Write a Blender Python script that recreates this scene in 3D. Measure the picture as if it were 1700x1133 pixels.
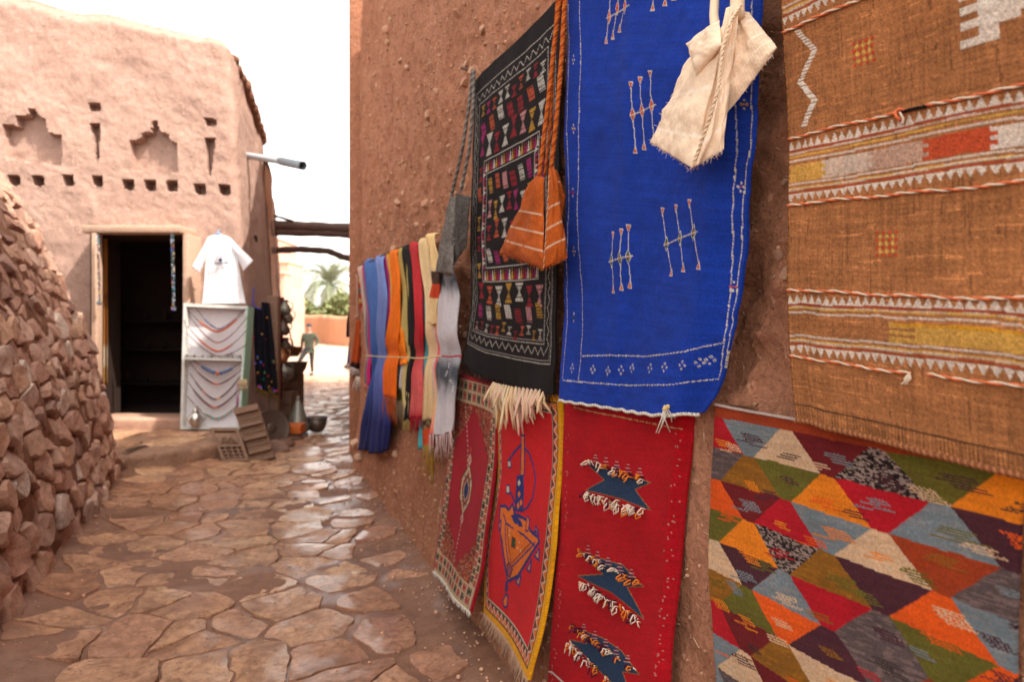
import bpy, bmesh, math, random
import numpy as np
from mathutils import Vector, Matrix
from mathutils.geometry import tessellate_polygon

random.seed(7)
RNG = np.random.default_rng(7)
for o in list(bpy.data.objects): bpy.data.objects.remove(o)
S = bpy.context.scene
COL = S.collection
PI = math.pi

# ------------------------------------------------------------------ camera, sky, sun, exposure
F, CU, CV, H = 1133.0, 850.0, 540.0, 1.55          # focal length and horizon in photo pixels, eye height
cam_d = bpy.data.cameras.new('camera'); cam = bpy.data.objects.new('camera', cam_d); COL.objects.link(cam)
cam.location = (0, 0, H); cam.rotation_euler = (PI/2, 0, 0)
cam_d.sensor_width = 36; cam_d.lens = 36*F/1700; cam_d.shift_y = -(566.5-CV)/1700
cam_d.clip_start = .02; cam_d.clip_end = 2000
cam_d.dof.use_dof = True; cam_d.dof.focus_distance = 1.85; cam_d.dof.aperture_fstop = 3.0
S.camera = cam
SUN = Vector((1.0, -.52, 1.78)).normalized()         # towards the sun: behind, to the right, high
W = bpy.data.worlds.new("World"); S.world = W; W.use_nodes = True
wt = W.node_tree; wt.nodes.clear()
sky = wt.nodes.new('ShaderNodeTexSky'); sky.sky_type = 'NISHITA'; sky.sun_disc = False
sky.sun_elevation = math.asin(SUN.z); sky.sun_rotation = math.atan2(SUN.x, SUN.y)
sky.air_density = 1.0; sky.dust_density = 3.0; sky.ozone_density = .6; sky.altitude = 300
bg = wt.nodes.new('ShaderNodeBackground'); bg.inputs['Strength'].default_value = .15
wo = wt.nodes.new('ShaderNodeOutputWorld')
hs = wt.nodes.new('ShaderNodeHueSaturation'); hs.inputs['Saturation'].default_value = .12; hs.inputs['Value'].default_value = 1.3   # thin white overcast haze over the whole sky
wb = wt.nodes.new('ShaderNodeMix'); wb.data_type = 'RGBA'; wb.blend_type = 'MULTIPLY'; wb.inputs[0].default_value = 1; wb.inputs[7].default_value = (1.02, .975, .92, 1)   # slight warm tint on the sky light, standing in for white balance
wt.links.new(sky.outputs[0], hs.inputs['Color']); wt.links.new(hs.outputs[0], wb.inputs[6]); wt.links.new(wb.outputs[2], bg.inputs[0]); wt.links.new(bg.outputs[0], wo.inputs[0])
sl = bpy.data.lights.new('sun', 'SUN'); sun = bpy.data.objects.new('sun', sl); COL.objects.link(sun)
sl.energy = 2.5; sl.angle = math.radians(.6); sl.color = (1, .93, .84)
sun.location = (6, -4, 12); sun.rotation_euler = SUN.to_track_quat('Z', 'Y').to_euler()
S.view_settings.view_transform = 'Standard'; S.view_settings.look = 'None'
S.view_settings.exposure = 1.76; S.view_settings.gamma = 1
S.render.engine = 'CYCLES'
S.cycles.max_bounces = 7; S.cycles.diffuse_bounces = 5; S.cycles.glossy_bounces = 3

# ------------------------------------------------------------------ numbers
def lin(r, g, b):
    f = lambda c: c/12.92 if c <= .04045 else ((c+.055)/1.055)**2.4
    return (f(r/255), f(g/255), f(b/255))

def _hash(i, j, k, seed):
    h = (i*374761393 + j*668265263 + k*2147483647 + seed*974634777) & 0xffffffff
    h = ((h ^ (h >> 13))*1274126177) & 0xffffffff
    h = h ^ (h >> 16)
    return (h & 0xffff)/65535.0
def vnoise(x, y, z=0., seed=0):
    x, y, z = np.broadcast_arrays(np.asarray(x, float), np.asarray(y, float), np.asarray(z, float))
    xi, yi, zi = np.floor(x).astype(np.int64), np.floor(y).astype(np.int64), np.floor(z).astype(np.int64)
    fx, fy, fz = x-xi, y-yi, z-zi
    fx, fy, fz = fx*fx*(3-2*fx), fy*fy*(3-2*fy), fz*fz*(3-2*fz)
    r = 0
    for a in (0, 1):
        for b in (0, 1):
            for c in (0, 1):
                w = (fx if a else 1-fx)*(fy if b else 1-fy)*(fz if c else 1-fz)
                r = r + w*_hash(xi+a, yi+b, zi+c, seed)
    return r*2-1
def fbm(x, y, z=0., oct=4, seed=0):
    r, a = 0, 1.
    for i in range(oct):
        r = r + a*vnoise(np.asarray(x)*2**i, np.asarray(y)*2**i, np.asarray(z)*2**i, seed+i*17)
        a *= .5
    return r
def sstep(e0, e1, x):
    t = np.clip((x-e0)/(e1-e0), 0, 1); return t*t*(3-2*t)

# a place in the photograph at depth y -> point of the world
def pix(u, v, y): return ((u-CU)/F*y, y, H-(v-CV)/F*y)
def proj(P):
    P = np.asarray(P, float); return CU+F*P[..., 0]/P[..., 1], CV+F*(H-P[..., 2])/P[..., 1]

# the right-hand mud wall runs along x = D0 - K*y; (s along it, z up, o out into the alley)
D0, K = 1.21, .39
L = math.sqrt(1+K*K)
def wp(s, z, o=0.):
    s, z, o = np.broadcast_arrays(np.asarray(s, float), np.asarray(z, float), np.asarray(o, float))
    return np.stack([D0 - K/L*s - o/L, s/L - K/L*o, z], -1)
def wsz(u, v, o=0.):
    u = np.asarray(u, float); v = np.asarray(v, float)
    y = (D0-L*o)/((u-CU)/F+K); x = (u-CU)/F*y
    return (-(x-D0)*K+y)/L, H-(v-CV)/F*y
def wpix(u, v, o=0.):
    s, z = wsz(u, v, o); return wp(s, z, o)
def wall_flare(z): return .09*np.clip(1-np.asarray(z, float)/1.25, 0, 2)**1.5

def left_x(y):      # left edge of the path
    return np.interp(y, [-10, 3.38, 6.9, 7.02, 7.8, 8.57, 11, 16, 20, 24], [2.8, -2.53, -3.94, -3.93, -3.3, -3.06, -3.64, -4.94, -6, -8])
def right_x(y):     # right edge of the path
    return np.interp(y, [-10, 7.45, 7.6, 18, 22], [5.11, -1.70, -1.72, -4.05, -4.6])
def gz(x, y):       # height of the ground
    x = np.asarray(x, float); y = np.asarray(y, float)
    z = -.19*sstep(8, 24, y) + .03*np.clip(y-24, 0, 40)
    dr = np.clip(right_x(y)-x, -.5, 9); dl = np.clip(x-left_x(y), -.5, 9)
    near = 1-sstep(7.2, 8.2, y)
    z = z + .085*np.exp(-np.abs(dr)/.22)*(1-sstep(15, 19, y)) + .07*np.exp(-np.abs(dl)/.25)*near
    return z

# ------------------------------------------------------------------ object helpers
WORLD = {}
def origin(o): return WORLD.get(o.name, Vector((0, 0, 0)))
def tag(o, label=None, cat=None, group=None, kind=None):
    if label: o['label'] = label
    if cat: o['category'] = cat
    if group: o['group'] = group
    if kind: o['kind'] = kind
    return o
def place(o, loc, parent=None):
    loc = Vector(loc)
    COL.objects.link(o); WORLD[o.name] = loc
    if parent is not None:
        o.parent = parent; o.location = loc-origin(parent)
    else: o.location = loc
    return o
def thing(name, label, cat, loc, group=None):
    o = bpy.data.objects.new(name, None); o.empty_display_size = .1
    place(o, loc); return tag(o, label, cat, group)
def raw_mesh(name, V, faces, mats, cols=None, uvs=None, smooth=True, mi=None):
    me = bpy.data.meshes.new(name)
    V = np.asarray(V, np.float32)
    if isinstance(faces, np.ndarray):
        n, k = faces.shape
        me.vertices.add(len(V)); me.vertices.foreach_set('co', V.ravel())
        me.loops.add(n*k); me.loops.foreach_set('vertex_index', faces.astype(np.int32).ravel())
        me.polygons.add(n); me.polygons.foreach_set('loop_start', np.arange(0, n*k, k, dtype=np.int32))
        me.polygons.foreach_set('loop_total', np.full(n, k, np.int32))
        me.update(calc_edges=True)
    else:
        me.from_pydata([tuple(map(float, v)) for v in V], [], faces); me.update()
    for m in (mats if isinstance(mats, (list, tuple)) else [mats]): me.materials.append(m)
    if mi is not None: me.polygons.foreach_set('material_index', np.asarray(mi, np.int32))
    if cols is not None:
        ca = me.color_attributes.new('Col', 'FLOAT_COLOR', 'POINT')
        c4 = np.ones((len(V), 4), np.float32); c4[:, :3] = np.asarray(cols, np.float32)
        ca.data.foreach_set('color', c4.ravel())
    if uvs is not None:
        ul = me.uv_layers.new(name='UVMap')
        li = np.empty(len(me.loops), np.int32); me.loops.foreach_get('vertex_index', li)
        ul.data.foreach_set('uv', np.asarray(uvs, np.float32)[li].ravel())
    if smooth: me.polygons.foreach_set('use_smooth', np.ones(len(me.polygons), bool))
    return me
def mesh_obj(name, V, faces, mats, parent=None, base=None, **kw):
    V = np.asarray(V, np.float32)
    lo, hi = V.min(0), V.max(0)
    c = np.array([(lo[0]+hi[0])/2, (lo[1]+hi[1])/2, lo[2]], np.float32) if base is None else np.asarray(base, np.float32)
    me = raw_mesh(name, V-c, faces, mats, **kw)
    return place(bpy.data.objects.new(name, me), c, parent)

def frame_of(d):
    d = Vector(d).normalized(); up = Vector((0, 0, 1)) if abs(d.z) < .9 else Vector((1, 0, 0))
    a = d.cross(up).normalized(); return a, d.cross(a).normalized()
class MB:
    def __init__(s): s.v, s.f, s.c, s.any = [], [], [], False
    def add(s, V, Fs, col=None):
        n = len(s.v); s.v += [tuple(map(float, p)) for p in V]; s.f += [tuple(int(i)+n for i in f) for f in Fs]
        if col is not None: s.any = True
        s.c += [col if col is not None else (.5, .5, .5)]*len(V); return s
    def box(s, lo, hi, col=None, bev=0.):
        x0, y0, z0 = lo; x1, y1, z1 = hi
        if bev <= 0:
            V = [(x0,y0,z0),(x1,y0,z0),(x1,y1,z0),(x0,y1,z0),(x0,y0,z1),(x1,y0,z1),(x1,y1,z1),(x0,y1,z1)]
            return s.add(V, [(0,3,2,1),(4,5,6,7),(0,1,5,4),(1,2,6,5),(2,3,7,6),(3,0,4,7)], col)
        bm = bmesh.new(); bmesh.ops.create_cube(bm, size=1)
        for v in bm.verts: v.co = Vector(((x0+x1)/2+v.co.x*(x1-x0), (y0+y1)/2+v.co.y*(y1-y0), (z0+z1)/2+v.co.z*(z1-z0)))
        bmesh.ops.bevel(bm, geom=bm.edges[:], offset=bev, segments=2, affect='EDGES', profile=.5)
        bm.verts.index_update(); V = [v.co.copy() for v in bm.verts]; Fs = [[v.index for v in f.verts] for f in bm.faces]
        bm.free(); return s.add(V, Fs, col)
    def tube(s, pts, r, n=6, col=None, cap=True, twist=0.):
        pts = [Vector(p) for p in pts]; m = len(pts)
        rr = r if isinstance(r, (list, tuple)) else [r]*m
        V, Fs = [], []; a0 = None
        for i, p in enumerate(pts):
            d = pts[min(i+1, m-1)]-pts[max(i-1, 0)]
            if d.length < 1e-9: d = Vector((0, 0, 1))
            if a0 is None: a, b = frame_of(d)
            else:
                d.normalize(); a = (a0-d*a0.dot(d))
                a = a.normalized() if a.length > 1e-6 else frame_of(d)[0]
                b = d.cross(a)
            a0 = a
            for k in range(n):
                t = 2*PI*k/n+twist*i; V.append(p+(a*math.cos(t)+b*math.sin(t))*rr[i])
        for i in range(m-1):
            for k in range(n):
                k2 = (k+1) % n; Fs.append((i*n+k, i*n+k2, (i+1)*n+k2, (i+1)*n+k))
        if cap: Fs.append(tuple(range(n))[::-1]); Fs.append(tuple((m-1)*n+k for k in range(n)))
        return s.add(V, Fs, col)
    def ball(s, c, r, n=8, m=5, col=None, sc=(1, 1, 1)):
        V, Fs = [], []
        for i in range(m+1):
            t = PI*i/m
            for k in range(n):
                p = 2*PI*k/n
                V.append((c[0]+r*sc[0]*math.sin(t)*math.cos(p), c[1]+r*sc[1]*math.sin(t)*math.sin(p), c[2]+r*sc[2]*math.cos(t)))
        for i in range(m):
            for k in range(n):
                k2 = (k+1) % n; Fs.append((i*n+k, (i+1)*n+k, (i+1)*n+k2, i*n+k2))
        return s.add(V, Fs, col)
    def lathe(s, c, prof, n=20, col=None, ax=None):
        # prof: (radius, height) pairs; ax optional axis direction
        ax = Vector(ax).normalized() if ax is not None else Vector((0, 0, 1))
        a, b = (Vector((1, 0, 0)), Vector((0, 1, 0))) if ax.z > .999 else frame_of(ax)
        V, Fs = [], []; c = Vector(c)
        for r, h in prof:
            for k in range(n):
                t = 2*PI*k/n; V.append(c+ax*h+(a*math.cos(t)+b*math.sin(t))*max(r, 1e-4))
        for i in range(len(prof)-1):
            for k in range(n):
                k2 = (k+1) % n; Fs.append((i*n+k, i*n+k2, (i+1)*n+k2, (i+1)*n+k))
        return s.add(V, Fs, col)
    def slab(s, pts, th, col=None):
        # closed outline in 3-D pushed along vector th
        pts = [Vector(p) for p in pts]; th = Vector(th); n = len(pts)
        V = pts+[p+th for p in pts]
        tri = tessellate_polygon([pts])
        Fs = [tuple(t) for t in tri]+[tuple(i+n for i in t[::-1]) for t in tri]
        Fs += [(i, (i+1) % n, (i+1) % n+n, i+n) for i in range(n)]
        return s.add(V, Fs, col)
    def build(s, name, mat, parent=None, smooth=True, base=None, auto=None):
        o = mesh_obj(name, s.v, s.f, mat, parent, base, cols=s.c if s.any else None, smooth=smooth)
        bm = bmesh.new(); bm.from_mesh(o.data); bmesh.ops.recalc_face_normals(bm, faces=bm.faces[:])
        if auto is not None:
            for e in bm.edges:
                if len(e.link_faces) == 2 and e.calc_face_angle(0) > auto: e.smooth = False
        bm.to_mesh(o.data); bm.free(); return o
def grid_faces(ny, nx, off=0):
    i = np.arange(ny-1)[:, None]*nx+np.arange(nx-1)[None]
    return np.stack([i, i+nx, i+nx+1, i+1], -1).reshape(-1, 4)+off

# ------------------------------------------------------------------ materials
class NT:
    def __init__(s, name):
        s.m = bpy.data.materials.new(name); s.m.use_nodes = True; s.t = s.m.node_tree; s.t.nodes.clear()
        s.out = s.t.nodes.new('ShaderNodeOutputMaterial'); s.b = s.t.nodes.new('ShaderNodeBsdfPrincipled')
        s.t.links.new(s.b.outputs[0], s.out.inputs[0])
    def n(s, typ, **kw):
        nd = s.t.nodes.new('ShaderNode'+typ)
        for k, v in kw.items():
            if hasattr(nd, k) and not isinstance(v, tuple): setattr(nd, k, v)
        return nd
    def l(s, a, b): s.t.links.new(a, b)
    def inp(s, k, v):
        if hasattr(v, 'links') or hasattr(v, 'is_linked'): s.l(v, s.b.inputs[k])
        else: s.b.inputs[k].default_value = v
    def noise(s, vec, scale, detail=4, rough=.6, dist=0.):
        nd = s.n('TexNoise'); nd.inputs['Scale'].default_value = scale; nd.inputs['Detail'].default_value = detail
        nd.inputs['Roughness'].default_value = rough; nd.inputs['Distortion'].default_value = dist
        if vec is not None: s.l(vec, nd.inputs['Vector'])
        return nd.outputs[0]
    def ramp(s, fac, stops, interp='LINEAR'):
        nd = s.n('ValToRGB'); cr = nd.color_ramp; cr.interpolation = interp
        while len(cr.elements) > 1: cr.elements.remove(cr.elements[-1])
        for i, (p, c) in enumerate(stops):
            e = cr.elements[0] if i == 0 else cr.elements.new(p)
            e.position = p; e.color = (*c, 1) if isinstance(c, tuple) else (c, c, c, 1)
        s.l(fac, nd.inputs[0]); return nd.outputs[0]
    def mix(s, fac, a, b, mode='MIX'):
        nd = s.n('Mix'); nd.data_type = 'RGBA'; nd.blend_type = mode
        for k, v in ((0, fac), (6, a), (7, b)):
            if hasattr(v, 'is_linked'): s.l(v, nd.inputs[k])
            elif isinstance(v, tuple): nd.inputs[k].default_value = (*v[:3], 1)
            else: nd.inputs[k].default_value = v if k == 0 else (v, v, v, 1)
        return nd.outputs[2]
    def math(s, op, a, b=0.):
        nd = s.n('Math'); nd.operation = op
        for k, v in ((0, a), (1, b)):
            if hasattr(v, 'is_linked'): s.l(v, nd.inputs[k])
            else: nd.inputs[k].default_value = v
        return nd.outputs[0]
    def bump(s, h, strength=.5, dist=.01, prev=None):
        nd = s.n('Bump'); nd.inputs['Strength'].default_value = strength; nd.inputs['Distance'].default_value = dist
        s.l(h, nd.inputs['Height'])
        if prev is not None: s.l(prev, nd.inputs['Normal'])
        s.l(nd.outputs[0], s.b.inputs['Normal']); return nd.outputs[0]
    def obj(s, rnd=False):
        tc = s.n('TexCoord')
        if not rnd: return tc.outputs['Object']
        oi = s.n('ObjectInfo'); va = s.n('VectorMath'); va.operation = 'MULTIPLY_ADD'
        s.l(tc.outputs['Object'], va.inputs[0]); va.inputs[1].default_value = (1, 1, 1)
        sc = s.n('VectorMath'); sc.operation = 'SCALE'; sc.inputs['Scale'].default_value = 37.
        cx = s.n('CombineXYZ')
        for i in range(3): s.l(oi.outputs['Random'], cx.inputs[i])
        s.l(cx.outputs[0], sc.inputs[0]); s.l(sc.outputs[0], va.inputs[2]); return va.outputs[0]

def adobe(name, a, b, c, grit=1., bump=1., rough=.95):
    m = NT(name); v = m.obj()
    big = m.noise(v, 1.3, 5, .6); mid = m.noise(v, 9, 6, .65); fine = m.noise(v, 70, 5, .7); gr = m.noise(v, 26, 3, .5)
    col = m.ramp(big, [(.3, a), (.52, b), (.72, c)])
    col = m.mix(.55, col, m.ramp(mid, [(.3, tuple(x*.72 for x in b)), (.7, tuple(min(1, x*1.2) for x in b))]), 'MIX')
    col = m.mix(.35*grit, col, m.ramp(fine, [(.3, (.35, .35, .35)), (.6, (1, 1, 1)), (.8, (1.5, 1.4, 1.3))]), 'MULTIPLY')
    pit = m.noise(v, 34, 4, .75, 1.5); col = m.mix(.75*min(1, grit), col, m.ramp(pit, [(.34, (.38, .34, .32)), (.42, (1, 1, 1)), (.62, (1, 1, 1)), (.72, (1.35, 1.3, 1.25))]), 'MULTIPLY')  # pits darkened in colour as well, painting in the relief's shade
    sp = m.ramp(gr, [(.66, 0.), (.71, 1.)])
    col = m.mix(m.math('MULTIPLY', sp, .35*grit), col, tuple(min(1, x*1.5+.05) for x in c))
    m.inp('Base Color', col); m.inp('Roughness', rough); m.b.inputs['Specular IOR Level'].default_value = .2
    n1 = m.bump(mid, .55*bump, .03); n2 = m.bump(gr, .4*bump, .012, n1); n2 = m.bump(pit, .45*bump, .012, n2); m.bump(fine, .45*bump, .006, n2)
    return m.m
M_WALL = adobe('red_mud_plaster', (.35, .143, .076), (.46, .20, .112), (.54, .27, .165), 1.3, 2.0)
M_HOUSE = adobe('pale_mud_plaster', (.34, .215, .165), (.395, .255, .20), (.46, .31, .245), 1.0, .8)
M_HOUSE2 = adobe('pink_mud_plaster', (.40, .23, .16), (.46, .27, .19), (.50, .31, .22), .7, .9)
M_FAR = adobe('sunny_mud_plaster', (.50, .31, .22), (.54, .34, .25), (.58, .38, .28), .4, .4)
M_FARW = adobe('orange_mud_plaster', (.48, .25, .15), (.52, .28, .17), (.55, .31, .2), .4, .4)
M_CORE = adobe('mud_mortar', (.20, .095, .055), (.27, .13, .078), (.33, .17, .105), 1.4, 2.4)
M_DARKIN = adobe('shade_dark_plaster', (.02, .011, .008), (.026, .014, .01), (.03, .017, .012), .5, .5)  # near-black colour stands in for the shade inside room and window

def mud_mat():
    m = NT('wet_mud'); v = m.obj()
    a = m.noise(v, 1.6, 5, .6); b = m.noise(v, 14, 6, .7); c = m.noise(v, 90, 4, .7); w = m.noise(v, 2.3, 3, .5, .4)
    col = m.ramp(a, [(.3, (.17, .078, .046)), (.55, (.24, .115, .068)), (.75, (.31, .16, .098))])
    col = m.mix(.6, col, m.ramp(b, [(.3, (.45, .42, .4)), (.65, (1.1, 1.1, 1.1))]), 'MULTIPLY')
    col = m.mix(.4, col, m.ramp(c, [(.3, (.5, .5, .5)), (.7, (1.3, 1.25, 1.2))]), 'MULTIPLY')
    dy = m.n('SeparateXYZ'); m.l(v, dy.inputs[0])
    far = m.n('MapRange'); far.inputs[1].default_value = 19; far.inputs[2].default_value = 25
    m.l(dy.outputs[1], far.inputs[0])
    col = m.mix(far.outputs[0], col, (.46, .31, .22))
    m.inp('Base Color', col)
    wet = m.ramp(w, [(.42, .7), (.58, .32)])
    m.inp('Roughness', m.mix(far.outputs[0], wet, .95)); m.b.inputs['Specular IOR Level'].default_value = .42; m.b.inputs['Coat Roughness'].default_value = .16; m.inp('Coat Weight', m.math('MULTIPLY', m.ramp(w, [(.48, 0.), (.60, .5)]), m.math('SUBTRACT', 1., far.outputs[0])))
    n1 = m.bump(b, .5, .02); m.bump(c, .35, .006, n1)
    return m.m
M_MUD = mud_mat()
def flag_mat():
    m = NT('worn_flagstone'); v = m.obj(True); oi = m.n('ObjectInfo')
    a = m.noise(v, 3.2, 5, .6, .8); b = m.noise(v, 24, 6, .7, .5); c = m.noise(v, 120, 4, .7); w = m.noise(v, 5, 4, .6)
    base = m.ramp(oi.outputs['Random'], [(0, (.40, .185, .10)), (.25, (.52, .29, .16)), (.5, (.46, .235, .14)), (.75, (.58, .35, .20)), (1, (.43, .205, .125))])
    col = m.mix(.75, base, m.ramp(a, [(.3, (.58, .5, .46)), (.5, (1, .98, .95)), (.7, (1.25, 1.3, 1.3))]), 'MULTIPLY')
    col = m.mix(.8, col, m.ramp(b, [(.32, (.5, .42, .36)), (.5, (1, 1, 1)), (.66, (1.25, 1.2, 1.1))]), 'MULTIPLY')
    st = m.noise(v, 9, 8, .75, 2.5); col = m.mix(.7, col, m.ramp(st, [(.42, (.62, .52, .45)), (.47, (1, 1, 1)), (.56, (1.05, 1.05, 1.05)), (.60, (1.35, 1.3, 1.25))]), 'MULTIPLY')
    mud = m.ramp(m.noise(v, 4.5, 5, .65, .6), [(.5, 0.), (.66, 1.)])
    col = m.mix(m.math('MULTIPLY', mud, .7), col, (.27, .125, .072))
    m.inp('Base Color', col)
    m.inp('Roughness', m.ramp(w, [(.35, .22), (.5, .36), (.68, .65)])); m.b.inputs['Specular IOR Level'].default_value = .5; m.b.inputs['Coat Roughness'].default_value = .13; m.inp('Coat Weight', m.ramp(m.noise(v, 2.6, 4, .6), [(.44, .75), (.58, .05)]))
    n1 = m.bump(a, .9, .03); n1 = m.bump(st, .9, .02, n1); n2 = m.bump(b, .9, .010, n1); m.bump(c, .3, .002, n2)
    return m.m
M_FLAG = flag_mat()
def sharpen(me, ang=.5):
    bm = bmesh.new(); bm.from_mesh(me)
    for e in bm.edges:
        if len(e.link_faces) == 2 and e.calc_face_angle(0) > ang: e.smooth = False
    bm.to_mesh(me); bm.free(); return me
def rock_mat(name, stops, wet=.9, k=1.):
    m = NT(name); v = m.obj(True); oi = m.n('ObjectInfo')
    a = m.noise(v, 7, 5, .65, .6); b = m.noise(v, 38, 6, .75); c = m.noise(v, 150, 3, .7)
    base = m.ramp(oi.outputs['Random'], stops)
    col = m.mix(.8, base, m.ramp(a, [(.28, (.55, .48, .45)), (.5, (1, 1, 1)), (.72, (1.35, 1.3, 1.25))]), 'MULTIPLY')
    col = m.mix(.6, col, m.ramp(b, [(.3, (.5, .47, .45)), (.62, (1.15, 1.15, 1.15))]), 'MULTIPLY')
    m.inp('Base Color', col); m.inp('Roughness', wet); m.b.inputs['Specular IOR Level'].default_value = .3
    n1 = m.bump(a, 1, .035*k); n2 = m.bump(b, 1, .016*k, n1); m.bump(c, .6, .004*k, n2)
    return m.m
M_ROCK = rock_mat('rubble_stone', [(0, (.36, .18, .12)), (.15, (.54, .33, .24)), (.3, (.42, .23, .16)), (.45, (.62, .42, .32)), (.6, (.30, .17, .13)), (.75, (.56, .34, .22)), (.88, (.48, .27, .19)), (.95, (.62, .48, .39)), (1, (.64, .53, .45))])
M_PEB = rock_mat('embedded_pebble', [(0, (.48, .24, .14)), (.5, (.60, .38, .25)), (1, (.52, .27, .17))], .9, .12)

def fabric(name, weave=700., bump=.5, fuzz=.25, rough=.95, cross=1., col=None, shade=.35):
    """cloth whose colour comes from the dyed threads stored on the mesh; u, v are metres on the cloth"""
    m = NT(name)
    if col is None:
        at = m.n('Attribute'); at.attribute_name = 'Col'; c = at.outputs['Color']
    else: c = None
    tc = m.n('TexCoord'); uv = tc.outputs['UV'] if weave else tc.outputs['Object']
    fz = m.noise(tc.outputs['Object'], 160, 3, .7); big = m.noise(tc.outputs['Object'], 7, 4, .6)
    c0 = c if c is not None else col
    cc = m.mix(shade, c0, m.ramp(fz, [(.25, (.35, .35, .35)), (.5, (1, 1, 1)), (.75, (1.6, 1.6, 1.6))]), 'MULTIPLY')
    cc = m.mix(.35, cc, m.ramp(big, [(.3, (.6, .6, .6)), (.7, (1.25, 1.25, 1.25))]), 'MULTIPLY')
    m.inp('Roughness', rough); m.b.inputs['Specular IOR Level'].default_value = .12
    m.b.inputs['Sheen Weight'].default_value = fuzz*.1; m.b.inputs['Sheen Roughness'].default_value = .5
    prev = m.bump(fz, .35*bump, .003); prev = m.bump(big, .3, .02, prev)
    if weave:
        w1 = m.n('TexWave'); w1.wave_type = 'BANDS'; w1.bands_direction = 'Y'
        w2 = m.n('TexWave'); w2.wave_type = 'BANDS'; w2.bands_direction = 'X'
        for w, sc in ((w1, weave), (w2, weave*cross)):
            m.l(uv, w.inputs['Vector']); w.inputs['Scale'].default_value = sc*.314; w.inputs['Distortion'].default_value = 1.2
            w.inputs['Detail'].default_value = 2; w.inputs['Detail Scale'].default_value = 3
        h = m.math('MULTIPLY', w1.outputs[1], w2.outputs[1])
        cc = m.mix(shade, cc, m.ramp(h, [(0., (.6, .6, .6)), (.6, (1.2, 1.2, 1.2))]), 'MULTIPLY')
        m.bump(h, bump, .0022, prev)
    m.inp('Base Color', cc)
    return m.m
M_WOOL = fabric('wool_weave', 620, .6)
M_COARSE = fabric('coarse_flat_weave', 380, .85, shade=.42)
M_PILE = fabric('knotted_pile', 520, .6, .5)
M_SCARF = fabric('light_cotton', 0, .3, .2, .85, shade=.12)
M_BAGWOOL = fabric('felted_cream_wool', 420, .35, .6, .95, shade=.12)
M_YARN = fabric('twisted_yarn', 0, .8, .3, shade=.3)
def plain(name, col, rough=.6, metal=0., nscale=20., var=.3, bump=.2, spec=.4):
    m = NT(name); v = m.obj(); a = m.noise(v, nscale, 5, .65)
    m.inp('Base Color', m.mix(var, col, m.ramp(a, [(.3, (.4, .4, .4)), (.65, (1.25, 1.25, 1.25))]), 'MULTIPLY'))
    m.inp('Roughness', rough); m.b.inputs['Metallic'].default_value = metal; m.b.inputs['Specular IOR Level'].default_value = spec
    m.bump(a, bump, .01); return m.m
def vcol(name, rough=.4, metal=0., var=.2, spec=.5):
    m = NT(name); at = m.n('Attribute'); at.attribute_name = 'Col'; a = m.noise(m.obj(), 40, 4, .6)
    m.inp('Base Color', m.mix(var, at.outputs['Color'], m.ramp(a, [(.3, (.5, .5, .5)), (.65, (1.2, 1.2, 1.2))]), 'MULTIPLY'))
    m.inp('Roughness', rough); m.b.inputs['Metallic'].default_value = metal; m.b.inputs['Specular IOR Level'].default_value = spec
    return m.m
def wood(name, a, b, rough=.75):
    m = NT(name); tc = m.n('TexCoord'); mp = m.n('Mapping'); m.l(tc.outputs['Object'], mp.inputs[0]); mp.inputs['Scale'].default_value = (3, 18, 18)
    n1 = m.noise(mp.outputs[0], 3, 6, .7, 1.2); n2 = m.noise(tc.outputs['Object'], 30, 4, .6)
    m.inp('Base Color', m.mix(.4, m.ramp(n1, [(.3, a), (.7, b)]), m.ramp(n2, [(.3, (.5, .5, .5)), (.7, (1.2, 1.2, 1.2))]), 'MULTIPLY'))
    m.inp('Roughness', rough); m.bump(n1, .5, .008); return m.m
M_BEAM = wood('weathered_beam', (.09, .05, .035), (.17, .10, .075))
M_CARVED = wood('carved_brown_wood', (.13, .065, .035), (.24, .13, .075))
M_FRAMEW = wood('pinkish_door_wood', (.40, .25, .17), (.52, .35, .25))
M_POST = wood('brown_post_wood', (.12, .06, .035), (.2, .11, .065))
M_MINT = plain('mint_paint', (.30, .52, .40), .55)
M_WHITEP = plain('white_painted_board', (.66, .62, .64), .6, var=.12)
M_SILVER = plain('dull_silver', (.50, .47, .42), .3, .85)
M_DMETAL = plain('dark_old_metal', (.13, .10, .08), .45, .7)
M_COPPER = plain('old_copper', (.36, .16, .08), .4, .8)
M_PEWTER = plain('pewter_green', (.24, .23, .19), .45, .6)
M_PIPE = plain('grey_drain_pipe', (.42, .46, .49), .45, .0, var=.15)
M_BEAD = vcol('glass_beads', .15, spec=.8)
M_PAINTED = vcol('painted_things', .6)
M_SHIRT = fabric('white_cotton_jersey', 0, .3, .1, .9, col=(.8, .8, .82), shade=.06)
M_SKIN = plain('skin', (.35, .2, .14), .5, var=.1)
# ================================================================== GROUND
def build_ground():
    ys = np.concatenate([np.linspace(-30, 1.5, 22)[:-1], np.arange(1.5, 9, .045), np.arange(9, 21, .1), np.linspace(21, 70, 60), np.linspace(75, 420, 18)])
    xs = np.concatenate([np.linspace(-400, -12, 14)[:-1], np.linspace(-12, -4.6, 40)[:-1], np.arange(-4.6, 1.4, .045), np.linspace(1.4, 12, 20), np.linspace(30, 400, 8)])
    X, Y = np.meshgrid(xs, ys); Z = gz(X, Y)
    fine = (1-sstep(19, 23, Y))
    Z = Z + fine*(.011*fbm(X*2.2, Y*2.2, 0, 3, 5) + .006*fbm(X*11, Y*11, 0, 3, 9))
    V = np.stack([X, Y, Z], -1).reshape(-1, 3)
    g = mesh_obj('ground', V, grid_faces(*X.shape)[:, ::-1], M_MUD, base=(0, 0, 0)); tag(g, kind='structure')
    return g
GROUND = build_ground()

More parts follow.
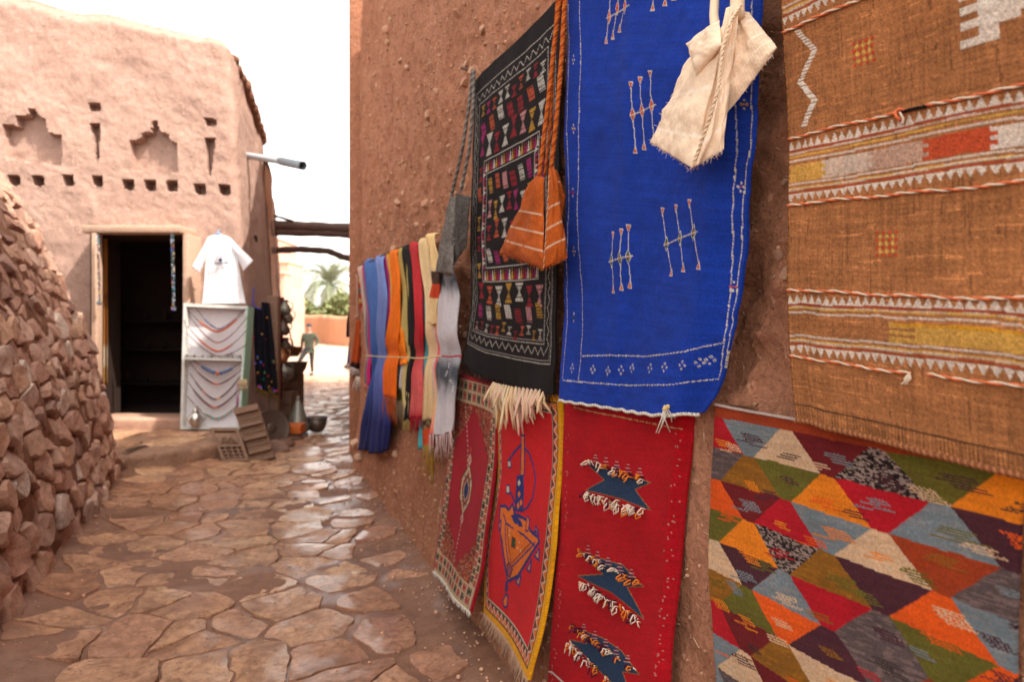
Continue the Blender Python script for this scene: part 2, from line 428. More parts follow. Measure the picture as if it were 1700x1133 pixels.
def clip_poly(P, n, d):
    out = []
    for i in range(len(P)):
        a, b = P[i], P[(i+1) % len(P)]
        da, db = a[0]*n[0]+a[1]*n[1]-d, b[0]*n[0]+b[1]*n[1]-d
        if da <= 0: out.append(a)
        if da*db < 0:
            t = da/(da-db); out.append((a[0]+t*(b[0]-a[0]), a[1]+t*(b[1]-a[1])))
    return out
def stone_mesh(P, zc, rng, thick=.02, dome=.006):
    # outline rounded and roughened, lip rounded over, slightly domed top
    Q = []
    n = len(P)
    for i in range(n):
        a, b = P[i], P[(i+1) % n]; ln = math.hypot(b[0]-a[0], b[1]-a[1]); k = max(1, int(ln/.036))
        for j in range(k):
            t = (j+.0)/k; Q.append((a[0]+(b[0]-a[0])*t, a[1]+(b[1]-a[1])*t))
    Q = np.array(Q)
    Q = .7*Q+.15*(np.roll(Q, 1, 0)+np.roll(Q, -1, 0))
    nx = fbm(Q[:, 0]*8, Q[:, 1]*8, 0, 4, 3); ny = fbm(Q[:, 0]*8, Q[:, 1]*8, 5.5, 4, 4)
    Q = Q+np.stack([nx, ny], -1)*.020
    c = Q.mean(0); m = len(Q)
    tilt = rng.normal(0, .018, 2)
    def top(xy, e): return gz(xy[:, 0], xy[:, 1])+thick+(xy-c)@tilt+dome*e+.004*fbm(xy[:, 0]*6, xy[:, 1]*6, 0, 3, 8)
    R = []
    R.append(np.c_[c+(Q-c)*1.0, gz(Q[:, 0], Q[:, 1])-.03])
    R.append(np.c_[Q, top(Q, 0)-.004])
    for f, e in ((.985, .0), (.8, .5), (.45, .9)):
        q = c+(Q-c)*f; R.append(np.c_[q, top(q, e)])
    R.append(np.array([[c[0], c[1], top(c[None], 1)[0]]]))
    V = np.concatenate(R); Fs = []
    for r in range(4):
        for i in range(m):
            j = (i+1) % m; Fs.append((r*m+i, r*m+j, (r+1)*m+j, (r+1)*m+i))
    for i in range(m): Fs.append((4*m+i, 4*m+(i+1) % m, 5*m))
    return V, Fs
def build_flags():
    rng = np.random.default_rng(21)
    seeds = []; y = 1.2
    row = 0
    while y < 21.5:
        sp = (.39 if y < 5.5 else .36) if y < 9 else .35; hy = sp*.66
        x = left_x(y)-.5+(row % 2)*sp/2
        while x < right_x(y)+.4:
            seeds.append((x+rng.uniform(-.55, .55)*sp, y+rng.uniform(-.6, .6)*hy)); x += sp*rng.uniform(.8, 1.25)
        y += hy; row += 1
    pts = np.array(seeds)
    out = []
    for i, p in enumerate(pts):
        d = pts-p; dist = np.hypot(d[:, 0], d[:, 1]); idx = np.where((dist < 1.2) & (dist > 1e-6))[0]
        P = [(p[0]-.5, p[1]-.5), (p[0]+.5, p[1]-.5), (p[0]+.5, p[1]+.5), (p[0]-.5, p[1]+.5)]
        gap = rng.uniform(.002, .009) if rng.random() < .8 else rng.uniform(.010, .024)
        for j in idx:
            n = d[j]/dist[j]; P = clip_poly(P, n, float(n@p)+dist[j]/2-gap)
            if len(P) < 3: break
        if len(P) < 3: continue
        A = np.array(P); area = .5*abs(np.dot(A[:, 0], np.roll(A[:, 1], 1))-np.dot(A[:, 1], np.roll(A[:, 0], 1)))
        if area < .012: continue
        dr = right_x(p[1])-p[0]; dl = p[0]-left_x(p[1])
        if dr < .12 or dl < .10: continue
        if dr < .5 and rng.random() < .35: continue
        if rng.random() < .012: continue
        sc = rng.uniform(.70, .9) if dr < .55 else rng.uniform(.96, 1.0)
        c = A.mean(0); A = c+(A-c)*sc
        out.append((math.hypot(p[0], p[1]), stone_mesh([tuple(a) for a in A], 0, rng, rng.uniform(.005, .014), rng.uniform(-.002, .004))))
    # visible and nearest first
    def vis(V):
        u, v = proj(V.mean(0)); return -150 < u < 1250 and v < 1300
    parts = sorted([o for o in out if vis(o[1][0])], key=lambda t: t[0]); near = parts[:298]; rest = parts[298:]
    for k, (_, (V, Fs)) in enumerate(near): sharpen(mesh_obj('flagstone', V, Fs, M_FLAG, GROUND).data, .45)
    b = MB()
    for _, (V, Fs) in rest: b.add(V, Fs)
    if b.v: o = b.build('distant_flagstones', M_FLAG, GROUND); o['kind'] = 'stuff'
    print('flagstones', len(out), len(parts))
    # straw bits, grit and pebbles trodden into the mud
    g = MB(); r2 = random.Random(4)
    for _ in range(1500):
        y = r2.uniform(2.2, 8) if r2.random() < .8 else r2.uniform(8, 14)
        side = r2.random()
        if side < .5: x = right_x(y)-abs(r2.gauss(0, .22))
        elif side < .8: x = left_x(y)+abs(r2.gauss(0, .2))
        else: x = r2.uniform(left_x(y), right_x(y))
        r = r2.uniform(.002, .009)*(1.6 if side < .8 and r2.random() < .1 else 1)
        g.ball((x, y, float(gz(x, y))+r*.6+.004), r, 5, 3, sc=(1, r2.uniform(.6, 1.2), .7))
    o = g.build('grit', M_PEB, GROUND); o['kind'] = 'stuff'
build_flags()

# ================================================================== RIGHT MUD WALL
def wall_rough(s, z):
    rec = .05*sstep(1.55, 1.68, s)*(1-sstep(1.86, 1.98, s))*sstep(1.25, 1.45, z)
    amp = 1+1.0*sstep(1.5, 1.68, s)*(1-sstep(1.9, 2.05, s))*sstep(1.2, 1.4, z)
    smooth = 1-.55*(1-sstep(1.0, 1.35, z))
    return (.018*fbm(s*1.7, z*1.7, 0, 3, 31)+smooth*amp*(.012*fbm(s*8, z*7, 0, 4, 33)+.022*np.maximum(fbm(s*20, z*17, 0, 2, 35)-.3, 0)-.022*np.maximum(fbm(s*14, z*10, 0, 3, 36)-.45, 0)))-rec-.02
def build_right_wall():
    root = thing('mud_wall', 'tall red mud plaster wall of the building on the right, hung with rugs and scarves', 'wall', tuple(wp(3, 0, 0)))
    s = np.concatenate([np.linspace(-6, .7, 60)[:-1], np.arange(.7, 2.9, .016), np.arange(2.9, 7.8, .02)])
    z = np.concatenate([np.arange(-.15, 3.3, .02), np.linspace(3.3, 6.0, 60), np.linspace(6.2, 10.6, 20)])
    Sg, Zg = np.meshgrid(s, z); O = wall_rough(Sg, Zg)+wall_flare(Zg)
    top = np.interp(s/L, [3.6, 5.2, 6.2, 7.0], [10.4, 7.2, 6.2, 5.6])+.1*fbm(s*.8, 0, 0, 3, 50)
    Zg = np.minimum(Zg, top[None]); V = wp(Sg, Zg, O)
    # rounded far corner, returning to the right
    k = 9; last = V[:, -1]; cols = []
    for i in range(1, k+1):
        t = PI/2*i/k; r = .22
        ds = r*math.sin(t); do = -r*(1-math.cos(t))
        cols.append(wp(Sg[:, -1]+ds, Zg[:, -1], O[:, -1]+do))
    for j in range(1, 6): cols.append(wp(Sg[:, -1]+.22, Zg[:, -1], O[:, -1]-.22-j*.9))
    V = np.concatenate([V]+[c[:, None] for c in cols], 1)
    ny, nx = V.shape[:2]; Vf = V.reshape(-1, 3); Fs = grid_faces(ny, nx)[:, ::-1]
    # top of the wall
    t0 = (ny-1)*nx; back = Vf[t0:t0+nx].copy(); back[:, 0] += 4.2; back[:, 1] += 1.0; n0 = len(Vf)
    i = np.arange(nx-1); Ft = np.stack([t0+i, t0+i+1, n0+i+1, n0+i], -1)
    mesh_obj('wall', np.concatenate([Vf, back]), np.concatenate([Fs, Ft]), M_WALL, root)
    # stones showing through the plaster
    rocks = make_rocks(6, 2, 77, .25)
    r2 = random.Random(11)
    spots = [(783,122,.045),(788,46,.032),(705,190,.038),(762,556,.028),(700,262,.03),(735,245,.03),(752,20,.03),(640,70,.028),(668,110,.03),(655,165,.025),(690,60,.022),(722,150,.022),(618,140,.03),(1268,455,.030),(1250,300,.016),(1290,250,.018),(1245,420,.014),(1275,590,.012),(1170,760,.02),(642,845,.035),(620,815,.05),(600,790,.08),(662,880,.03),(606,760,.06),(596,735,.07),(612,838,.04)]
    for u, v, r in spots:
        s_, z_ = wsz(u, v, .02); put_pebble(rocks, root, float(s_), float(z_), r, r2)
    for _ in range(150):
        s_ = r2.uniform(2.9, 7.6); z_ = r2.uniform(1.3, 4.4) if r2.random() < .8 else r2.uniform(.1, 1.3)
        put_pebble(rocks, root, s_, z_, r2.uniform(.010, .026)*(1.0 if r2.random() < .85 else 1.6), r2)
    g = MB(); N = 9000; ss = np.array([r2.uniform(.9, 2.9) if r2.random() < .2 else r2.uniform(2.6, 7.6) for _ in range(N)]); zs = np.array([r2.uniform(.05, 4.6) for _ in range(N)])
    off = wall_rough(ss, zs)+wall_flare(zs)
    for s_, z_, o_ in zip(ss, zs, off):
        r = r2.uniform(.003, .009)*(1.7 if s_ > 2.7 and r2.random() < .25 else 1)
        if r2.random() < .35: p = Vector(wp(s_, z_, o_+.001)); d = Vector(wp(s_+r2.uniform(-.03, .03), z_+r2.uniform(-.025, .025), o_+.003)); g.tube([p, d], .0014, 4, (.62, .45, .28))
        else: k = r2.uniform(.6, 1.2); g.ball(wp(s_, z_, o_+r*.2), r, 5, 3, (.46*k, .24*k, .145*k), (1, r2.uniform(.6, 1), r2.uniform(.6, 1)))
    q = g.build('grit_and_straw', vcol('grit', .95, 0, .3, .2), root); q['kind'] = 'stuff'
    return root
def make_rocks(n, sub, seed, rough=.35, cuts=7):
    out = []; rg = np.random.default_rng(seed)
    for i in range(n):
        bm = bmesh.new(); bmesh.ops.create_icosphere(bm, subdivisions=sub, radius=1)
        V = np.array([v.co[:] for v in bm.verts]); Fs = [[v.index for v in f.verts] for f in bm.faces]; bm.free()
        sg = rg.uniform(2.2, 4)
        V = V/((np.abs(V)**sg).sum(1)**(1/sg))[:, None]
        for _ in range(cuts):
            nrm = rg.normal(size=3); nrm /= np.linalg.norm(nrm); d = rg.uniform(.52, .92)
            ex = np.maximum(V@nrm-d, 0); V = V-ex[:, None]*nrm*.97
        V = V*(1+rough*.20*fbm(V[:, 0]*2.2+i*9, V[:, 1]*2.2, V[:, 2]*2.2, 4, seed+i))[:, None]
        V = V/np.abs(V).max(0)
        out.append(sharpen(raw_mesh('rock', V, Fs, M_PEB, smooth=True), .38))
    return out
def put_pebble(rocks, root, s, z, r, r2):
    me = rocks[r2.randrange(len(rocks))]
    o = bpy.data.objects.new('stone', me)
    off = float(wall_rough(np.array(s), np.array(z))+wall_flare(z))
    place(o, tuple(wp(s, z, off+r*.05)), root)
    o.scale = (r*r2.uniform(.7, 1.2), r*r2.uniform(.7, 1.1), r*r2.uniform(.6, 1)); o.rotation_euler = (r2.uniform(0, 6), r2.uniform(0, 6), r2.uniform(0, 6))
build_right_wall()

# second building of the right side, beyond the corner (carries the beams)
def build_right_far():
    root = thing('mud_wall', 'dark shaded end of the far right building, behind the last hanging rugs', 'wall', (-2.4, 10, 0))
    y = np.concatenate([np.arange(7.9, 10, .08), np.arange(10, 18, .25)]); z = np.arange(-.4, 7.2, .12)
    Y, Z = np.meshgrid(y, z); Z = -.4+(Z+.4)*(np.interp(y, [7.9, 8.6, 11.8, 18], [5.6, 5.9, 8.6, 8.8])[None]+.4)/7.5
    X = -1.70-.22*(Y-7.4)+.03*fbm(Y*2, Z*2, 0, 4, 60)+.012*Z
    V = np.stack([X, Y, Z], -1)
    c1 = V[:, -1:].copy(); c1[..., 0] += .3; c1[..., 1] += .12; c2 = c1.copy(); c2[..., 0] += 6
    b0 = V[:, :1].copy(); b0[..., 0] += .25; b0[..., 1] -= .1; b1 = b0.copy(); b1[..., 0] += 4
    V = np.concatenate([b1, b0, V, c1, c2], 1); ny, nx = V.shape[:2]
    Vf = V.reshape(-1, 3); t0 = (ny-1)*nx; back = Vf[t0:t0+nx].copy(); back[:, 0] += 5; i = np.arange(nx-1); n0 = len(Vf)
    mesh_obj('wall', np.concatenate([Vf, back]), np.concatenate([grid_faces(ny, nx)[:, ::-1], np.stack([t0+i, t0+i+1, n0+i+1, n0+i], -1)]), M_HOUSE2, root)
    p = MB(); p.box((-1.885, 7.88, -.1), (-1.70, 8.08, 5.9), bev=.02)
    p.build('door_post', M_WALL, root)
build_right_far()

# ================================================================== LEFT DRY STONE WALL
def lw_base(y): return -1.18-.40*y
def lw_off(z): z = np.maximum(z, 0); return .10*z+.095*z*z
def build_stone_wall():
    root = thing('stone_wall', 'rough dry stone wall of reddish rubble leaning back along the left of the path', 'wall', (-3.4, 5, 0))
    y = np.linspace(1.0, 6.85, 130); z = np.linspace(-.15, 3.45, 60)
    Y, Z = np.meshgrid(y, z)
    end = sstep(6.3, 6.8, Y)
    X = lw_base(Y)-lw_off(Z)+.006+.03*fbm(Y*7, Z*7, 0, 4, 70)-.10*sstep(6.6, 6.75, Y)
    V = np.stack([X, Y, Z], -1)
    cs = []
    for dx, dy in ((-.10, .06), (-.4, .10), (-3.6, .2)):
        c = V[:, -1:].copy(); c[..., 0] += dx; c[..., 1] += dy; cs.append(c)
    V = np.concatenate([V]+cs, 1); ny, nx = V.shape[:2]; Vf = V.reshape(-1, 3)
    t0 = (ny-1)*nx; back = Vf[t0:t0+nx].copy(); back[:, 0] -= 3; i = np.arange(nx-1); n0 = len(Vf)
    mesh_obj('mud_core', np.concatenate([Vf, back]), np.concatenate([grid_faces(ny, nx)[:, ::-1], np.stack([t0+i, t0+i+1, n0+i+1, n0+i], -1)]), M_CORE, root)
    rng = np.random.default_rng(17); r2 = random.Random(3)
    seeds = []; zz = .03
    while zz < 3.45:
        hh = rng.uniform(.10, .19); yy = 1.9+rng.uniform(0, .2)
        while yy < 6.95:
            w = rng.uniform(.12, .33)*(1.0 if rng.random() < .72 else .5); seeds.append((yy+w/2+rng.uniform(-.02, .02), zz+hh/2+rng.uniform(-.045, .045))); yy += w
        zz += hh
    pts = np.array(seeds); cells = []
    for i, p in enumerate(pts):
        d = pts-p; dist = np.hypot(d[:, 0], d[:, 1]); idx = np.where((dist < .6) & (dist > 1e-6))[0]
        P = [(p[0]-.22, p[1]-.16), (p[0]+.22, p[1]-.16), (p[0]+.22, p[1]+.16), (p[0]-.22, p[1]+.16)]; gap = rng.uniform(.001, .009) if rng.random() < .75 else rng.uniform(.01, .022)
        for k in idx:
            n = d[k]/dist[k]; P = clip_poly(P, n, float(n@p)+dist[k]/2-gap)
            if len(P) < 3: break
        if len(P) < 3: continue
        A = np.array(P)
        if A[:, 0].max() > 6.93 or A[:, 1].max() > 3.42: A[:, 0] = np.minimum(A[:, 0], 6.90); A[:, 1] = np.minimum(A[:, 1], 3.40)
        cells.append(A)
    def surf(q, o):
        y, z = q[:, 0], q[:, 1]; sl = .10+.19*np.maximum(z, 0); n = np.stack([np.ones_like(sl), np.full_like(sl, .40), sl], -1); n /= np.linalg.norm(n, axis=1)[:, None]
        b = np.stack([lw_base(y)-lw_off(z)-.10*sstep(6.6, 6.95, y), y, z], -1); return b+n*np.asarray(o)[:, None]
    out = []
    for A in cells:
        Q = []; n = len(A)
        for i in range(n):
            a, b = A[i], A[(i+1) % n]; ln = np.hypot(*(b-a)); k = max(1, int(ln/.038))
            for t in range(k): Q.append(a+(b-a)*t/k)
        Q = np.array(Q)
        if len(Q) < 5: continue
        Q = .6*Q+.2*(np.roll(Q, 1, 0)+np.roll(Q, -1, 0)); Q = Q+np.stack([fbm(Q[:, 0]*13, Q[:, 1]*13, 0, 3, 6), fbm(Q[:, 0]*13, Q[:, 1]*13, 4.4, 3, 7)], -1)*.010
        c = Q.mean(0); m = len(Q); size = math.sqrt(np.ptp(Q[:, 0])*np.ptp(Q[:, 1])); h0 = rng.uniform(-.015, .045)+.10*size; tl = rng.normal(0, .17, 2); pl = [(rng.normal(0, 1, 2), rng.uniform(.05, .33)) for _ in range(3)]
        def hgt(q):
            d = q-c; h = h0+d@tl
            for nv, k in pl: nv = nv/np.linalg.norm(nv); h = np.minimum(h, h0+.012+.25*size-(d@nv)*k*1.6-.06*size)
            return h+.012*fbm(q[:, 0]*14, q[:, 1]*14, h0*50, 4, 9)
        R = [surf(c+(Q-c)*.96, np.full(m, -.09)), surf(Q, np.minimum(hgt(Q)-.022, hgt(Q)*.6))]
        for f in (.90, .62, .3): q = c+(Q-c)*f; R.append(surf(q, hgt(q)))
        R.append(surf(c[None], hgt(c[None]))); V = np.concatenate(R)
        Fs = [(r*m+i, r*m+(i+1) % m, (r+1)*m+(i+1) % m, (r+1)*m+i) for r in range(4) for i in range(m)]+[(4*m+i, 4*m+(i+1) % m, 5*m) for i in range(m)]
        # area*closeness decides which stones are parts of their own
        u, v = proj(V.mean(0))
        if u < -160 or v > 1400: continue
        out.append((size*size/float(np.linalg.norm(V.mean(0)))**2, V, Fs))
    out.sort(key=lambda t: -t[0]); print('wall stones', len(out))
    for _, V, Fs in out[:296]: sharpen(mesh_obj('stone', V, [f[::-1] for f in Fs], M_ROCK, root).data, .5)
    b = MB()
    for _, V, Fs in out[296:]: b.add(V, [f[::-1] for f in Fs])
    if b.v: q = b.build('small_stones', M_ROCK, root); q['kind'] = 'stuff'; sharpen(q.data, .5)
build_stone_wall()

# ================================================================== LEFT ADOBE HOUSE
def build_house():
    root = thing('adobe_house', 'pale mud plaster house with stepped niches, small square holes and a dark doorway', 'house', (-4.9, 9.0, 0))
    cx, cy = -3.41, 9.12; sl = .115; R = .16
    # plan line: facade (a<0) then side wall (a>0)
    fa = np.arange(-4.6, -R, .02); sa = np.concatenate([np.arange(R, 1.2, .03), np.arange(1.2, 4.75, .08)])
    fdir = np.array([1, sl])/math.hypot(1, sl); sdir = np.array([-.27, 1])/math.hypot(.27, 1)
    fn = np.array([fdir[1], -fdir[0]]); sn = np.array([sdir[1], -sdir[0]])
    pl, nl, aa = [], [], []
    for a in fa: pl.append(np.array([cx, cy])+fdir*a); nl.append(fn); aa.append(a)
    p0 = np.array([cx, cy])-fdir*R; p1 = np.array([cx, cy])+sdir*R
    for t in np.linspace(0, 1, 9):
        q = (1-t)**2*p0+2*t*(1-t)*np.array([cx, cy])+t*t*p1; n = (1-t)*fn+t*sn; pl.append(q); nl.append(n/np.linalg.norm(n)); aa.append(-R+2*R*t)
    for a in sa[1:]: pl.append(np.array([cx, cy])+sdir*a); nl.append(sn); aa.append(a)
    pl = np.array(pl); nl = np.array(nl); aa = np.array(aa)
    z = np.concatenate([np.arange(-.2, 2.87, .04), np.arange(2.9, 4.69, .02), np.arange(4.71, 5.7, .03)])
    A, Z = np.meshgrid(aa, z)
    top = np.interp(aa, [-4.6, -2.5, 0, .4, 4.7], [6.35, 5.95, 5.50, 5.48, 5.36])+.04*fbm(aa*2, 0, 0, 3, 80)
    Zt = np.where(Z > 4.7, 4.7+(Z-4.7)*(top[None]-4.7)/(z[-1]-4.7), Z)
    bat = .072*Zt
    rnd = .07*sstep(.82, 1, (Zt-4.9)/(top[None]-4.9))
    mm = (fn+sn)/(1+float(fn@sn)); o = -rnd+.022*fbm(A*1.6, Zt*1.6, 0, 4, 81)+.005*fbm(A*9, Zt*9, 0, 3, 83)+.003*fbm(A*30, Zt*24, 0, 2, 84)
    PX, PY = pl[None, :, 0]+nl[None, :, 0]*o-mm[0]*bat, pl[None, :, 1]+nl[None, :, 1]*o-mm[1]*bat
    # niches pressed in: outlines in photo pixels
    U, Vv = CU+F*PX/PY, CV+F*(H-Zt)/PY
    def inside(poly):
        r = np.zeros(U.shape, bool); n = len(poly)
        for i in range(n):
            (x1, y1), (x2, y2) = poly[i], poly[(i+1) % n]
            c = ((y1 > Vv) != (y2 > Vv)); r ^= c & (U < (x2-x1)*(Vv-y1)/((y2-y1) or 1e-9)+x1)
        return r & (A < -.05)
    q = lambda pts: [(x/2.833, y/2.833) for x, y in pts]
    niche = [q([(14,585),(75,590),(75,545),(130,545),(135,508),(160,508),(180,545),(212,560),(222,625),(285,635),(290,775),(30,750)]),
             q([(615,662),(665,655),(670,625),(712,622),(715,572),(740,570),(745,615),(790,632),(800,665),(830,672),(840,810),(622,800)])]
    slots = [q([(422,578),(470,578),(462,755),(452,758)]), q([(966,648),(1012,650),(990,825),(980,825)]),
             q([(420,482),(470,486),(470,520),(425,520)]), q([(962,555),(1018,560),(1016,592),(968,590)])]
    holes = [q([(x-26, y-24), (x+22, y-26), (x+26, y+20), (x-4, y+25), (x-24, y+16)]) for x, y in ((66,848),(178,850),(322,850),(458,852),(604,868),(706,872),(808,876),(940,890),(1057,892))]
    dep = np.zeros(U.shape)
    for p in niche: dep = np.where(inside(p), .15, dep)
    for p in slots: dep = np.where(inside(p), .16, dep)
    for p in holes: dep = np.where(inside(p), .24, dep)
    PX -= nl[None, :, 0]*dep; PY -= nl[None, :, 1]*dep
    V = np.stack([PX, PY, Zt], -1); ny, nx = V.shape[:2]
    Fs = grid_faces(ny, nx)[:, ::-1]
    # doorway: drop the faces inside it
    ux, vy = U.reshape(-1), Vv.reshape(-1)
    fu, fv = ux[Fs].mean(1), vy[Fs].mean(1); fa_ = A.reshape(-1)[Fs].mean(1)
    door = (fu > 158) & (fu < 304) & (fv > 385) & (fv < 705) & (fa_ < 0)
    Fs = Fs[~door]
    Vf = V.reshape(-1, 3); t0 = (ny-1)*nx; n0 = len(Vf)
    tp = Vf[t0:t0+nx]; cen = np.array([[-7.2, 12.2, 5.2]]); b1 = tp*.86+cen*.14; b1[:, 2] = tp[:, 2]+.01; i = np.arange(nx-1); n1 = n0+nx
    mesh_obj('wall', np.concatenate([Vf, b1, cen]), [tuple(f) for f in Fs.tolist()]+[(t0+k, t0+k+1, n0+k+1, n0+k) for k in range(nx-1)]+[(n0+k, n0+k+1, n1) for k in range(nx-1)], M_HOUSE, root); sharpen(root.children[0].data, .7)
    g = MB(); r2 = random.Random(12)
    for _ in range(900):
        i_ = r2.randrange(10, ny-3); j_ = r2.randrange(5, nx-3)
        if dep[i_, j_] > 0 or dep[i_+1, j_] > 0 or abs(V[i_, j_+1]-V[i_, j_]).max() > .1: continue
        p = Vector(V[i_, j_]); 
        if 150 < U[i_, j_] < 312 and Vv[i_, j_] > 375: continue
        n3 = Vector((nl[j_, 0], nl[j_, 1], .07)); t3 = Vector((-nl[j_, 1], nl[j_, 0], 0)); a_ = r2.uniform(0, PI); d = (t3*math.cos(a_)+Vector((0, 0, 1))*math.sin(a_))*r2.uniform(.01, .045)
        g.tube([p-n3*.001, p+d+n3*.006], r2.uniform(.0015, .0035), 4)
    q = g.build('straw_flecks', plain('straw', (.62, .47, .32), .8), root); q['kind'] = 'stuff'
    # dark room behind the doorway, its shade painted into the plaster colour
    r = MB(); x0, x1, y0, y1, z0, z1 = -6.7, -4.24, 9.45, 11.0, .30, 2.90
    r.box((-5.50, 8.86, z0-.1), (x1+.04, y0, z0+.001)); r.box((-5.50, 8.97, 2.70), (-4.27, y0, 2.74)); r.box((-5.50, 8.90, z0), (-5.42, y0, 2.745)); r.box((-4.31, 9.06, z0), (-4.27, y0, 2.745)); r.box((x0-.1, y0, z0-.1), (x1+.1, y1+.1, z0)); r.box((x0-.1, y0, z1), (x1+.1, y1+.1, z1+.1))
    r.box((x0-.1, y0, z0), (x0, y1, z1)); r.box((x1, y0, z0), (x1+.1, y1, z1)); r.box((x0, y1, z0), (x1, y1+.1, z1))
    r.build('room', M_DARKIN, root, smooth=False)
    # jambs and lintel closing the wall thickness
    y = 9.0
    def P(u, v, yy=8.97): return pix(u, v, yy)
    fr = MB()
    a = P(150, 378); b = P(314, 390)
    fr.box((a[0]+.02, 8.76, b[2]+.0), (b[0]-.02, 9.36, a[2]), bev=.012)
    fr.build('lintel', M_FRAMEW, root)
    for ua, ub, ya in ((151, 160, 8.76), (303, 313, 8.86)):
        m = MB(); l, r_ = P(ua, 390, ya), P(ub, 700, ya)
        m.box((l[0], ya, .20), (r_[0], ya+(.14 if ua < 200 else .5), P(0, 390)[2]-.002), bev=.012); m.build('door_jamb', M_FRAMEW, root)
    m = MB(); l, r_ = P(150, 700), P(318, 700); m.box((l[0], 8.74, .12), (r_[0], 9.35, .345), bev=.03); m.build('threshold', M_HOUSE2, root)
    # overhanging mud eave on the side wall
    e = MB(); pts, rr = [], []
    for k in range(43):
        a = .45+k*.1; t = float(np.interp(a, aa, top)); n = sn
        bx = np.array([cx, cy])+sdir*a-mm*.072*t+n*(-.03+.03*math.sin(k*1.7)); pts.append((bx[0], bx[1], t-.03+.02*math.sin(k*2.3))); rr.append((.05+.06*min(1, k/14))*(1+.3*abs(math.sin(k*1.13))))
    e.tube(pts, rr, 8); e.build('eave', M_CORE, root)
    # small dark pock holes and a hook in the shaded side wall
    # water spout
    p0, p1 = Vector(pix(408, 258, 10.9)), Vector(pix(470, 268, 10.0)); p2 = Vector(pix(503, 275, 9.6))
    d = MB(); d.tube([p0-(p1-p0)*.6, p0, p1], .052, 14); d.build('water_spout', M_PIPE, root)
    d = MB(); d.tube([p1-(p1-p0)*.05, p2], [.064, .064], 14, cap=False); d.tube([p2, p1], [.05, .05], 14, cap=False); d.build('spout_collar', plain('darker_pipe', (.24, .29, .33), .5, var=.15), root)
    return root
HOUSE = build_house()

def build_left_far():
    root = thing('adobe_house', 'shaded mud wall with a rounded shoulder beyond the pale house, where the beams rest', 'house', (-5.2, 15.6, 0))
    y = np.arange(13.55, 17.4, .1); z = np.arange(-.4, 5.31, .1)
    Y, Z = np.meshgrid(y, z)
    t = np.interp(y, [13.5, 14.2, 15, 17.5], [5.3, 5.25, 5.0, 4.9]); Z = -.4+(Z+.4)*(t[None]+.4)/(z[-1]+.4)
    X = -4.62-.32*(Y-13.8)-.055*Z-.25*sstep(.85, 1, Z/t[None])+.035*fbm(Y*1.7, Z*1.7, 0, 4, 90)
    V = np.stack([X, Y, Z], -1); cs = []
    for dx, dy in ((-.12, .12), (-.4, .18), (-4, .5)):
        c = V[:, -1:].copy(); c[..., 0] += dx; c[..., 1] += dy; cs.append(c)
    V = np.concatenate([V]+cs, 1); ny, nx = V.shape[:2]; Vf = V.reshape(-1, 3)
    t0 = (ny-1)*nx; back = Vf[t0:t0+nx].copy(); back[:, 0] -= 3; i = np.arange(nx-1); n0 = len(Vf)
    mesh_obj('wall', np.concatenate([Vf, back]), np.concatenate([grid_faces(ny, nx)[:, ::-1], np.stack([t0+i, t0+i+1, n0+i+1, n0+i], -1)]), M_HOUSE2, root)
build_left_far()

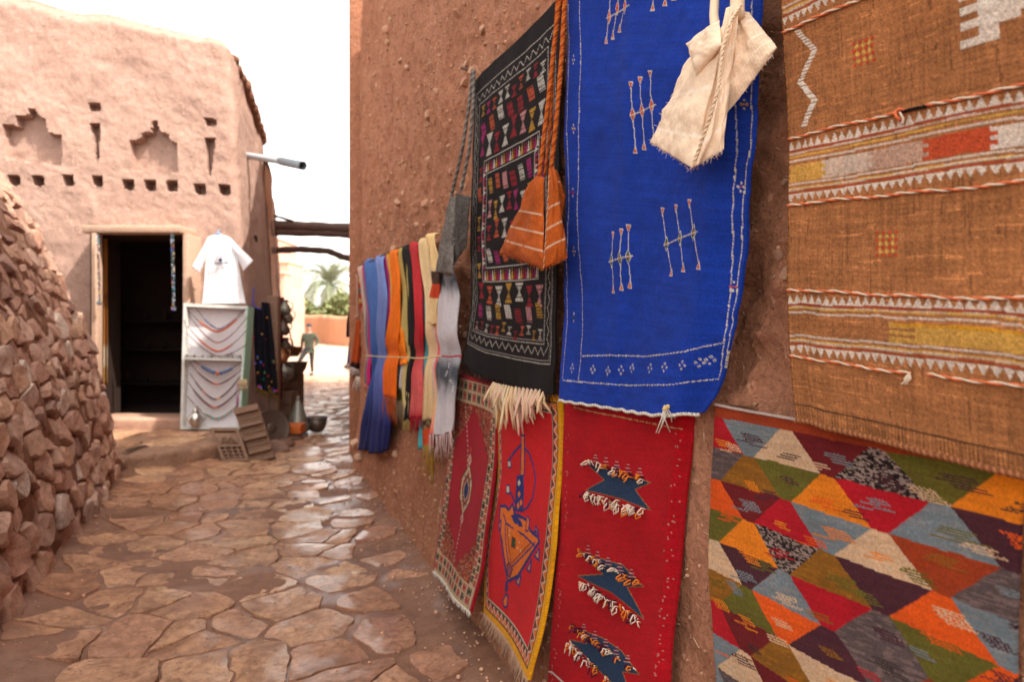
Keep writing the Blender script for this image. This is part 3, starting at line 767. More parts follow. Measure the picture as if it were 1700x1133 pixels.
# ---- stone platform in front of the doorway, and the ledge along the side wall
def build_platform():
    edge = [(-7.4, 6.95), (-3.98, 7.0), (-3.62, 7.25), (-3.34, 7.75), (-3.16, 8.3), (-3.10, 8.8), (-3.30, 9.6)]
    P = []
    for i in range(len(edge)-1):
        for t in np.linspace(0, 1, 14)[:-1]: P.append((1-t)*np.array(edge[i])+t*np.array(edge[i+1]))
    P.append(np.array(edge[-1])); P = np.array(P); n = len(P)
    tan = np.gradient(P, axis=0); tan /= np.linalg.norm(tan, axis=1)[:, None]; nor = np.stack([tan[:, 1], -tan[:, 0]], -1)
    rows = []
    for z, o in ((-.12, .02), (.02, .02), (.09, .0), (.15, .01), (.185, -.005), (.205, -.04), (.208, -.12), (.212, -.3)):
        q = P+nor*(o+.02*fbm(P[:, 0]*5, P[:, 1]*5, z*6, 3, 101)[:, None]); rows.append(np.c_[q, np.full(n, z)+.008*fbm(P[:, 0]*4, P[:, 1]*4, o*9, 2, 103)])
    V = np.stack(rows)
    back = V[-1].copy(); back[:, 1] = 9.6; back[:, 0] = np.minimum(back[:, 0], -3.5); V = np.concatenate([V, back[None]])
    o = mesh_obj('door_platform', V.reshape(-1, 3), grid_faces(*V.shape[:2]), rock_mat('platform_stone', [(0, (.33, .19, .12)), (1, (.33, .19, .12))], .55)); tag(o, kind='structure')
    # slabs of the platform top
    rng = np.random.default_rng(3)
    for (x0, x1, y0, y1) in ((-4.9, -4.2, 7.15, 7.8), (-5.7, -4.95, 7.15, 7.75), (-4.15, -3.6, 7.5, 8.1), (-5.3, -4.5, 7.85, 8.5), (-4.45, -3.7, 8.15, 8.6), (-6.2, -5.35, 7.85, 8.5)):
        poly = [(x0+.02, y0+.03), (x1-.06, y0+.01), (x1-.01, y1-.04), (x0+.05, y1-.01)]
        Q = []
        for i in range(4):
            a, b = poly[i], poly[(i+1) % 4]
            for t in np.linspace(0, 1, 6)[:-1]: Q.append((a[0]+(b[0]-a[0])*t+rng.normal(0, .012), a[1]+(b[1]-a[1])*t+rng.normal(0, .012)))
        Q = np.array(Q); c = Q.mean(0); R = [np.c_[Q, np.full(len(Q), .19)], np.c_[Q, np.full(len(Q), .222)], np.c_[c+(Q-c)*.95, np.full(len(Q), .232)], np.array([[c[0], c[1], .236]])]
        V = np.concatenate(R); m = len(Q); Fs = [(r*m+i, r*m+(i+1) % m, (r+1)*m+(i+1) % m, (r+1)*m+i) for r in range(2) for i in range(m)]+[(2*m+i, 2*m+(i+1) % m, 3*m) for i in range(m)]
        mesh_obj('slab', V, Fs, M_FLAG, o)
    # low ledge of stones along the side wall
    l = thing('stone_ledge', 'low ledge of rough stones along the foot of the shaded side wall carrying pots', 'ledge', (-4.4, 12.5, 0))
    rk = make_rocks(6, 3, 40, .3, 8); r2 = random.Random(8)
    for m_ in rk: m_.materials[0] = M_ROCK
    y = 9.9
    while y < 15.2:
        x = float(left_x(y))-.12; w = r2.uniform(.22, .4)
        o2 = bpy.data.objects.new('stone', rk[r2.randrange(6)]); place(o2, (x-.1, y, float(gz(x, y))+.1), l)
        o2.scale = (w*.8, w*.62, r2.uniform(.13, .2)); o2.rotation_euler = (r2.uniform(-.1, .1), r2.uniform(-.1, .1), r2.uniform(0, 3)); y += w*.95
build_platform()

# ================================================================== BEAMS AND THE FAR PLACE
def build_beams():
    def bm_(name, label, pts, r, sc=1.):
        m = MB(); P = [Vector(p) for p in pts]
        Q, rr = [], []
        for i in range(len(P)-1):
            for t in np.linspace(0, 1, 7)[:-1]: Q.append(P[i].lerp(P[i+1], t)); rr.append(r*(1+.08*math.sin(len(Q)*1.9)))
        Q.append(P[-1]); rr.append(r); m.tube(Q, rr, 10)
        o = m.build(name, M_BEAM); tag(o, label, 'beam', 'beams spanning the alley'); return o
    y = 14.6
    bm_('wooden_beam', 'thick upper wooden beam spanning the alley between the two buildings', [pix(452, 374, y), pix(520, 377, y), pix(604, 381, y)], .115)
    bm_('wooden_beam', 'slightly thinner beam lying tight under the thick upper beam', [pix(452, 385, y), pix(540, 387, y), pix(604, 391, y)], .085)
    bm_('wooden_beam', 'thin crooked lower beam bending down at its right end', [pix(452, 416, 15), pix(500, 414, 15), pix(545, 417, 15), pix(570, 427, 15), pix(604, 434, 15)], .075)
    bm_('wooden_beam', 'short dark stick on top of the upper beam at its left end', [pix(455, 358, 14.5), pix(486, 367, 14.5)], .03)
build_beams()
def far_building(label, x0, x1, y0, y1, top, bat=.04, steps=(), mat=M_FAR, win=()):
    cx, cy = (x0+x1)/2, (y0+y1)/2; root = thing('adobe_house', label, 'house', (cx, y0, float(gz(cx, y0))))
    def blk(m, x0, x1, y0, y1, z0, z1, b):
        V = []
        for z in np.linspace(z0, z1, 9):
            t = (z-z0)*b
            for px, py in ((x0+t, y0+t), (x1-t, y0+t), (x1-t, y1-t), (x0+t, y1-t)): V.append((px+.03*math.sin(z*3+px), py, z))
        Fs = [(r*4+k, r*4+(k+1) % 4, (r+1)*4+(k+1) % 4, (r+1)*4+k) for r in range(8) for k in range(4)]+[(32, 33, 34, 35)]
        m.add(V, Fs)
    m = MB(); blk(m, x0, x1, y0, y1, -.3, top, bat); m.build('wall', mat, root, smooth=False)
    m = MB(); m.box((x0+top*bat-.06, y0+top*bat-.06, top), (x1-top*bat+.06, y1-top*bat+.06, top+.14), bev=.03); m.build('parapet', mat, root)
    for (a, b, za, zb) in win:
        m = MB(); m.box((a, y0+za*bat-.03, za), (b, y0+za*bat+.25, zb)); m.build('window', M_DARKIN, root, smooth=False)
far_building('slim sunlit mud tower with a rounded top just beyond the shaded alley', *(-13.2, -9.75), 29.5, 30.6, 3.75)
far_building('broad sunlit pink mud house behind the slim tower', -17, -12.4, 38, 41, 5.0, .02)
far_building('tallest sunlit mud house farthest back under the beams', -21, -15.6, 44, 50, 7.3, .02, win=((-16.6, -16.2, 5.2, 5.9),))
def build_low_wall():
    root = thing('garden_wall', 'low curved orange mud garden wall in full sun at the end of the alley', 'wall', (-11.5, 44, .4))
    ctrl = [(-14.6, 46), (-12.6, 44.5), (-11.3, 42), (-9.6, 40), (-7, 39), (-2, 38.5), (4, 38.5)]
    P = []
    for i in range(len(ctrl)-1):
        for t in np.linspace(0, 1, 9)[:-1]: P.append((1-t)*np.array(ctrl[i])+t*np.array(ctrl[i+1]))
    P = np.array(P); tan = np.gradient(P, axis=0); tan /= np.linalg.norm(tan, axis=1)[:, None]; nor = np.stack([tan[:, 1], -tan[:, 0]], -1)
    rows = []
    for o, z in ((.02, -.5), (.0, 0), (-.02, .9), (-.03, 1.55), (-.08, 1.72), (-.2, 1.76), (-.33, 1.7), (-.4, -.5)):
        q = P+nor*(o+.04*fbm(P[:, 0], P[:, 1], z, 3, 120)[:, None]); g = gz(P[:, 0], P[:, 1]); rows.append(np.c_[q, g+z+.05*fbm(P[:, 0], P[:, 1], 0, 3, 121)])
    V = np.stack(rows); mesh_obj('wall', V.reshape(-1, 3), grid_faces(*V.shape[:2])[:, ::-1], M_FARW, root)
build_low_wall()

M_PALM = plain('palm_leaf', (.30, .34, .22), .6, var=.4, nscale=3); M_BUSH = plain('bush_leaf', (.24, .27, .11), .7, var=.45, nscale=2)  # palm green paled to paint in the distance haze
M_TRUNK = plain('palm_trunk', (.15, .10, .07), .95)
def build_palm():
    r2 = random.Random(5); y0 = 62.; c = Vector(pix(547, 474, y0)); g = float(gz(c.x, y0))
    root = thing('palm_tree', 'bushy date palm with arching grey green fronds behind the garden wall', 'tree', (c.x, y0, g))
    m = MB(); m.tube([(c.x-.2, y0, g-.3), (c.x-.1, y0, (g+c.z)/2), (c.x, y0, c.z)], [.38, .3, .33], 12); m.build('trunk', M_TRUNK, root)
    for k in range(58):
        az = k*2.399+r2.uniform(-.2, .2); el = math.radians(r2.uniform(-15, 82)); ln = r2.uniform(3.6, 4.8)
        pts = []; p = c.copy(); e = el
        for i in range(9):
            pts.append(p.copy()); d = Vector((math.cos(az)*math.cos(e), math.sin(az)*math.cos(e), math.sin(e))); p += d*ln/8; e -= .20+.1*math.cos(el)
        f = MB(); f.tube(pts, [.045-.004*i for i in range(9)], 4)
        for i in range(1, 8):
            for h in range(3):
                q = pts[i].lerp(pts[i+1], h/3); d = (pts[i+1]-pts[i]).normalized(); side = d.cross(Vector((0, 0, 1))).normalized(); up = side.cross(d)
                for sg in (-1, 1):
                    w = .62*math.sin(PI*(i+h/3+.6)/9.2)+.12; tip = q+side*sg*w*.8+d*w*.75+up*(.16*w-.12)
                    b = d*.05; f.add([q-b, q+b, tip+up*.01, q+up*.03], [(0, 1, 2), (0, 2, 3)])
        f.build('frond', M_PALM, root)
build_palm()
def build_bush(label, cx, cy, w, h, n, seed):
    r2 = random.Random(seed); g = float(gz(cx, cy))
    root = thing('bush', label, 'bush', (cx, cy, g), 'bushes behind the garden wall')
    m = MB(); [m.tube([(cx+r2.uniform(-.2, .2), cy, g), (cx+r2.uniform(-w, w)*.6, cy+r2.uniform(-.5, .5), g+h*.7)], [.06, .02], 5) for _ in range(7)]; m.build('stem', M_TRUNK, root)
    f = MB()
    for _ in range(n):
        t = r2.uniform(0, 2*PI); rr = r2.random()**.5; x = cx+math.cos(t)*rr*w; y = cy+math.sin(t)*rr*w*.6
        z = g+h*(.25+.75*r2.random()*math.sqrt(max(0, 1-rr*rr*.8)))*(1+.25*math.sin(x*2.3+y)); s = r2.uniform(.08, .2); a = r2.uniform(0, 6.3); tl = r2.uniform(-.8, .8)
        u = Vector((math.cos(a), math.sin(a), tl))*s; v = Vector((-math.sin(a), math.cos(a), r2.uniform(-.5, .9)))*s*.5; c = Vector((x, y, z))
        f.add([c-u, c-v, c+u, c+v], [(0, 1, 2, 3)])
    f.build('foliage', M_BUSH, root)
for i, (u, y, w, h, lab) in enumerate(((528, 50, 1.3, 3.1, 'dense green bush left of the palm trunk behind the garden wall'), (552, 48, 1.5, 2.9, 'yellowish green bush right in front of the palm'), (574, 46, 1.3, 2.7, 'pale green bush at the right end of the garden wall next to the dark post'), (595, 52, 2, 3.6, 'bush half hidden behind the dark post of the right building'))):
    build_bush(lab, (u-CU)/F*y, y, w, h, 2600, 30+i)
# ================================================================== CLOTH
WN = np.array([-1, -K, 0])/L            # out of the right wall
class Cloth:
    """a hanging cloth: left and right edges follow given points, the rest is woven between them"""
    def __init__(s, left, right, nx, ny, off, bot=None, top=None):
        b = np.linspace(0, 1, ny); a = np.linspace(0, 1, nx)
        s.A, s.B = np.meshgrid(a, b); s.O = off(s.A, s.B)
        def edge(pts, aa):
            pts = np.array(pts, float); bb = (pts[:, 1]-pts[0, 1])/(pts[-1, 1]-pts[0, 1])
            for _ in range(2):
                o = np.array([float(off(np.array([aa]), np.array([t]))[0]) for t in bb]); S_, Z_ = wsz(pts[:, 0], pts[:, 1], o)
                d = np.r_[0, np.cumsum(np.hypot(np.diff(S_), np.diff(Z_)))]; bb = d/d[-1]
            e = np.stack([np.interp(b, bb, S_), np.interp(b, bb, Z_)], -1)
            if len(pts) > 2:
                k = max(3, ny//14)|1; pad = k//2; ker = np.ones(k)/k
                for _ in range(2):
                    for j in range(2):
                        x = np.r_[2*e[0, j]-e[pad:0:-1, j], e[:, j], 2*e[-1, j]-e[-2:-pad-2:-1, j]]; e[:, j] = np.convolve(x, ker, 'valid')
            return e
        el, er = edge(left, 0.), edge(right, 1.)
        s.S = el[:, None, 0]*(1-s.A)+er[:, None, 0]*s.A; s.Z = el[:, None, 1]*(1-s.A)+er[:, None, 1]*s.A
        if bot is not None: s.Z = s.Z+np.interp(s.A, [t[0] for t in bot], [t[1] for t in bot])*s.B**4
        if top is not None: s.Z = s.Z+np.interp(s.A, [t[0] for t in top], [t[1] for t in top])*(1-s.B)**4
        s.P = wp(s.S, s.Z, s.O); s.nx, s.ny = nx, ny
        s.W = float(np.abs(el[:, 0]-er[:, 0]).mean()); s.H = float(((el[0, 1]-el[-1, 1])+(er[0, 1]-er[-1, 1]))/2)
        s.X, s.Y = s.A*s.W, s.B*s.H
        s.col = np.zeros((ny, nx, 3)); s.rel = np.zeros((ny, nx)); s.u, s.v = proj(s.P)
    def uv(s, u, v):
        i = int(np.argmin((s.u-u)**2+(s.v-v)**2)); r, c = divmod(i, s.nx); r = min(max(r, 1), s.ny-2); c = min(max(c, 1), s.nx-2)
        J = np.array([[(s.u[r, c+1]-s.u[r, c-1])/2, (s.u[r+1, c]-s.u[r-1, c])/2], [(s.v[r, c+1]-s.v[r, c-1])/2, (s.v[r+1, c]-s.v[r-1, c])/2]])
        d = np.linalg.solve(J, [u-s.u[r, c], v-s.v[r, c]])
        return ((c+d[0])/(s.nx-1)*s.W, (r+d[1])/(s.ny-1)*s.H)
    def uvs(s, pts): return [s.uv(*p) for p in pts]
    def point(s, x, y, lift=0.):
        fx = np.clip(x/s.W, 0, 1)*(s.nx-1); fy = np.clip(y/s.H, 0, 1)*(s.ny-1); c, r = int(min(fx, s.nx-2)), int(min(fy, s.ny-2)); tx, ty = fx-c, fy-r
        P = s.P[r, c]*(1-tx)*(1-ty)+s.P[r, c+1]*tx*(1-ty)+s.P[r+1, c]*(1-tx)*ty+s.P[r+1, c+1]*tx*ty
        return P+WN*lift
    def _box(s, x0, x1, y0, y1):
        c0 = max(0, int(x0/s.W*(s.nx-1))); c1 = min(s.nx, int(x1/s.W*(s.nx-1))+2); r0 = max(0, int(y0/s.H*(s.ny-1))); r1 = min(s.ny, int(y1/s.H*(s.ny-1))+2)
        return slice(r0, max(r0, r1)), slice(c0, max(c0, c1))
    def put(s, sl, m, col, rel):
        c = s.col[sl]; c[m] = col if not callable(col) else col(s.X[sl][m], s.Y[sl][m])
        if rel: s.rel[sl][m] = rel
    def poly(s, pts, col, rel=0.):
        p = np.array(pts); sl = s._box(p[:, 0].min(), p[:, 0].max(), p[:, 1].min(), p[:, 1].max()); X, Y = s.X[sl], s.Y[sl]; r = np.zeros(X.shape, bool)
        for i in range(len(p)):
            (x1, y1), (x2, y2) = p[i], p[(i+1) % len(p)]
            r ^= ((y1 > Y) != (y2 > Y)) & (X < (x2-x1)*(Y-y1)/((y2-y1) or 1e-9)+x1)
        s.put(sl, r, col, rel)
    def line(s, pts, w, col, rel=0., dash=None, wob=0.):
        t0 = 0.
        for i in range(len(pts)-1):
            (x1, y1), (x2, y2) = pts[i], pts[i+1]; ln = math.hypot(x2-x1, y2-y1)
            if ln < 1e-6: continue
            q = w+abs(wob); sl = s._box(min(x1, x2)-q, max(x1, x2)+q, min(y1, y2)-q, max(y1, y2)+q); X, Y = s.X[sl], s.Y[sl]
            if X.size == 0: t0 += ln; continue
            dx, dy = (x2-x1)/ln, (y2-y1)/ln; t = (X-x1)*dx+(Y-y1)*dy; d = (X-x1)*dy-(Y-y1)*dx
            if wob: d = d+wob*vnoise((t+t0)*60, x1*40)
            m = (np.abs(d) < w/2) & (t >= -w*.3) & (t <= ln+w*.3)
            if dash: m &= (((t+t0) % dash[0]) < dash[1])
            s.put(sl, m, col, rel); t0 += ln
    def tri(s, x, y, w, h, col, rel=0.): s.poly([(x-w/2, y), (x+w/2, y), (x, y-h)], col, rel)
    def diamond(s, x, y, w, h, col, rel=0.): s.poly([(x, y-h/2), (x+w/2, y), (x, y+h/2), (x-w/2, y)], col, rel)
    def build(s, name, mat, parent=None, thick=.006, back=False, jitter=.10, seed=1):
        rg = np.random.default_rng(seed); c = s.col*(1+jitter*rg.normal(size=s.col.shape[:2]))[..., None]; c = np.clip(c, 0, 1)
        V = (s.P+WN*s.rel[..., None]).reshape(-1, 3); C = c.reshape(-1, 3); UV = np.stack([s.X, s.H-s.Y], -1).reshape(-1, 2)
        Fs = [grid_faces(s.ny, s.nx)]
        nx, ny = s.nx, s.ny
        if back:
            n0 = len(V); V = np.concatenate([V, V-WN*thick]); C = np.concatenate([C, C*.9]); UV = np.concatenate([UV, UV]); Fs.append(grid_faces(ny, nx, n0)[:, ::-1])
            loop = np.concatenate([np.arange(nx), np.arange(1, ny)*nx+nx-1, (ny-1)*nx+np.arange(nx-2, -1, -1), np.arange(ny-2, -1, -1)*nx]); k = loop+n0
        else:
            loop = np.concatenate([np.arange(nx), np.arange(1, ny)*nx+nx-1, (ny-1)*nx+np.arange(nx-2, -1, -1), np.arange(ny-2, -1, -1)*nx])
            n0 = len(V); k = np.arange(n0, n0+len(loop)); V = np.concatenate([V, V[loop]-WN*thick]); C = np.concatenate([C, C[loop]*.9]); UV = np.concatenate([UV, UV[loop]])
        Fs.append(np.stack([loop[:-1], loop[1:], k[1:], k[:-1]], -1))
        return mesh_obj(name, V, np.concatenate(Fs), mat, parent, cols=C, uvs=UV)
WHITE = lin(205, 195, 180); CREAM = lin(200, 175, 140); RED = lin(165, 14, 28); CRIM = lin(158, 8, 30)
def cord(name, pts, r, cols, parent, mat=None, strands=2, turns=60, n=5, seed=0):
    """twisted yarn of two or three plies along a line of points"""
    pts = [Vector(p) for p in pts]; cum = [0.]
    for i in range(1, len(pts)): cum.append(cum[-1]+(pts[i]-pts[i-1]).length)
    ln = cum[-1]; m = MB(); steps = max(8, int(ln*turns*5)); r2 = random.Random(seed)
    P = np.array([p[:] for p in pts]); cu = np.array(cum)
    for k in range(strands):
        q = []
        for i in range(steps+1):
            t = i/steps*ln; c = Vector([float(np.interp(t, cu, P[:, j])) for j in range(3)]); t2 = min(ln, t+.002); t1 = max(0, t-.002)
            d = Vector([float(np.interp(t2, cu, P[:, j])-np.interp(t1, cu, P[:, j])) for j in range(3)]); a, b = frame_of(d)
            ph = 2*PI*(t*turns+k/strands)+.8*math.sin(t*31); q.append(c+(a*math.cos(ph)+b*math.sin(ph))*r*.55)
        m.tube(q, r*.62, n, cols[k % len(cols)])
    return m.build(name, mat or M_YARN, parent)
def fringe(parent, name, root_pts, length, r, col, n, seed, lean=(0, 0, 0), clump=1, spread=.01, as_stuff=True):
    r2 = random.Random(seed); m = MB(); P = np.array(root_pts, float); t = np.linspace(0, 1, len(P))
    for i in range(n):
        tt = (i+.5+r2.uniform(-.3, .3))/n; c = Vector([float(np.interp(tt, t, P[:, j])) for j in range(3)])
        for _ in range(clump):
            l = length*r2.uniform(.65, 1.15); d = Vector((r2.gauss(0, spread), r2.gauss(0, spread), 0))+Vector(lean)*r2.uniform(.4, 1.4); cv = Vector((r2.gauss(0, spread), r2.gauss(0, spread), 0))
            q = [c+Vector((0, 0, .004)), c+Vector((0, 0, -l*.3))+d*.2+cv*.3, c+Vector((0, 0, -l*.65))+d*.6+cv*.5, c+Vector((0, 0, -l))+d]
            k = r2.uniform(.8, 1.1); m.tube(q, [r, r*.95, r*.85, r*.5], 4, tuple(x*k for x in col))
    o = m.build(name, M_YARN, parent)
    if as_stuff: o['kind'] = 'stuff'
    return o
def row_pts(c, y, x0=0., x1=None, n=20, lift=0.): return [c.point(x, y, lift) for x in np.linspace(x0, c.W if x1 is None else x1, n)]
def center_of(c): p = c.P[-1, c.nx//2]; return tuple(p)

# ------------------------------------------------------------------ blue flat weave
def build_blue():
    c3 = lambda x, y: (920+x/1.6175, y/1.6175)
    def off(a, b): return .05+.012*np.sin(a*5.2+1.1+b*1.3)+.006*np.sin(a*13+b*5)+.03*b**3-.035*sstep(.86, 1, a)*(.5+.8*b)+.010*np.exp(-((a-.42)/.05)**2)+.004*np.sin(b*21+a*4)+.002*vnoise(a*25, b*40)
    c = Cloth([(951, -70), (942, 0), (940, 150), (939, 300), (936, 430), (931, 600), (928, 664)], [(1275, -110), (1262, 20), (1254, 148), (1250, 247), (1240, 383), (1219, 545), (1196, 642), (1166, 686)], 300, 480, off, bot=[(0, 0), (.25, -.004), (.55, -.012), (.8, -.012), (1, 0)])
    base = lin(22, 57, 156); c.col[:] = base; c.col *= (1+.12*fbm(c.X*6, c.Y*180, 0, 2, 7)+.06*fbm(c.X*3, c.Y*3, 0, 3, 8))[..., None]
    lt = [(941, 0), (940, 247), (938, 433), (932, 632)]
    w = .0034
    def L_(pts, **k): c.line(c.uvs([c3(*p) for p in pts]), w, WHITE, .0012, **k)
    for pts in ([(38, 10), (36, 400), (33, 700), (23, 1018)], [(68, 0), (68, 300), (62, 550), (72, 960), (65, 1025)], [(75, 957), (160, 955), (250, 958), (350, 945), (455, 921)], [(23, 1022), (110, 1030), (200, 1036), (320, 1033), (445, 1018)],
                [(500, -80), (487, 290), (490, 430), (480, 650), (455, 930), (445, 1012)], [(540, -60), (530, 240), (527, 400), (505, 620), (482, 830), (458, 1000)]): L_(pts, dash=(.0075, .0062), wob=.0006)
    OR, DR, GR, YE = lin(200, 80, 50), lin(110, 20, 40), lin(30, 80, 50), lin(190, 150, 60)
    def motif(top, mid, bot_, col2, k=1.):
        a, b, d = c.uv(*c3(*top)), c.uv(*c3(*mid)), c.uv(*c3(*bot_)); s_ = .021*k
        c.line([a, b, d], .0032, WHITE, .0012)
        for (x, y), sg in ((a, 1), (d, -1)):
            c.poly([(x-s_/2, y-sg*s_*.5), (x+s_/2, y-sg*s_*.5), (x, y+sg*s_*.75)], WHITE, .001); c.poly([(x-s_/3.3, y-sg*s_*.36), (x+s_/3.3, y-sg*s_*.36), (x, y+sg*s_*.45)], OR, .001)
        x, y = b; c.diamond(x, y, s_*1.05, s_*2.3, WHITE, .001); c.diamond(x, y, s_*.78, s_*1.8, col2, .001); c.diamond(x, y, s_*.3, s_*.7, OR, .001)
    G = [([(206, 228), (231, 215), (258, 198)], [(211, 307), (236, 297), (262, 283)], [(218, 403), (242, 392), (268, 380)], OR),
         ([(152, -40), (176, -55), (196, -70)], [(148, 45), (170, 20), (190, 15)], [(140, 108), (158, 95), (176, 78)], OR),
         ([(272, -170), (300, -185), (325, -200)], [(270, -90), (297, -100), (322, -110)], [(265, 18), (298, 5), (322, -10)], OR),
         ([(158, 632), (180, 623), (200, 613)], [(154, 700), (176, 695), (199, 690)], [(159, 778), (181, 772), (204, 765)], GR),
         ([(291, 568), (327, 558), (363, 545)], [(302, 655), (338, 640), (374, 625)], [(315, 733), (347, 722), (388, 713)], GR),
         ([(370, 150), (400, 140), (430, 130)], [(372, 240), (404, 230), (436, 218)], [(380, 330), (410, 318), (440, 305)], OR)]
    for tp, md, bt, cc in G:
        for i in range(3): motif(tp[i], md[i], bt[i], cc)
        p = c.uvs([c3(md[0][0]-8, md[0][1]+4), c3(md[2][0]+12, md[2][1]-3)]); c.line(p, .003, WHITE, .0012)
    for i, (x, y) in enumerate([(48, 990), (104, 993), (144, 997), (180, 995), (209, 990), (257, 990), (296, 987), (343, 982), (391, 975), (420, 968)]):
        px, py = c.uv(*c3(x, y)); r = .0105
        for dx, dy in ((r, 0), (-r, 0), (0, r), (0, -r)): c.diamond(px+dx, py+dy, r*1.0, r*1.0, WHITE, .001)
        for dx, dy in ((r, 0), (-r, 0), (0, r), (0, -r)): c.diamond(px+dx, py+dy, r*.45, r*.45, base)
    for i, (x, y) in enumerate([(52, 160), (52, 345), (50, 517), (53, 675), (53, 853), (510, 280), (502, 502), (482, 770), (512, 60)]):
        px, py = c.uv(*c3(x, y)); r = .0075; cc = [GR, YE, RED, OR][i % 4]
        for dx, dy in ((r, 0), (-r, 0)): c.diamond(px+dx, py+dy, r*1.3, r*1.3, cc if i % 3 else WHITE, .001)
        for dx, dy in ((0, r*1.5), (0, -r*1.5)): c.diamond(px+dx, py+dy, r, r*1.3, WHITE, .001)
        c.diamond(px, py, r*.8, r, cc)
    # stray pills and lint
    rg = random.Random(2)
    for _ in range(60):
        x, y = rg.uniform(0, c.W), rg.uniform(.2, c.H); c.diamond(x, y, .004, .004, lin(60, 50, 110))
    root = thing('rug', 'long bright blue flat woven rug with thin white stitched lines and small diamond motifs', 'rug', center_of(c))
    c.build('woven_panel', M_WOOL, root, .008)
    pts = [c.point(x, c.H, .001)+np.array([0, 0, .002*math.sin(x*70)-.003]) for x in np.linspace(.0, c.W*.985, 60)]
    cord('hem_cord', pts, .0050, [WHITE, lin(180, 168, 150)], root, turns=70)
    e = c.point(c.W*.86, c.H*.985, .01); m = MB(); r2 = random.Random(1)
    for k in range(7):
        d = Vector((r2.uniform(-.02, .03), 0, -r2.uniform(.02, .06))); q = Vector(e); m.tube([q+Vector((0, 0, .01)), q+d*.4+Vector((r2.uniform(-.01, .01), -.01, 0)), q+d*1.2], .0016, 4, WHITE)
    for k in range(2): m.ball(Vector(e)+Vector((.008*k, -.004, .006*k)), .007, 6, 4, lin(200, 170, 110))
    m.build('knotted_threads', M_YARN, root)
build_blue()

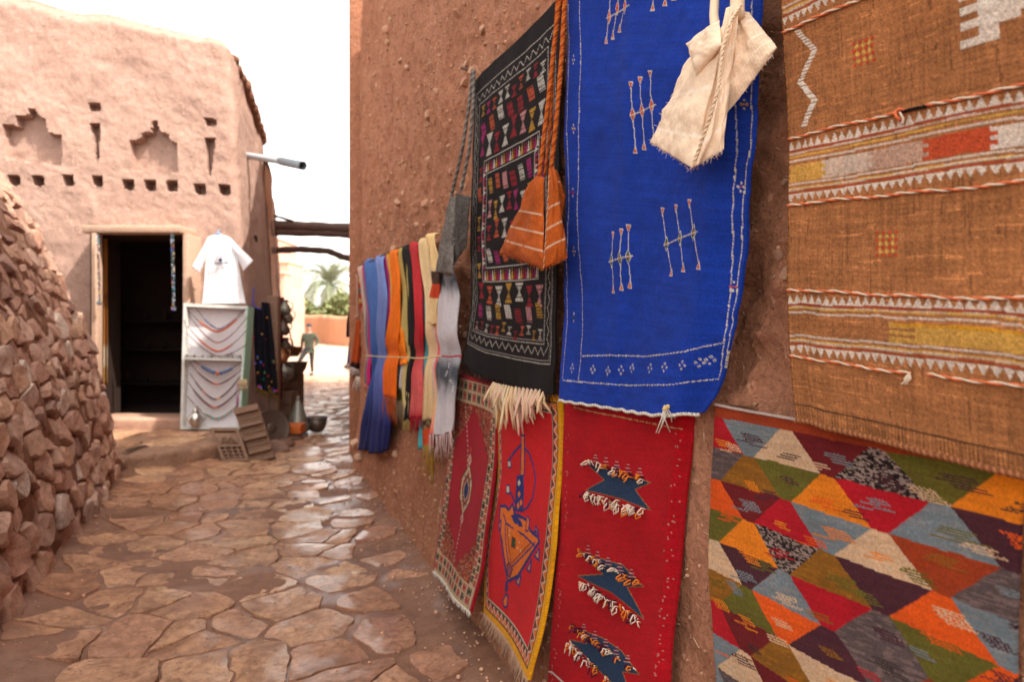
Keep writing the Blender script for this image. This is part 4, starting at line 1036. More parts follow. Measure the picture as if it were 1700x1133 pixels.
# ------------------------------------------------------------------ black embroidered rug
def build_black():
    def off(a, b): return .03+.014*np.sin(a*6+.5)*(.4+.6*b)+.03*b**2+.03*sstep(.9, 1, b)*np.sin(a*9)*.4+.003*vnoise(a*14, b*22)
    c = Cloth([(789, 134), (784, 291), (780, 408), (783, 495), (769, 600)], [(932, -10), (929, 200), (926, 400), (922, 560), (919, 655)], 250, 380, off, bot=[(0, .0), (.3, -.035), (.6, -.035), (.85, -.02), (1, 0)])
    BK = lin(24, 17, 18); c.col[:] = BK; c.col *= (1+.25*fbm(c.X*9, c.Y*9, 0, 3, 3))[..., None]
    Wd, Hd = c.W, c.H; A = lambda a, b: (a*Wd, b*Hd)
    WH, YL, RD, MG, OG, GN, PK = lin(190, 182, 170), lin(175, 130, 45), lin(140, 28, 40), lin(150, 30, 95), lin(180, 78, 45), lin(20, 95, 65), lin(190, 130, 130)
    pal = [WH, YL, RD, MG, OG, PK, WH, YL, RD]
    r2 = random.Random(6)
    def rect(a0, b0, a1, b1, w, col, dash=None): c.line([A(a0, b0), A(a1, b0), A(a1, b1), A(a0, b1), A(a0, b0)], w, col, .001, dash=dash)
    rect(.035, .055, .955, .925, .004, WH, (.01, .008)); rect(.10, .10, .885, .875, .004, WH, (.01, .008)); rect(.045, .062, .945, .918, .003, lin(140, 130, 125)); rect(.11, .107, .875, .868, .003, lin(140, 130, 125))
    def zig(a0, b0, a1, b1, n, amp, col, w=.005):
        p0, p1 = np.array(A(a0, b0)), np.array(A(a1, b1)); d = p1-p0; nrm = np.array([-d[1], d[0]])/np.linalg.norm(d); pts = [tuple(p0+d*i/n+nrm*amp*(1 if i % 2 else -1)) for i in range(n+1)]; c.line(pts, w, col, .0012, dash=(.012, .009))
    zig(.07, .895, .92, .895, 26, .014, WH); zig(.07, .08, .92, .08, 26, .014, WH); zig(.068, .10, .068, .88, 40, .011, WH); zig(.918, .1, .918, .88, 40, .011, WH)
    def bow(x, y, w, h, col):
        for sg in (-1, 1): c.poly([(x-w/2, y+sg*h/2), (x+w/2, y+sg*h/2), (x, y-sg*h*.06)], col, .0012)
        for k in (-1, 1):    # lattice gaps
            c.line([(x-w*.28*k, y-h/2), (x+w*.28*k, y+h/2)], .0028, BK)
        c.line([(x-w*.5, y-h*.3), (x+w*.5, y-h*.3)], .0024, BK); c.line([(x-w*.5, y+h*.3), (x+w*.5, y+h*.3)], .0024, BK)
    def slant(x, y, w, h, col):
        c.poly([(x-w*.5, y-h/2), (x+w*.15, y-h/2), (x+w*.5, y+h/2), (x-w*.15, y+h/2)], col, .0012)
        for i in range(5): c.line([(x-w*.5+w*.14*i, y-h/2), (x-w*.15+w*.14*i, y+h/2)], .0028, BK)
        for i in range(5): c.line([(x-w/2, y-h*.4+h*.2*i), (x+w/2, y-h*.4+h*.2*i)], .0022, BK)
    def row(a0, a1, b, n, kind, h, k0=0):
        for i in range(n):
            x, y = A(a0+(a1-a0)*(i+.5)/n, b+r2.uniform(-.004, .004)); w = (a1-a0)*Wd/n*r2.uniform(.72, .88); y += .010*math.sin(i*1.7+b*40); (bow if kind == 'b' else slant)(x, y, w*(.9 if kind == 'b' else 1.05), h*r2.uniform(1.0, 1.25), pal[(i*2+k0+r2.randrange(2)) % len(pal)])
    row(.12, .87, .135, 10, 'b', .045, 0); row(.12, .87, .19, 7, 's', .06, 2); row(.12, .87, .258, 8, 'b', .085, 3)
    for b in (.34, .42, .50, .58, .66): row(.11, .19, b, 1, 'b' if b != .42 else 's', .06, int(b*50)); row(.81, .87, b, 1, 'b', .06, int(b*70))
    # inner framed field
    for i in range(26):
        for (a0, b0, a1, b1) in ((.20, .31, .80, .345), (.20, .665, .80, .70)):
            xa = a0+(a1-a0)*i/26; x0, y0 = A(xa, b0); x1, y1 = A(xa+(a1-a0)/26, b1); c.poly([(x0, y1), (x1, y1), ((x0+x1)/2, y0)], [MG, WH, YL, RD][i % 4], .001)
    for i in range(22):
        for a0 in (.20, .765):
            x0, y0 = A(a0, .345+(.32)*i/22); x1, y1 = A(a0+.035, .345+.32*(i+1)/22); c.poly([(x0, y0), (x0, y1), (x1, (y0+y1)/2)], [WH, MG, RD, PK][i % 4], .001)
    rect(.195, .305, .805, .705, .004, WH); rect(.24, .35, .76, .66, .0035, WH)
    row(.25, .75, .395, 6, 's', .065, 1); row(.25, .75, .47, 7, 'b', .07, 4); row(.25, .75, .545, 6, 'b', .07, 2); row(.25, .75, .62, 6, 's', .06, 0)
    row(.12, .87, .745, 7, 'b', .075, 1); row(.12, .87, .80, 7, 's', .055, 3); row(.12, .87, .85, 12, 'b', .032, 5)
    root = thing('rug', 'black embroidered rug covered in rows of small coloured hourglass motifs', 'rug', center_of(c))
    c.build('embroidered_panel', M_WOOL, root, .007)
    o = fringe(root, 'frayed_hem', row_pts(c, c.H, n=30), .035, .0016, BK, 120, 4, spread=.008)
build_black()

# ------------------------------------------------------------------ brown handwoven cover
def build_brown():
    def off(a, b): return .035+.010*np.sin(a*4+2*b)+.006*np.sin(b*9)+.012*b**3+.012*np.sin(a*11+b*3)*.4+.002*vnoise(a*20, b*26)
    c = Cloth([(1290, -260), (1297, 0), (1303, 120), (1309, 240), (1308, 330), (1306, 480), (1311, 600), (1322, 697)], [(2120, -900), (2120, 905)], 330, 560, off, bot=[(0, .0), (.05, .004), (.1, .0), (.25, .002), (1, 0)])
    BR = np.array(lin(170, 110, 66)); c.col[:] = BR
    n1 = fbm(c.X*14, c.Y*260, 0, 2, 3); n2 = fbm(c.X*300, c.Y*12, 0, 2, 5); n3 = fbm(c.X*4, c.Y*4, 0, 3, 9)
    c.col *= (1+.16*n1+.16*n2+.16*n3)[..., None]
    sl = vnoise(c.X*30, c.Y*420, 0, 12); c.col = np.where((sl > .72)[..., None], c.col*1.5, c.col); sl = vnoise(c.X*420, c.Y*25, 0, 13); c.col = np.where((sl > .78)[..., None], c.col*.6, c.col)
    rg = np.random.default_rng(4); chk = ((np.arange(c.ny)[:, None]//1+np.arange(c.nx)[None]//1) % 2)
    WH, YL, ORG, RDL, PNK = lin(238, 226, 210), lin(228, 180, 80), lin(195, 72, 38), lin(165, 62, 38), lin(200, 165, 145)
    Yw = c.Y+.003*vnoise(c.X*5, 0)+.0015*vnoise(c.X*19, c.Y*2)
    def thread(m, col, dens=.62):
        k = np.where(chk > 0, dens+.25, dens-.25)[..., None]; new = c.col*(1-k)+np.array(col)*k; c.col[m] = new[m]; c.rel[m] = .0006
    lx = lambda v: c.uv(1312, v)[1]
    def stripe(v0, v1, col, dens=.7, x0=-1, x1=9): thread((Yw >= lx(v0)) & (Yw < lx(v1)) & (c.X >= x0) & (c.X < x1), col, dens)
    def teeth(v0, v1, up, per=.0182, x0=-1):
        y0, y1 = lx(v0), lx(v1); ph = np.abs(((c.X+.003*vnoise(c.X*25, 1)) % per)/per*2-1)   # 0 at mid
        t = (Yw-y0)/(y1-y0); m = (t >= 0) & (t < 1) & ((ph < t) if up else (ph < 1-t)); thread(m, WH, .72)
    def band(vs):
        c0, t0, r0, y0, w0, m0, m1, w1, y1, r1, t1, c1 = vs
        teeth(t0, r0, True); stripe(r0, r0+3.2, RDL, .85); stripe(r0+4.5, r0+7, WH, .5); stripe(y0, y0+3, YL, .65); stripe(w0, w0+3.5, WH, .55)
        stripe(w1-2, w1+1.5, WH, .55); stripe(y1, y1+3, YL, .65); stripe(r1-7, r1-4, WH, .5); stripe(r1-2.2, r1+1, RDL, .85); teeth(r1+2, t1, False)
    band((228, 234, 249, 259, 266, 274, 302, 306, 311, 319, 334, 342))
    band((483, 487, 502, 508, 515, 524, 552, 555, 560, 569, 585, 591))
    band((-82, -76, -61, -51, -44, -36, -6, 4, 10, 20, 36, 46))
    q4 = lambda x, y: c.uv(1280+x/2.833, y/2.833)
    # blocks of the middle band, stepped ends
    def block(x0, x1, v0, v1, col, dens, fing=0):
        X0, X1 = q4(x0, 800)[0], q4(x1, 560)[0]; y0, y1 = lx(v0), lx(v1); f = .006*np.floor(((Yw-y0)/(y1-y0)*5)) % 2
        jag = (np.floor((Yw-y0)/(y1-y0)*5) % 2)*.010
        thread((Yw > y0) & (Yw < y1) & (c.X > X0+jag) & (c.X < X1+jag), col, dens)
    block(78, 240, 274, 302, YL, .6); block(240, 455, 274, 302, WH, .5); block(455, 715, 274, 302, PNK, .72); block(715, 1035, 274, 302, ORG, .88); block(1035, 1700, 274, 302, WH, .7)
    x0 = c.uv(1475, 540)[0]
    for v0, v1, dx in ((524, 531, 0), (531, 535.5, .055), (535.5, 540, 0), (540, 544.5, .055), (544.5, 552, 0)): stripe(v0, v1, YL, .6, x0+dx)
    stripe(524, 528, lin(215, 150, 20), .8, x0+.01)
    # diamond speckle squares
    for pts in ([(385, 235), (490, 180), (490, 270), (385, 305)], None):
        cx, cy = (q4(437, 243) if pts else c.uv(1472, 405)); 
        for i in range(-3, 4):
            for j in range(-3, 4):
                x, y = cx+i*.0068, cy+j*.0068
                if (i+j) % 2 == 0: c.diamond(x, y, .0092, .0092, ORG if (i % 2) else lin(220, 170, 80), .0008)
    # zigzag
    zz = [q4(*p) for p in ((122, 142), (205, 235), (137, 385), (205, 470), (150, 600))]
    for i in range(4):
        (xa, ya), (xb, yb) = zz[i], zz[i+1]; n = 16
        for k in range(n):
            x, y = xa+(xb-xa)*k/n, ya+(yb-ya)*k/n; c.line([(x-.007, y), (x+.007, y)], .0024, WH, .0008)
    # big stepped white figure, upper right
    X0 = c.uv(1612, 40)[0]
    def blk(u0, v0, u1, v1):
        a, b = c.uv(u0, v0), c.uv(u1, v1); m = (c.X > a[0]) & (c.X < b[0]) & (c.Y > a[1]) & (c.Y < b[1]); thread(m, WH, .72)
    for p in ((1595, 82, 1660, 62), (1595, 52, 1660, 32), (1593, 28, 1660, 10), (1590, 4, 1660, -18), (1590, -26, 1660, -50)): a = c.uv(p[0], p[1]); y = a[1]; m = (c.X > a[0]) & (c.X < a[0]+.06) & (np.abs(c.Y-y+.006) < .0065); thread(m, WH, .72)
    a = c.uv(1625, 45); e = c.uv(1625, -90)[1]; m = (c.X > a[0]) & (c.Y > e) & (c.Y < a[1]+.015-.012*np.floor((c.X-a[0])/.03)); thread(m, WH, .72)
    # hem ribs
    m = c.Y > c.H-.030; c.col[m] = (c.col*(.75+.35*((np.sin(c.X*1900)) > 0))[..., None])[m]; m = np.abs(c.Y-(c.H-.030)) < .0018; c.col[m] *= .35
    c.rel += np.where(c.Y > c.H-.028, .002*np.abs(np.sin(c.X*700)), 0)
    m = c.X < .004; c.col[m] = np.where(((c.Y % .006) < .003)[..., None], lin(190, 120, 50), lin(80, 45, 25))[m]
    root = thing('rug', 'coarse brown handwoven cover with white toothed stripes and orange and white braided cords', 'rug', center_of(c))
    c.build('woven_panel', M_COARSE, root, .008, jitter=.16)
    OC, WC = lin(205, 105, 65), lin(205, 185, 160)
    def run(v, x0, x1, seed, dv=0., col=(OC, WC)):
        y = lx(v); pts = [c.point(x, y+.0025*math.sin(x*9+seed)+.0015*math.sin(x*37), .004) for x in np.linspace(x0, x1, 40)]
        return cord('braided_cord', pts, .0032, col, root, turns=20, seed=seed)
    xk = c.uv(1497, 170)[0]; xm = c.uv(1540, 155)[0]
    run(47, .004, c.W-.004, 1); run(229, .004, xk, 2); run(229, xm, c.W-.004, 3); run(342, .004, c.W-.004, 4); run(483, .004, c.W-.004, 5)
    x5, x6 = c.uv(1514, 608)[0], c.uv(1540, 610)[0]; run(591, .004, x5, 6); run(591, x6, c.W-.004, 7)
    y = lx(229); pts = [c.point(x, y+.001*math.sin(x*60), .004) for x in np.linspace(xk, xm, 10)]; cord('black_yarn', pts, .003, [lin(20, 16, 14)], root, turns=80)
    k = MB(); e = Vector(c.point(xk, y, .006))
    k.tube([e+Vector((math.cos(t)*.008, -.003*math.sin(t*2), math.sin(t)*.010-.004)) for t in np.linspace(0, 5.6, 14)], .0028, 6, OC); k.tube([e, e+Vector((.004, -.004, -.012)), e+Vector((.002, -.004, -.022))], .0026, 5, WC)
    k.build('knot', M_YARN, root)
    k = MB(); e = Vector(c.point(x5, lx(591), .006)); r2 = random.Random(3)
    for _ in range(7): k.tube([e, e+Vector((-.006+r2.uniform(-.006, .006), -.004, -.010)), e+Vector((-.008+r2.uniform(-.01, .006), -.003, -.02))], .0014, 4, WC)
    k.build('loose_threads', M_YARN, root)
    pts = [c.point(x, c.H, .002)+np.array([0, 0, -.002]) for x in np.linspace(0, c.W, 60)]; cord('hem_roll', pts, .0055, [lin(150, 96, 62), lin(120, 72, 44)], root, turns=90)
build_brown()

# ------------------------------------------------------------------ patchwork kilim
def build_kilim():
    def off(a, b): return .012+wall_flare(1.34-b*.9)*.8+.008*np.sin(a*3+b*4)+.003*np.sin(a*12+b*7)+.0015*vnoise(a*20, b*26)
    c = Cloth([(1188, 673), (1180, 800), (1176, 960), (1184, 1050), (1192, 1230), (1196, 1330)], [(1700, 768), (1692, 860), (1688, 960), (1684, 1133), (1680, 1500), (1676, 1640)], 330, 340, off)
    P = dict(red=lin(160, 18, 30), dkred=lin(98, 22, 24), rust=lin(140, 52, 22), orange=lin(205, 112, 22), orangered=lin(200, 76, 18), mustard=lin(125, 80, 22), green=lin(90, 84, 28), blue=lin(104, 112, 116), grey=lin(82, 68, 66), purple=lin(66, 36, 44), cream=lin(188, 152, 118), speck=lin(60, 46, 42))
    P = {k: tuple(min(1, x*1.22) for x in v) if k not in ('speck',) else v for k, v in P.items()}; P['purple'] = lin(74, 36, 44)
    up = [{-1:'red',0:'cream',1:'speck',2:'orange',3:'blue'}, {0:'mustard',1:'orange',2:'blue',3:'grey'}, {-1:'orangered',0:'red',1:'cream',2:'grey',3:'red'}, {0:'orange',1:'mustard',2:'orangered',3:'cream'}, {-1:'cream',0:'blue',1:'grey',2:'orangered'}, {0:'green',1:'purple',2:'rust',3:'blue'}, {-1:'red',0:'mustard',1:'cream',2:'red'}]
    inv = [{-2:'green',-1:'blue',0:'dkred',1:'green',2:'purple'}, {-1:'grey',0:'green',1:'red',2:'purple'}, {-2:'rust',-1:'dkred',0:'blue',1:'rust',2:'mustard'}, {-1:'green',0:'speck',1:'purple',2:'blue'}, {-2:'mustard',-1:'purple',0:'red',1:'green',2:'mustard'}, {-1:'mustard',0:'orangered',1:'grey',2:'cream'}, {-2:'blue',-1:'dkred',0:'cream',1:'orange',2:'green'}]
    Sg = c.S+.0015*vnoise(c.X*18, c.Y*60, 0, 3); Zg = c.Z+.0022*vnoise(c.X*9, c.Y*9, 0, 4)+.0012*vnoise(c.X*40, 0, 0, 5)
    zt = 1.3175; rh = .0775; per = .236
    rows = np.floor((zt-Zg)/rh).astype(int)
    for k in range(int(rows.max())+1):
        m = rows == k; t = ((zt-Zg)/rh-k)[m]; s_ = Sg[m]; c0 = 1.622 if k % 2 == 0 else 1.74
        r = (c0-s_)/per; j = np.round(r).astype(int); d = np.abs(r-j)*per; isup = d < .017+.084*t; iv = np.floor(r).astype(int)
        col = np.zeros((len(s_), 3)); U_, I_ = up[k % 7], inv[k % 7]; names = list(P)
        for idx in range(-3, 5):
            cu = P[U_.get(idx, names[(idx*5+k*3) % 12])]; ci = P[I_.get(idx, names[(idx*7+k*5+4) % 12])]
            col[isup & (j == idx)] = cu; col[~isup & (iv == idx)] = ci
        c.col[m] = col
    m = rows < 0; c.col[m] = P['rust']
    # speckled and melange yarns
    rg = np.random.default_rng(9)
    def is_(n): return (np.abs(c.col-np.array(P[n])).sum(-1) < 1e-6)
    sp = is_('speck'); r = vnoise(c.X*170, c.Y*420, 0, 21); c.col[sp & (r > .12)] = lin(150, 128, 118); c.col[sp & (r < -.35)] = lin(25, 18, 20)
    for nme, cc in (('blue', lin(128, 128, 128)), ('grey', lin(118, 96, 92)), ('mustard', lin(150, 96, 26)), ('green', lin(98, 86, 30)), ('cream', lin(205, 172, 140))):
        mm = is_(nme); r = vnoise(c.X*50, c.Y*330, 0, 22); c.col[mm & (r > .3)] = cc
    c.col *= (1+.10*fbm(c.X*14, c.Y*220, 0, 2, 24)+.08*fbm(c.X*5, c.Y*5, 0, 2, 25))[..., None]
    # little wavy hatchings in contrasting yarn
    r2 = random.Random(12); sl = float(c.S[0, 0]); names = ['cream', 'orangered', 'purple', 'red', 'green', 'orange', 'speck', 'mustard', 'blue']
    for k in range(11):
        c0 = 1.622 if k % 2 == 0 else 1.74
        for i in range(-4, 8):
            for half, z_ in ((0, .68), (.5, .36)):
                for rep in range(2 if half == 0 else 1):
                    s0 = c0-(i+half)*per+(r2.uniform(.0, .04) if rep == 0 else -r2.uniform(.03, .06)); zc = zt-(k+z_+(.0 if rep == 0 else .14)+r2.uniform(-.08, .08))*rh; cc = P[r2.choice(names)]; n = r2.randint(3, 5); ln = r2.uniform(.035, .062)
                    if zc > zt: continue
                    x = sl-s0; y = 1.338-zc
                    for q in range(n):
                        xs = x+q*.006*r2.choice((1, 1, -1))+r2.uniform(-.004, .004); yy = y+q*.0052; pts = [(xs+ln*t, yy+.0012*math.sin(t*38+q)) for t in np.linspace(0, 1, 12)]
                        if xs > 0: c.line(pts, .0027, cc, .0006)
    root = thing('rug', 'multicoloured kilim of interlocking orange, red, cream, blue and green triangles below the brown cover', 'rug', center_of(c))
    c.build('woven_panel', M_WOOL, root, .009, jitter=.08)
    pts = [c.point(x, 0, .002)+np.array([0, 0, .002]) for x in np.linspace(0, c.W*.5, 40)]; cord('selvedge_cord', pts, .004, [lin(170, 150, 140)], root, turns=60)
build_kilim()

# ------------------------------------------------------------------ crimson rug, white checked border
def cr(x, y): return (700+x/2.126, 600+y/2.126)
def build_star():
    def off(a, b): return .035+(.10+.035*a)*b**1.1+.010*np.sin(a*7+b*3)+.004*np.sin(b*14)
    c = Cloth([cr(122, 38), cr(105, 180), cr(82, 440), cr(60, 600), cr(40, 742)], [cr(272, 88), cr(262, 300), cr(240, 520), cr(212, 740), cr(172, 890)], 190, 300, off, bot=[(0, 0), (.5, .0), (1, 0)])
    c.col[:] = CRIM; W_, H_ = c.W, c.H; BKc, RDc, OGc = lin(20, 16, 18), lin(160, 20, 35), lin(185, 85, 35)
    c.col[(c.X < .014) | (c.X > W_-.018)] = lin(150, 15, 30); c.col[c.Y < .02] = lin(160, 20, 35)
    bw = .095; m = ((c.X > .014) & (c.X < bw)) | ((c.X > W_-bw-.004) & (c.X < W_-.018)) | ((c.Y > .02) & (c.Y < .135)) | (c.Y > H_-.12); m &= (c.X > .014) & (c.X < W_-.018); c.col[m] = lin(188, 160, 125)
    r2 = random.Random(8)
    def comb(x, y, w, h, col, vert):
        n = 3
        for i in range(n):
            if vert: c.poly([(x+w*i/n, y), (x+w*(i+.68)/n, y), (x+w*(i+.68)/n, y+h), (x+w*i/n, y+h)], col); 
            else: c.poly([(x, y+h*i/n), (x+w, y+h*i/n), (x+w, y+h*(i+.68)/n), (x, y+h*(i+.68)/n)], col)
        if vert: c.poly([(x, y+h*.4), (x+w*.85, y+h*.4), (x+w*.85, y+h*.62), (x, y+h*.62)], col)
        else: c.poly([(x+w*.4, y), (x+w*.62, y), (x+w*.62, y+h*.85), (x+w*.4, y+h*.85)], col)
    n = 20
    for i in range(n):
        y = .14+(H_-.27)*i/n; h = (H_-.27)/n*.86; col = BKc if (i//2) % 2 else RDc
        for x0 in (.020, W_-bw): comb(x0, y, .036, h*.95, col, False); comb(x0+.038, y+h*.4, .036, h*.9, RDc if col is BKc else BKc, False)
    n = 11
    for i in range(n):
        x = .02+(W_-.05)*i/n; w = (W_-.05)/n*.8; col = BKc if i % 2 else RDc
        for y0 in (.028, .080, H_-.112, H_-.062): comb(x, y0, w, .040, col if y0 in (.028, H_-.062) else (RDc if col is BKc else BKc), True)
    # dotted serrated corner fields
    def serr(pts):
        c.poly(pts, lin(96, 30, 30)); p = np.array(pts); 
        for _ in range(900):
            x, y = r2.uniform(p[:, 0].min(), p[:, 0].max()), r2.uniform(p[:, 1].min(), p[:, 1].max()); i = int(y/H_*(c.ny-1)); j = int(x/W_*(c.nx-1))
            if 0 <= i < c.ny and 0 <= j < c.nx and abs(c.col[i, j]-np.array(lin(96, 30, 30))).sum() < 1e-5: c.diamond(x, y, .013, .010, r2.choice([OGc, lin(175, 140, 100), lin(165, 60, 25), OGc, RDc]))
    x0, x1, xm = bw, W_-bw, W_/2; y0, y1 = .135, H_-.12
    st = 5
    def stairs(xa, xb, ya, yb):
        P = [(xa, ya)]
        for i in range(st):
            x = xa+(xb-xa)*(i+1)/st; yy = yb+(ya-yb)*(i)/st; P += [(xa+(xb-xa)*i/st, yy), (x, yy-(yy-ya)*.30)]
        P += [(xb, ya)]; return P
    serr(stairs(x0, xm-.01, y0, y0+.26)); serr(stairs(x1, xm+.01, y0, y0+.26)); serr(stairs(x0, xm-.02, y1, y1-.24)); serr(stairs(x1, xm+.02, y1, y1-.24))
    for sg, xx in ((1, x0+.012), (-1, x1-.012)): c.line([(xx+sg*.008*math.sin(i*1.3), y0+.2+(y1-y0-.4)*i/40) for i in range(41)], .005, BKc)
    # centre medallion and the dotted axis
    cx, cy = c.uv(*cr(157, 457)); a = c.uv(*cr(155, 160)); b = c.uv(*cr(110, 715))
    c.line([a, (cx, cy), b], .008, WHITE, .001, dash=(.024, .012))
    hexa = lambda w, h, cx=cx, cy=cy: [(cx, cy-h), (cx+w, cy-h*.35), (cx+w, cy+h*.35), (cx, cy+h), (cx-w, cy+h*.35), (cx-w, cy-h*.35)]
    c.poly(hexa(.092, .135), BKc); c.poly(hexa(.084, .125), lin(190, 165, 130)); c.poly(hexa(.062, .092), lin(120, 30, 35))
    for i in range(16):
        t = i/16*2*PI; c.diamond(cx+.060*math.cos(t), cy+.090*math.sin(t), .02, .02, [RDc, OGc, BKc, lin(190, 165, 130)][i % 4])
    c.poly(hexa(.042, .062), lin(190, 165, 130)); c.poly(hexa(.034, .052), lin(25, 36, 85))
    for s_ in (-1, 1): c.diamond(cx, cy+s_*.15, .05, .06, WHITE); c.diamond(cx, cy+s_*.15, .03, .036, OGc); c.diamond(cx, cy+s_*.20, .022, .03, OGc)
    root = thing('rug', 'narrow crimson rug with a white border of black and red checks and a small medallion', 'rug', center_of(c))
    c.build('pile_panel', M_PILE, root, .012, jitter=.12)
    fringe(root, 'worn_white_fringe', row_pts(c, c.H, n=20), .022, .0022, WHITE, 150, 7, spread=.005)
build_star()

# ------------------------------------------------------------------ red rug, yellow border, teapot-like figure
def build_teapot_rug():
    def off(a, b): return .04+(.06+.05*a)*b**1.2+.012*np.sin(a*5+b*2.2)+.006*np.sin(b*11+a*3)
    c = Cloth([cr(275, 88), cr(270, 380), cr(240, 560), cr(220, 700), cr(218, 890)], [cr(487, 125), cr(486, 400), cr(468, 640), cr(440, 850), cr(415, 980), cr(374, 1130)], 210, 330, off)
    R0 = lin(200, 16, 22); c.col[:] = R0; W_, H_ = c.W, c.H; YL, GN, BL, OG, WH = lin(222, 152, 14), lin(40, 70, 40), lin(35, 42, 105), lin(215, 105, 20), lin(200, 182, 160)
    def bord(d0, d1, col):
        m = np.minimum(np.minimum(c.X*1.5, W_-c.X), np.minimum(c.Y*1.2, H_-c.Y)); mm = (m >= d0) & (m < d1); c.col[mm] = col; return m
    d = bord(0, .030, YL); bord(.030, .036, lin(60, 60, 30)); bord(.036, .075, lin(170, 30, 25)); bord(.075, .082, GN); bord(.082, .087, WH)
    per = .044
    along = np.where(np.minimum(c.X*1.5, W_-c.X) < np.minimum(c.Y*1.2, H_-c.Y), c.Y, c.X); t = (d-.036)/.039; ph = (along % per)/per
    mm = (t > 0) & (t < 1); z1 = np.abs(ph*2-1); c.col[mm & (np.abs(t-z1) < .16)] = WH; c.col[mm & (t < z1-.2)] = OG; c.col[mm & (t > z1+.5)] = lin(70, 60, 30)
    def PL(pts, col, out=None, w=.012):
        q = c.uvs([cr(*p) for p in pts])
        c.poly(q, col, .0015)
        if out is not None: c.line(q+[q[0]], w, out, .0015)
    def LN(pts, col, w=.012): c.line(c.uvs([cr(*p) for p in pts]), w, col, .0015)
    LN([(352, 295), (325, 325), (312, 345), (312, 368)], BL); LN([(356, 298), (380, 325), (395, 370), (402, 420), (392, 485), (370, 520), (352, 530)], BL); LN([(303, 455), (315, 465), (328, 495), (335, 510)], BL)
    PL([(305, 350), (315, 352), (316, 375), (306, 376)], WH, BL, .008); PL([(300, 440), (310, 438), (313, 465), (300, 468)], WH, BL, .008)
    PL([(352, 262), (363, 262), (362, 405), (348, 405)], OG, BL, .009)
    PL([(336, 405), (360, 402), (362, 470), (358, 535), (328, 530), (332, 470)], BL); 
    for p in ((345, 430), (345, 470), (352, 500), (342, 510)): x, y = c.uv(*cr(*p)); c.diamond(x, y, .03, .03, WH if p[1] < 450 else OG)
    PL([(278, 512), (296, 512), (308, 525), (322, 505), (330, 540), (370, 560), (385, 600), (412, 622), (416, 640), (398, 665), (340, 760), (305, 778), (296, 720), (285, 640), (275, 590)], OG, BL, .014)
    LN([(296, 575), (300, 660), (312, 735), (395, 650), (400, 640)], BL, .008); LN([(303, 585), (308, 650), (318, 715), (388, 640)], lin(150, 60, 20), .008)
    LN([(290, 540), (300, 575), (355, 610), (402, 655)], BL, .009); PL([(315, 545), (330, 575), (360, 590), (352, 565), (330, 540)], BL); PL([(322, 622), (332, 628), (330, 660), (318, 655)], GN, lin(90, 40, 20), .006)
    PL([(325, 580), (340, 575), (342, 600), (328, 600)], OG); PL([(372, 545), (382, 560), (378, 600), (368, 600)], OG, BL, .007)
    PL([(302, 720), (312, 712), (322, 735), (312, 765), (303, 755)], lin(140, 60, 70), lin(60, 20, 50), .006)
    for p in ((340, 660), (345, 640), (310, 615), (312, 600), (350, 670)): x, y = c.uv(*cr(*p)); c.diamond(x, y, .014, .014, CREAM)
    for p in ([(398, 690), (416, 660), (415, 705)], [(372, 735), (388, 700), (384, 745)], [(345, 795), (352, 755), (332, 780)], [(400, 600), (404, 582), (415, 612)], [(282, 560), (272, 580), (280, 600)]): PL(p, lin(190, 120, 90), BL, .009)
    LN([(278, 590), (285, 690), (300, 760)], lin(90, 50, 90), .006)
    PL([(297, 778), (306, 778), (304, 815), (294, 815)], BL); PL([(298, 822), (306, 830), (303, 865), (293, 872), (287, 848)], OG, BL, .010)
    root = thing('rug', 'red pile rug with yellow border and an orange and blue triangular figure in the middle', 'rug', center_of(c))
    c.build('pile_panel', M_PILE, root, .014, jitter=.12)
    fringe(root, 'bottom_fringe', row_pts(c, c.H, n=20), .075, .0028, lin(165, 130, 105), 110, 9, lean=(-.01, 0, 0), spread=.006)
    r2 = random.Random(4)
    for i in range(17):
        t = (i+.5)/17; e = Vector(c.point(c.W*(t*.92), .004, .012)); m = MB(); dz = r2.uniform(.07, .18)*(1 if 2 < i < 13 else .6)
        for k in range(3):
            s_ = Vector((r2.uniform(-.035, .035), r2.uniform(-.03, .01), 0)); a = r2.uniform(.4, 1)
            m.tube([e+Vector((0, 0, -.002)), e+Vector((0, 0, .02))+Vector(WN)*.02, e+s_*.4+Vector(WN)*.035+Vector((0, 0, -dz*.35)), e+s_*a+Vector(WN)*.03+Vector((0, 0, -dz*.7)), e+s_*1.5*a+Vector(WN)*.028+Vector((0, 0, -dz))], [.004, .0072, .0068, .006, .0022], 6, tuple(x*r2.uniform(.85, 1.05) for x in lin(212, 180, 148)))
        m.build('tassel', M_YARN, root)
build_teapot_rug()

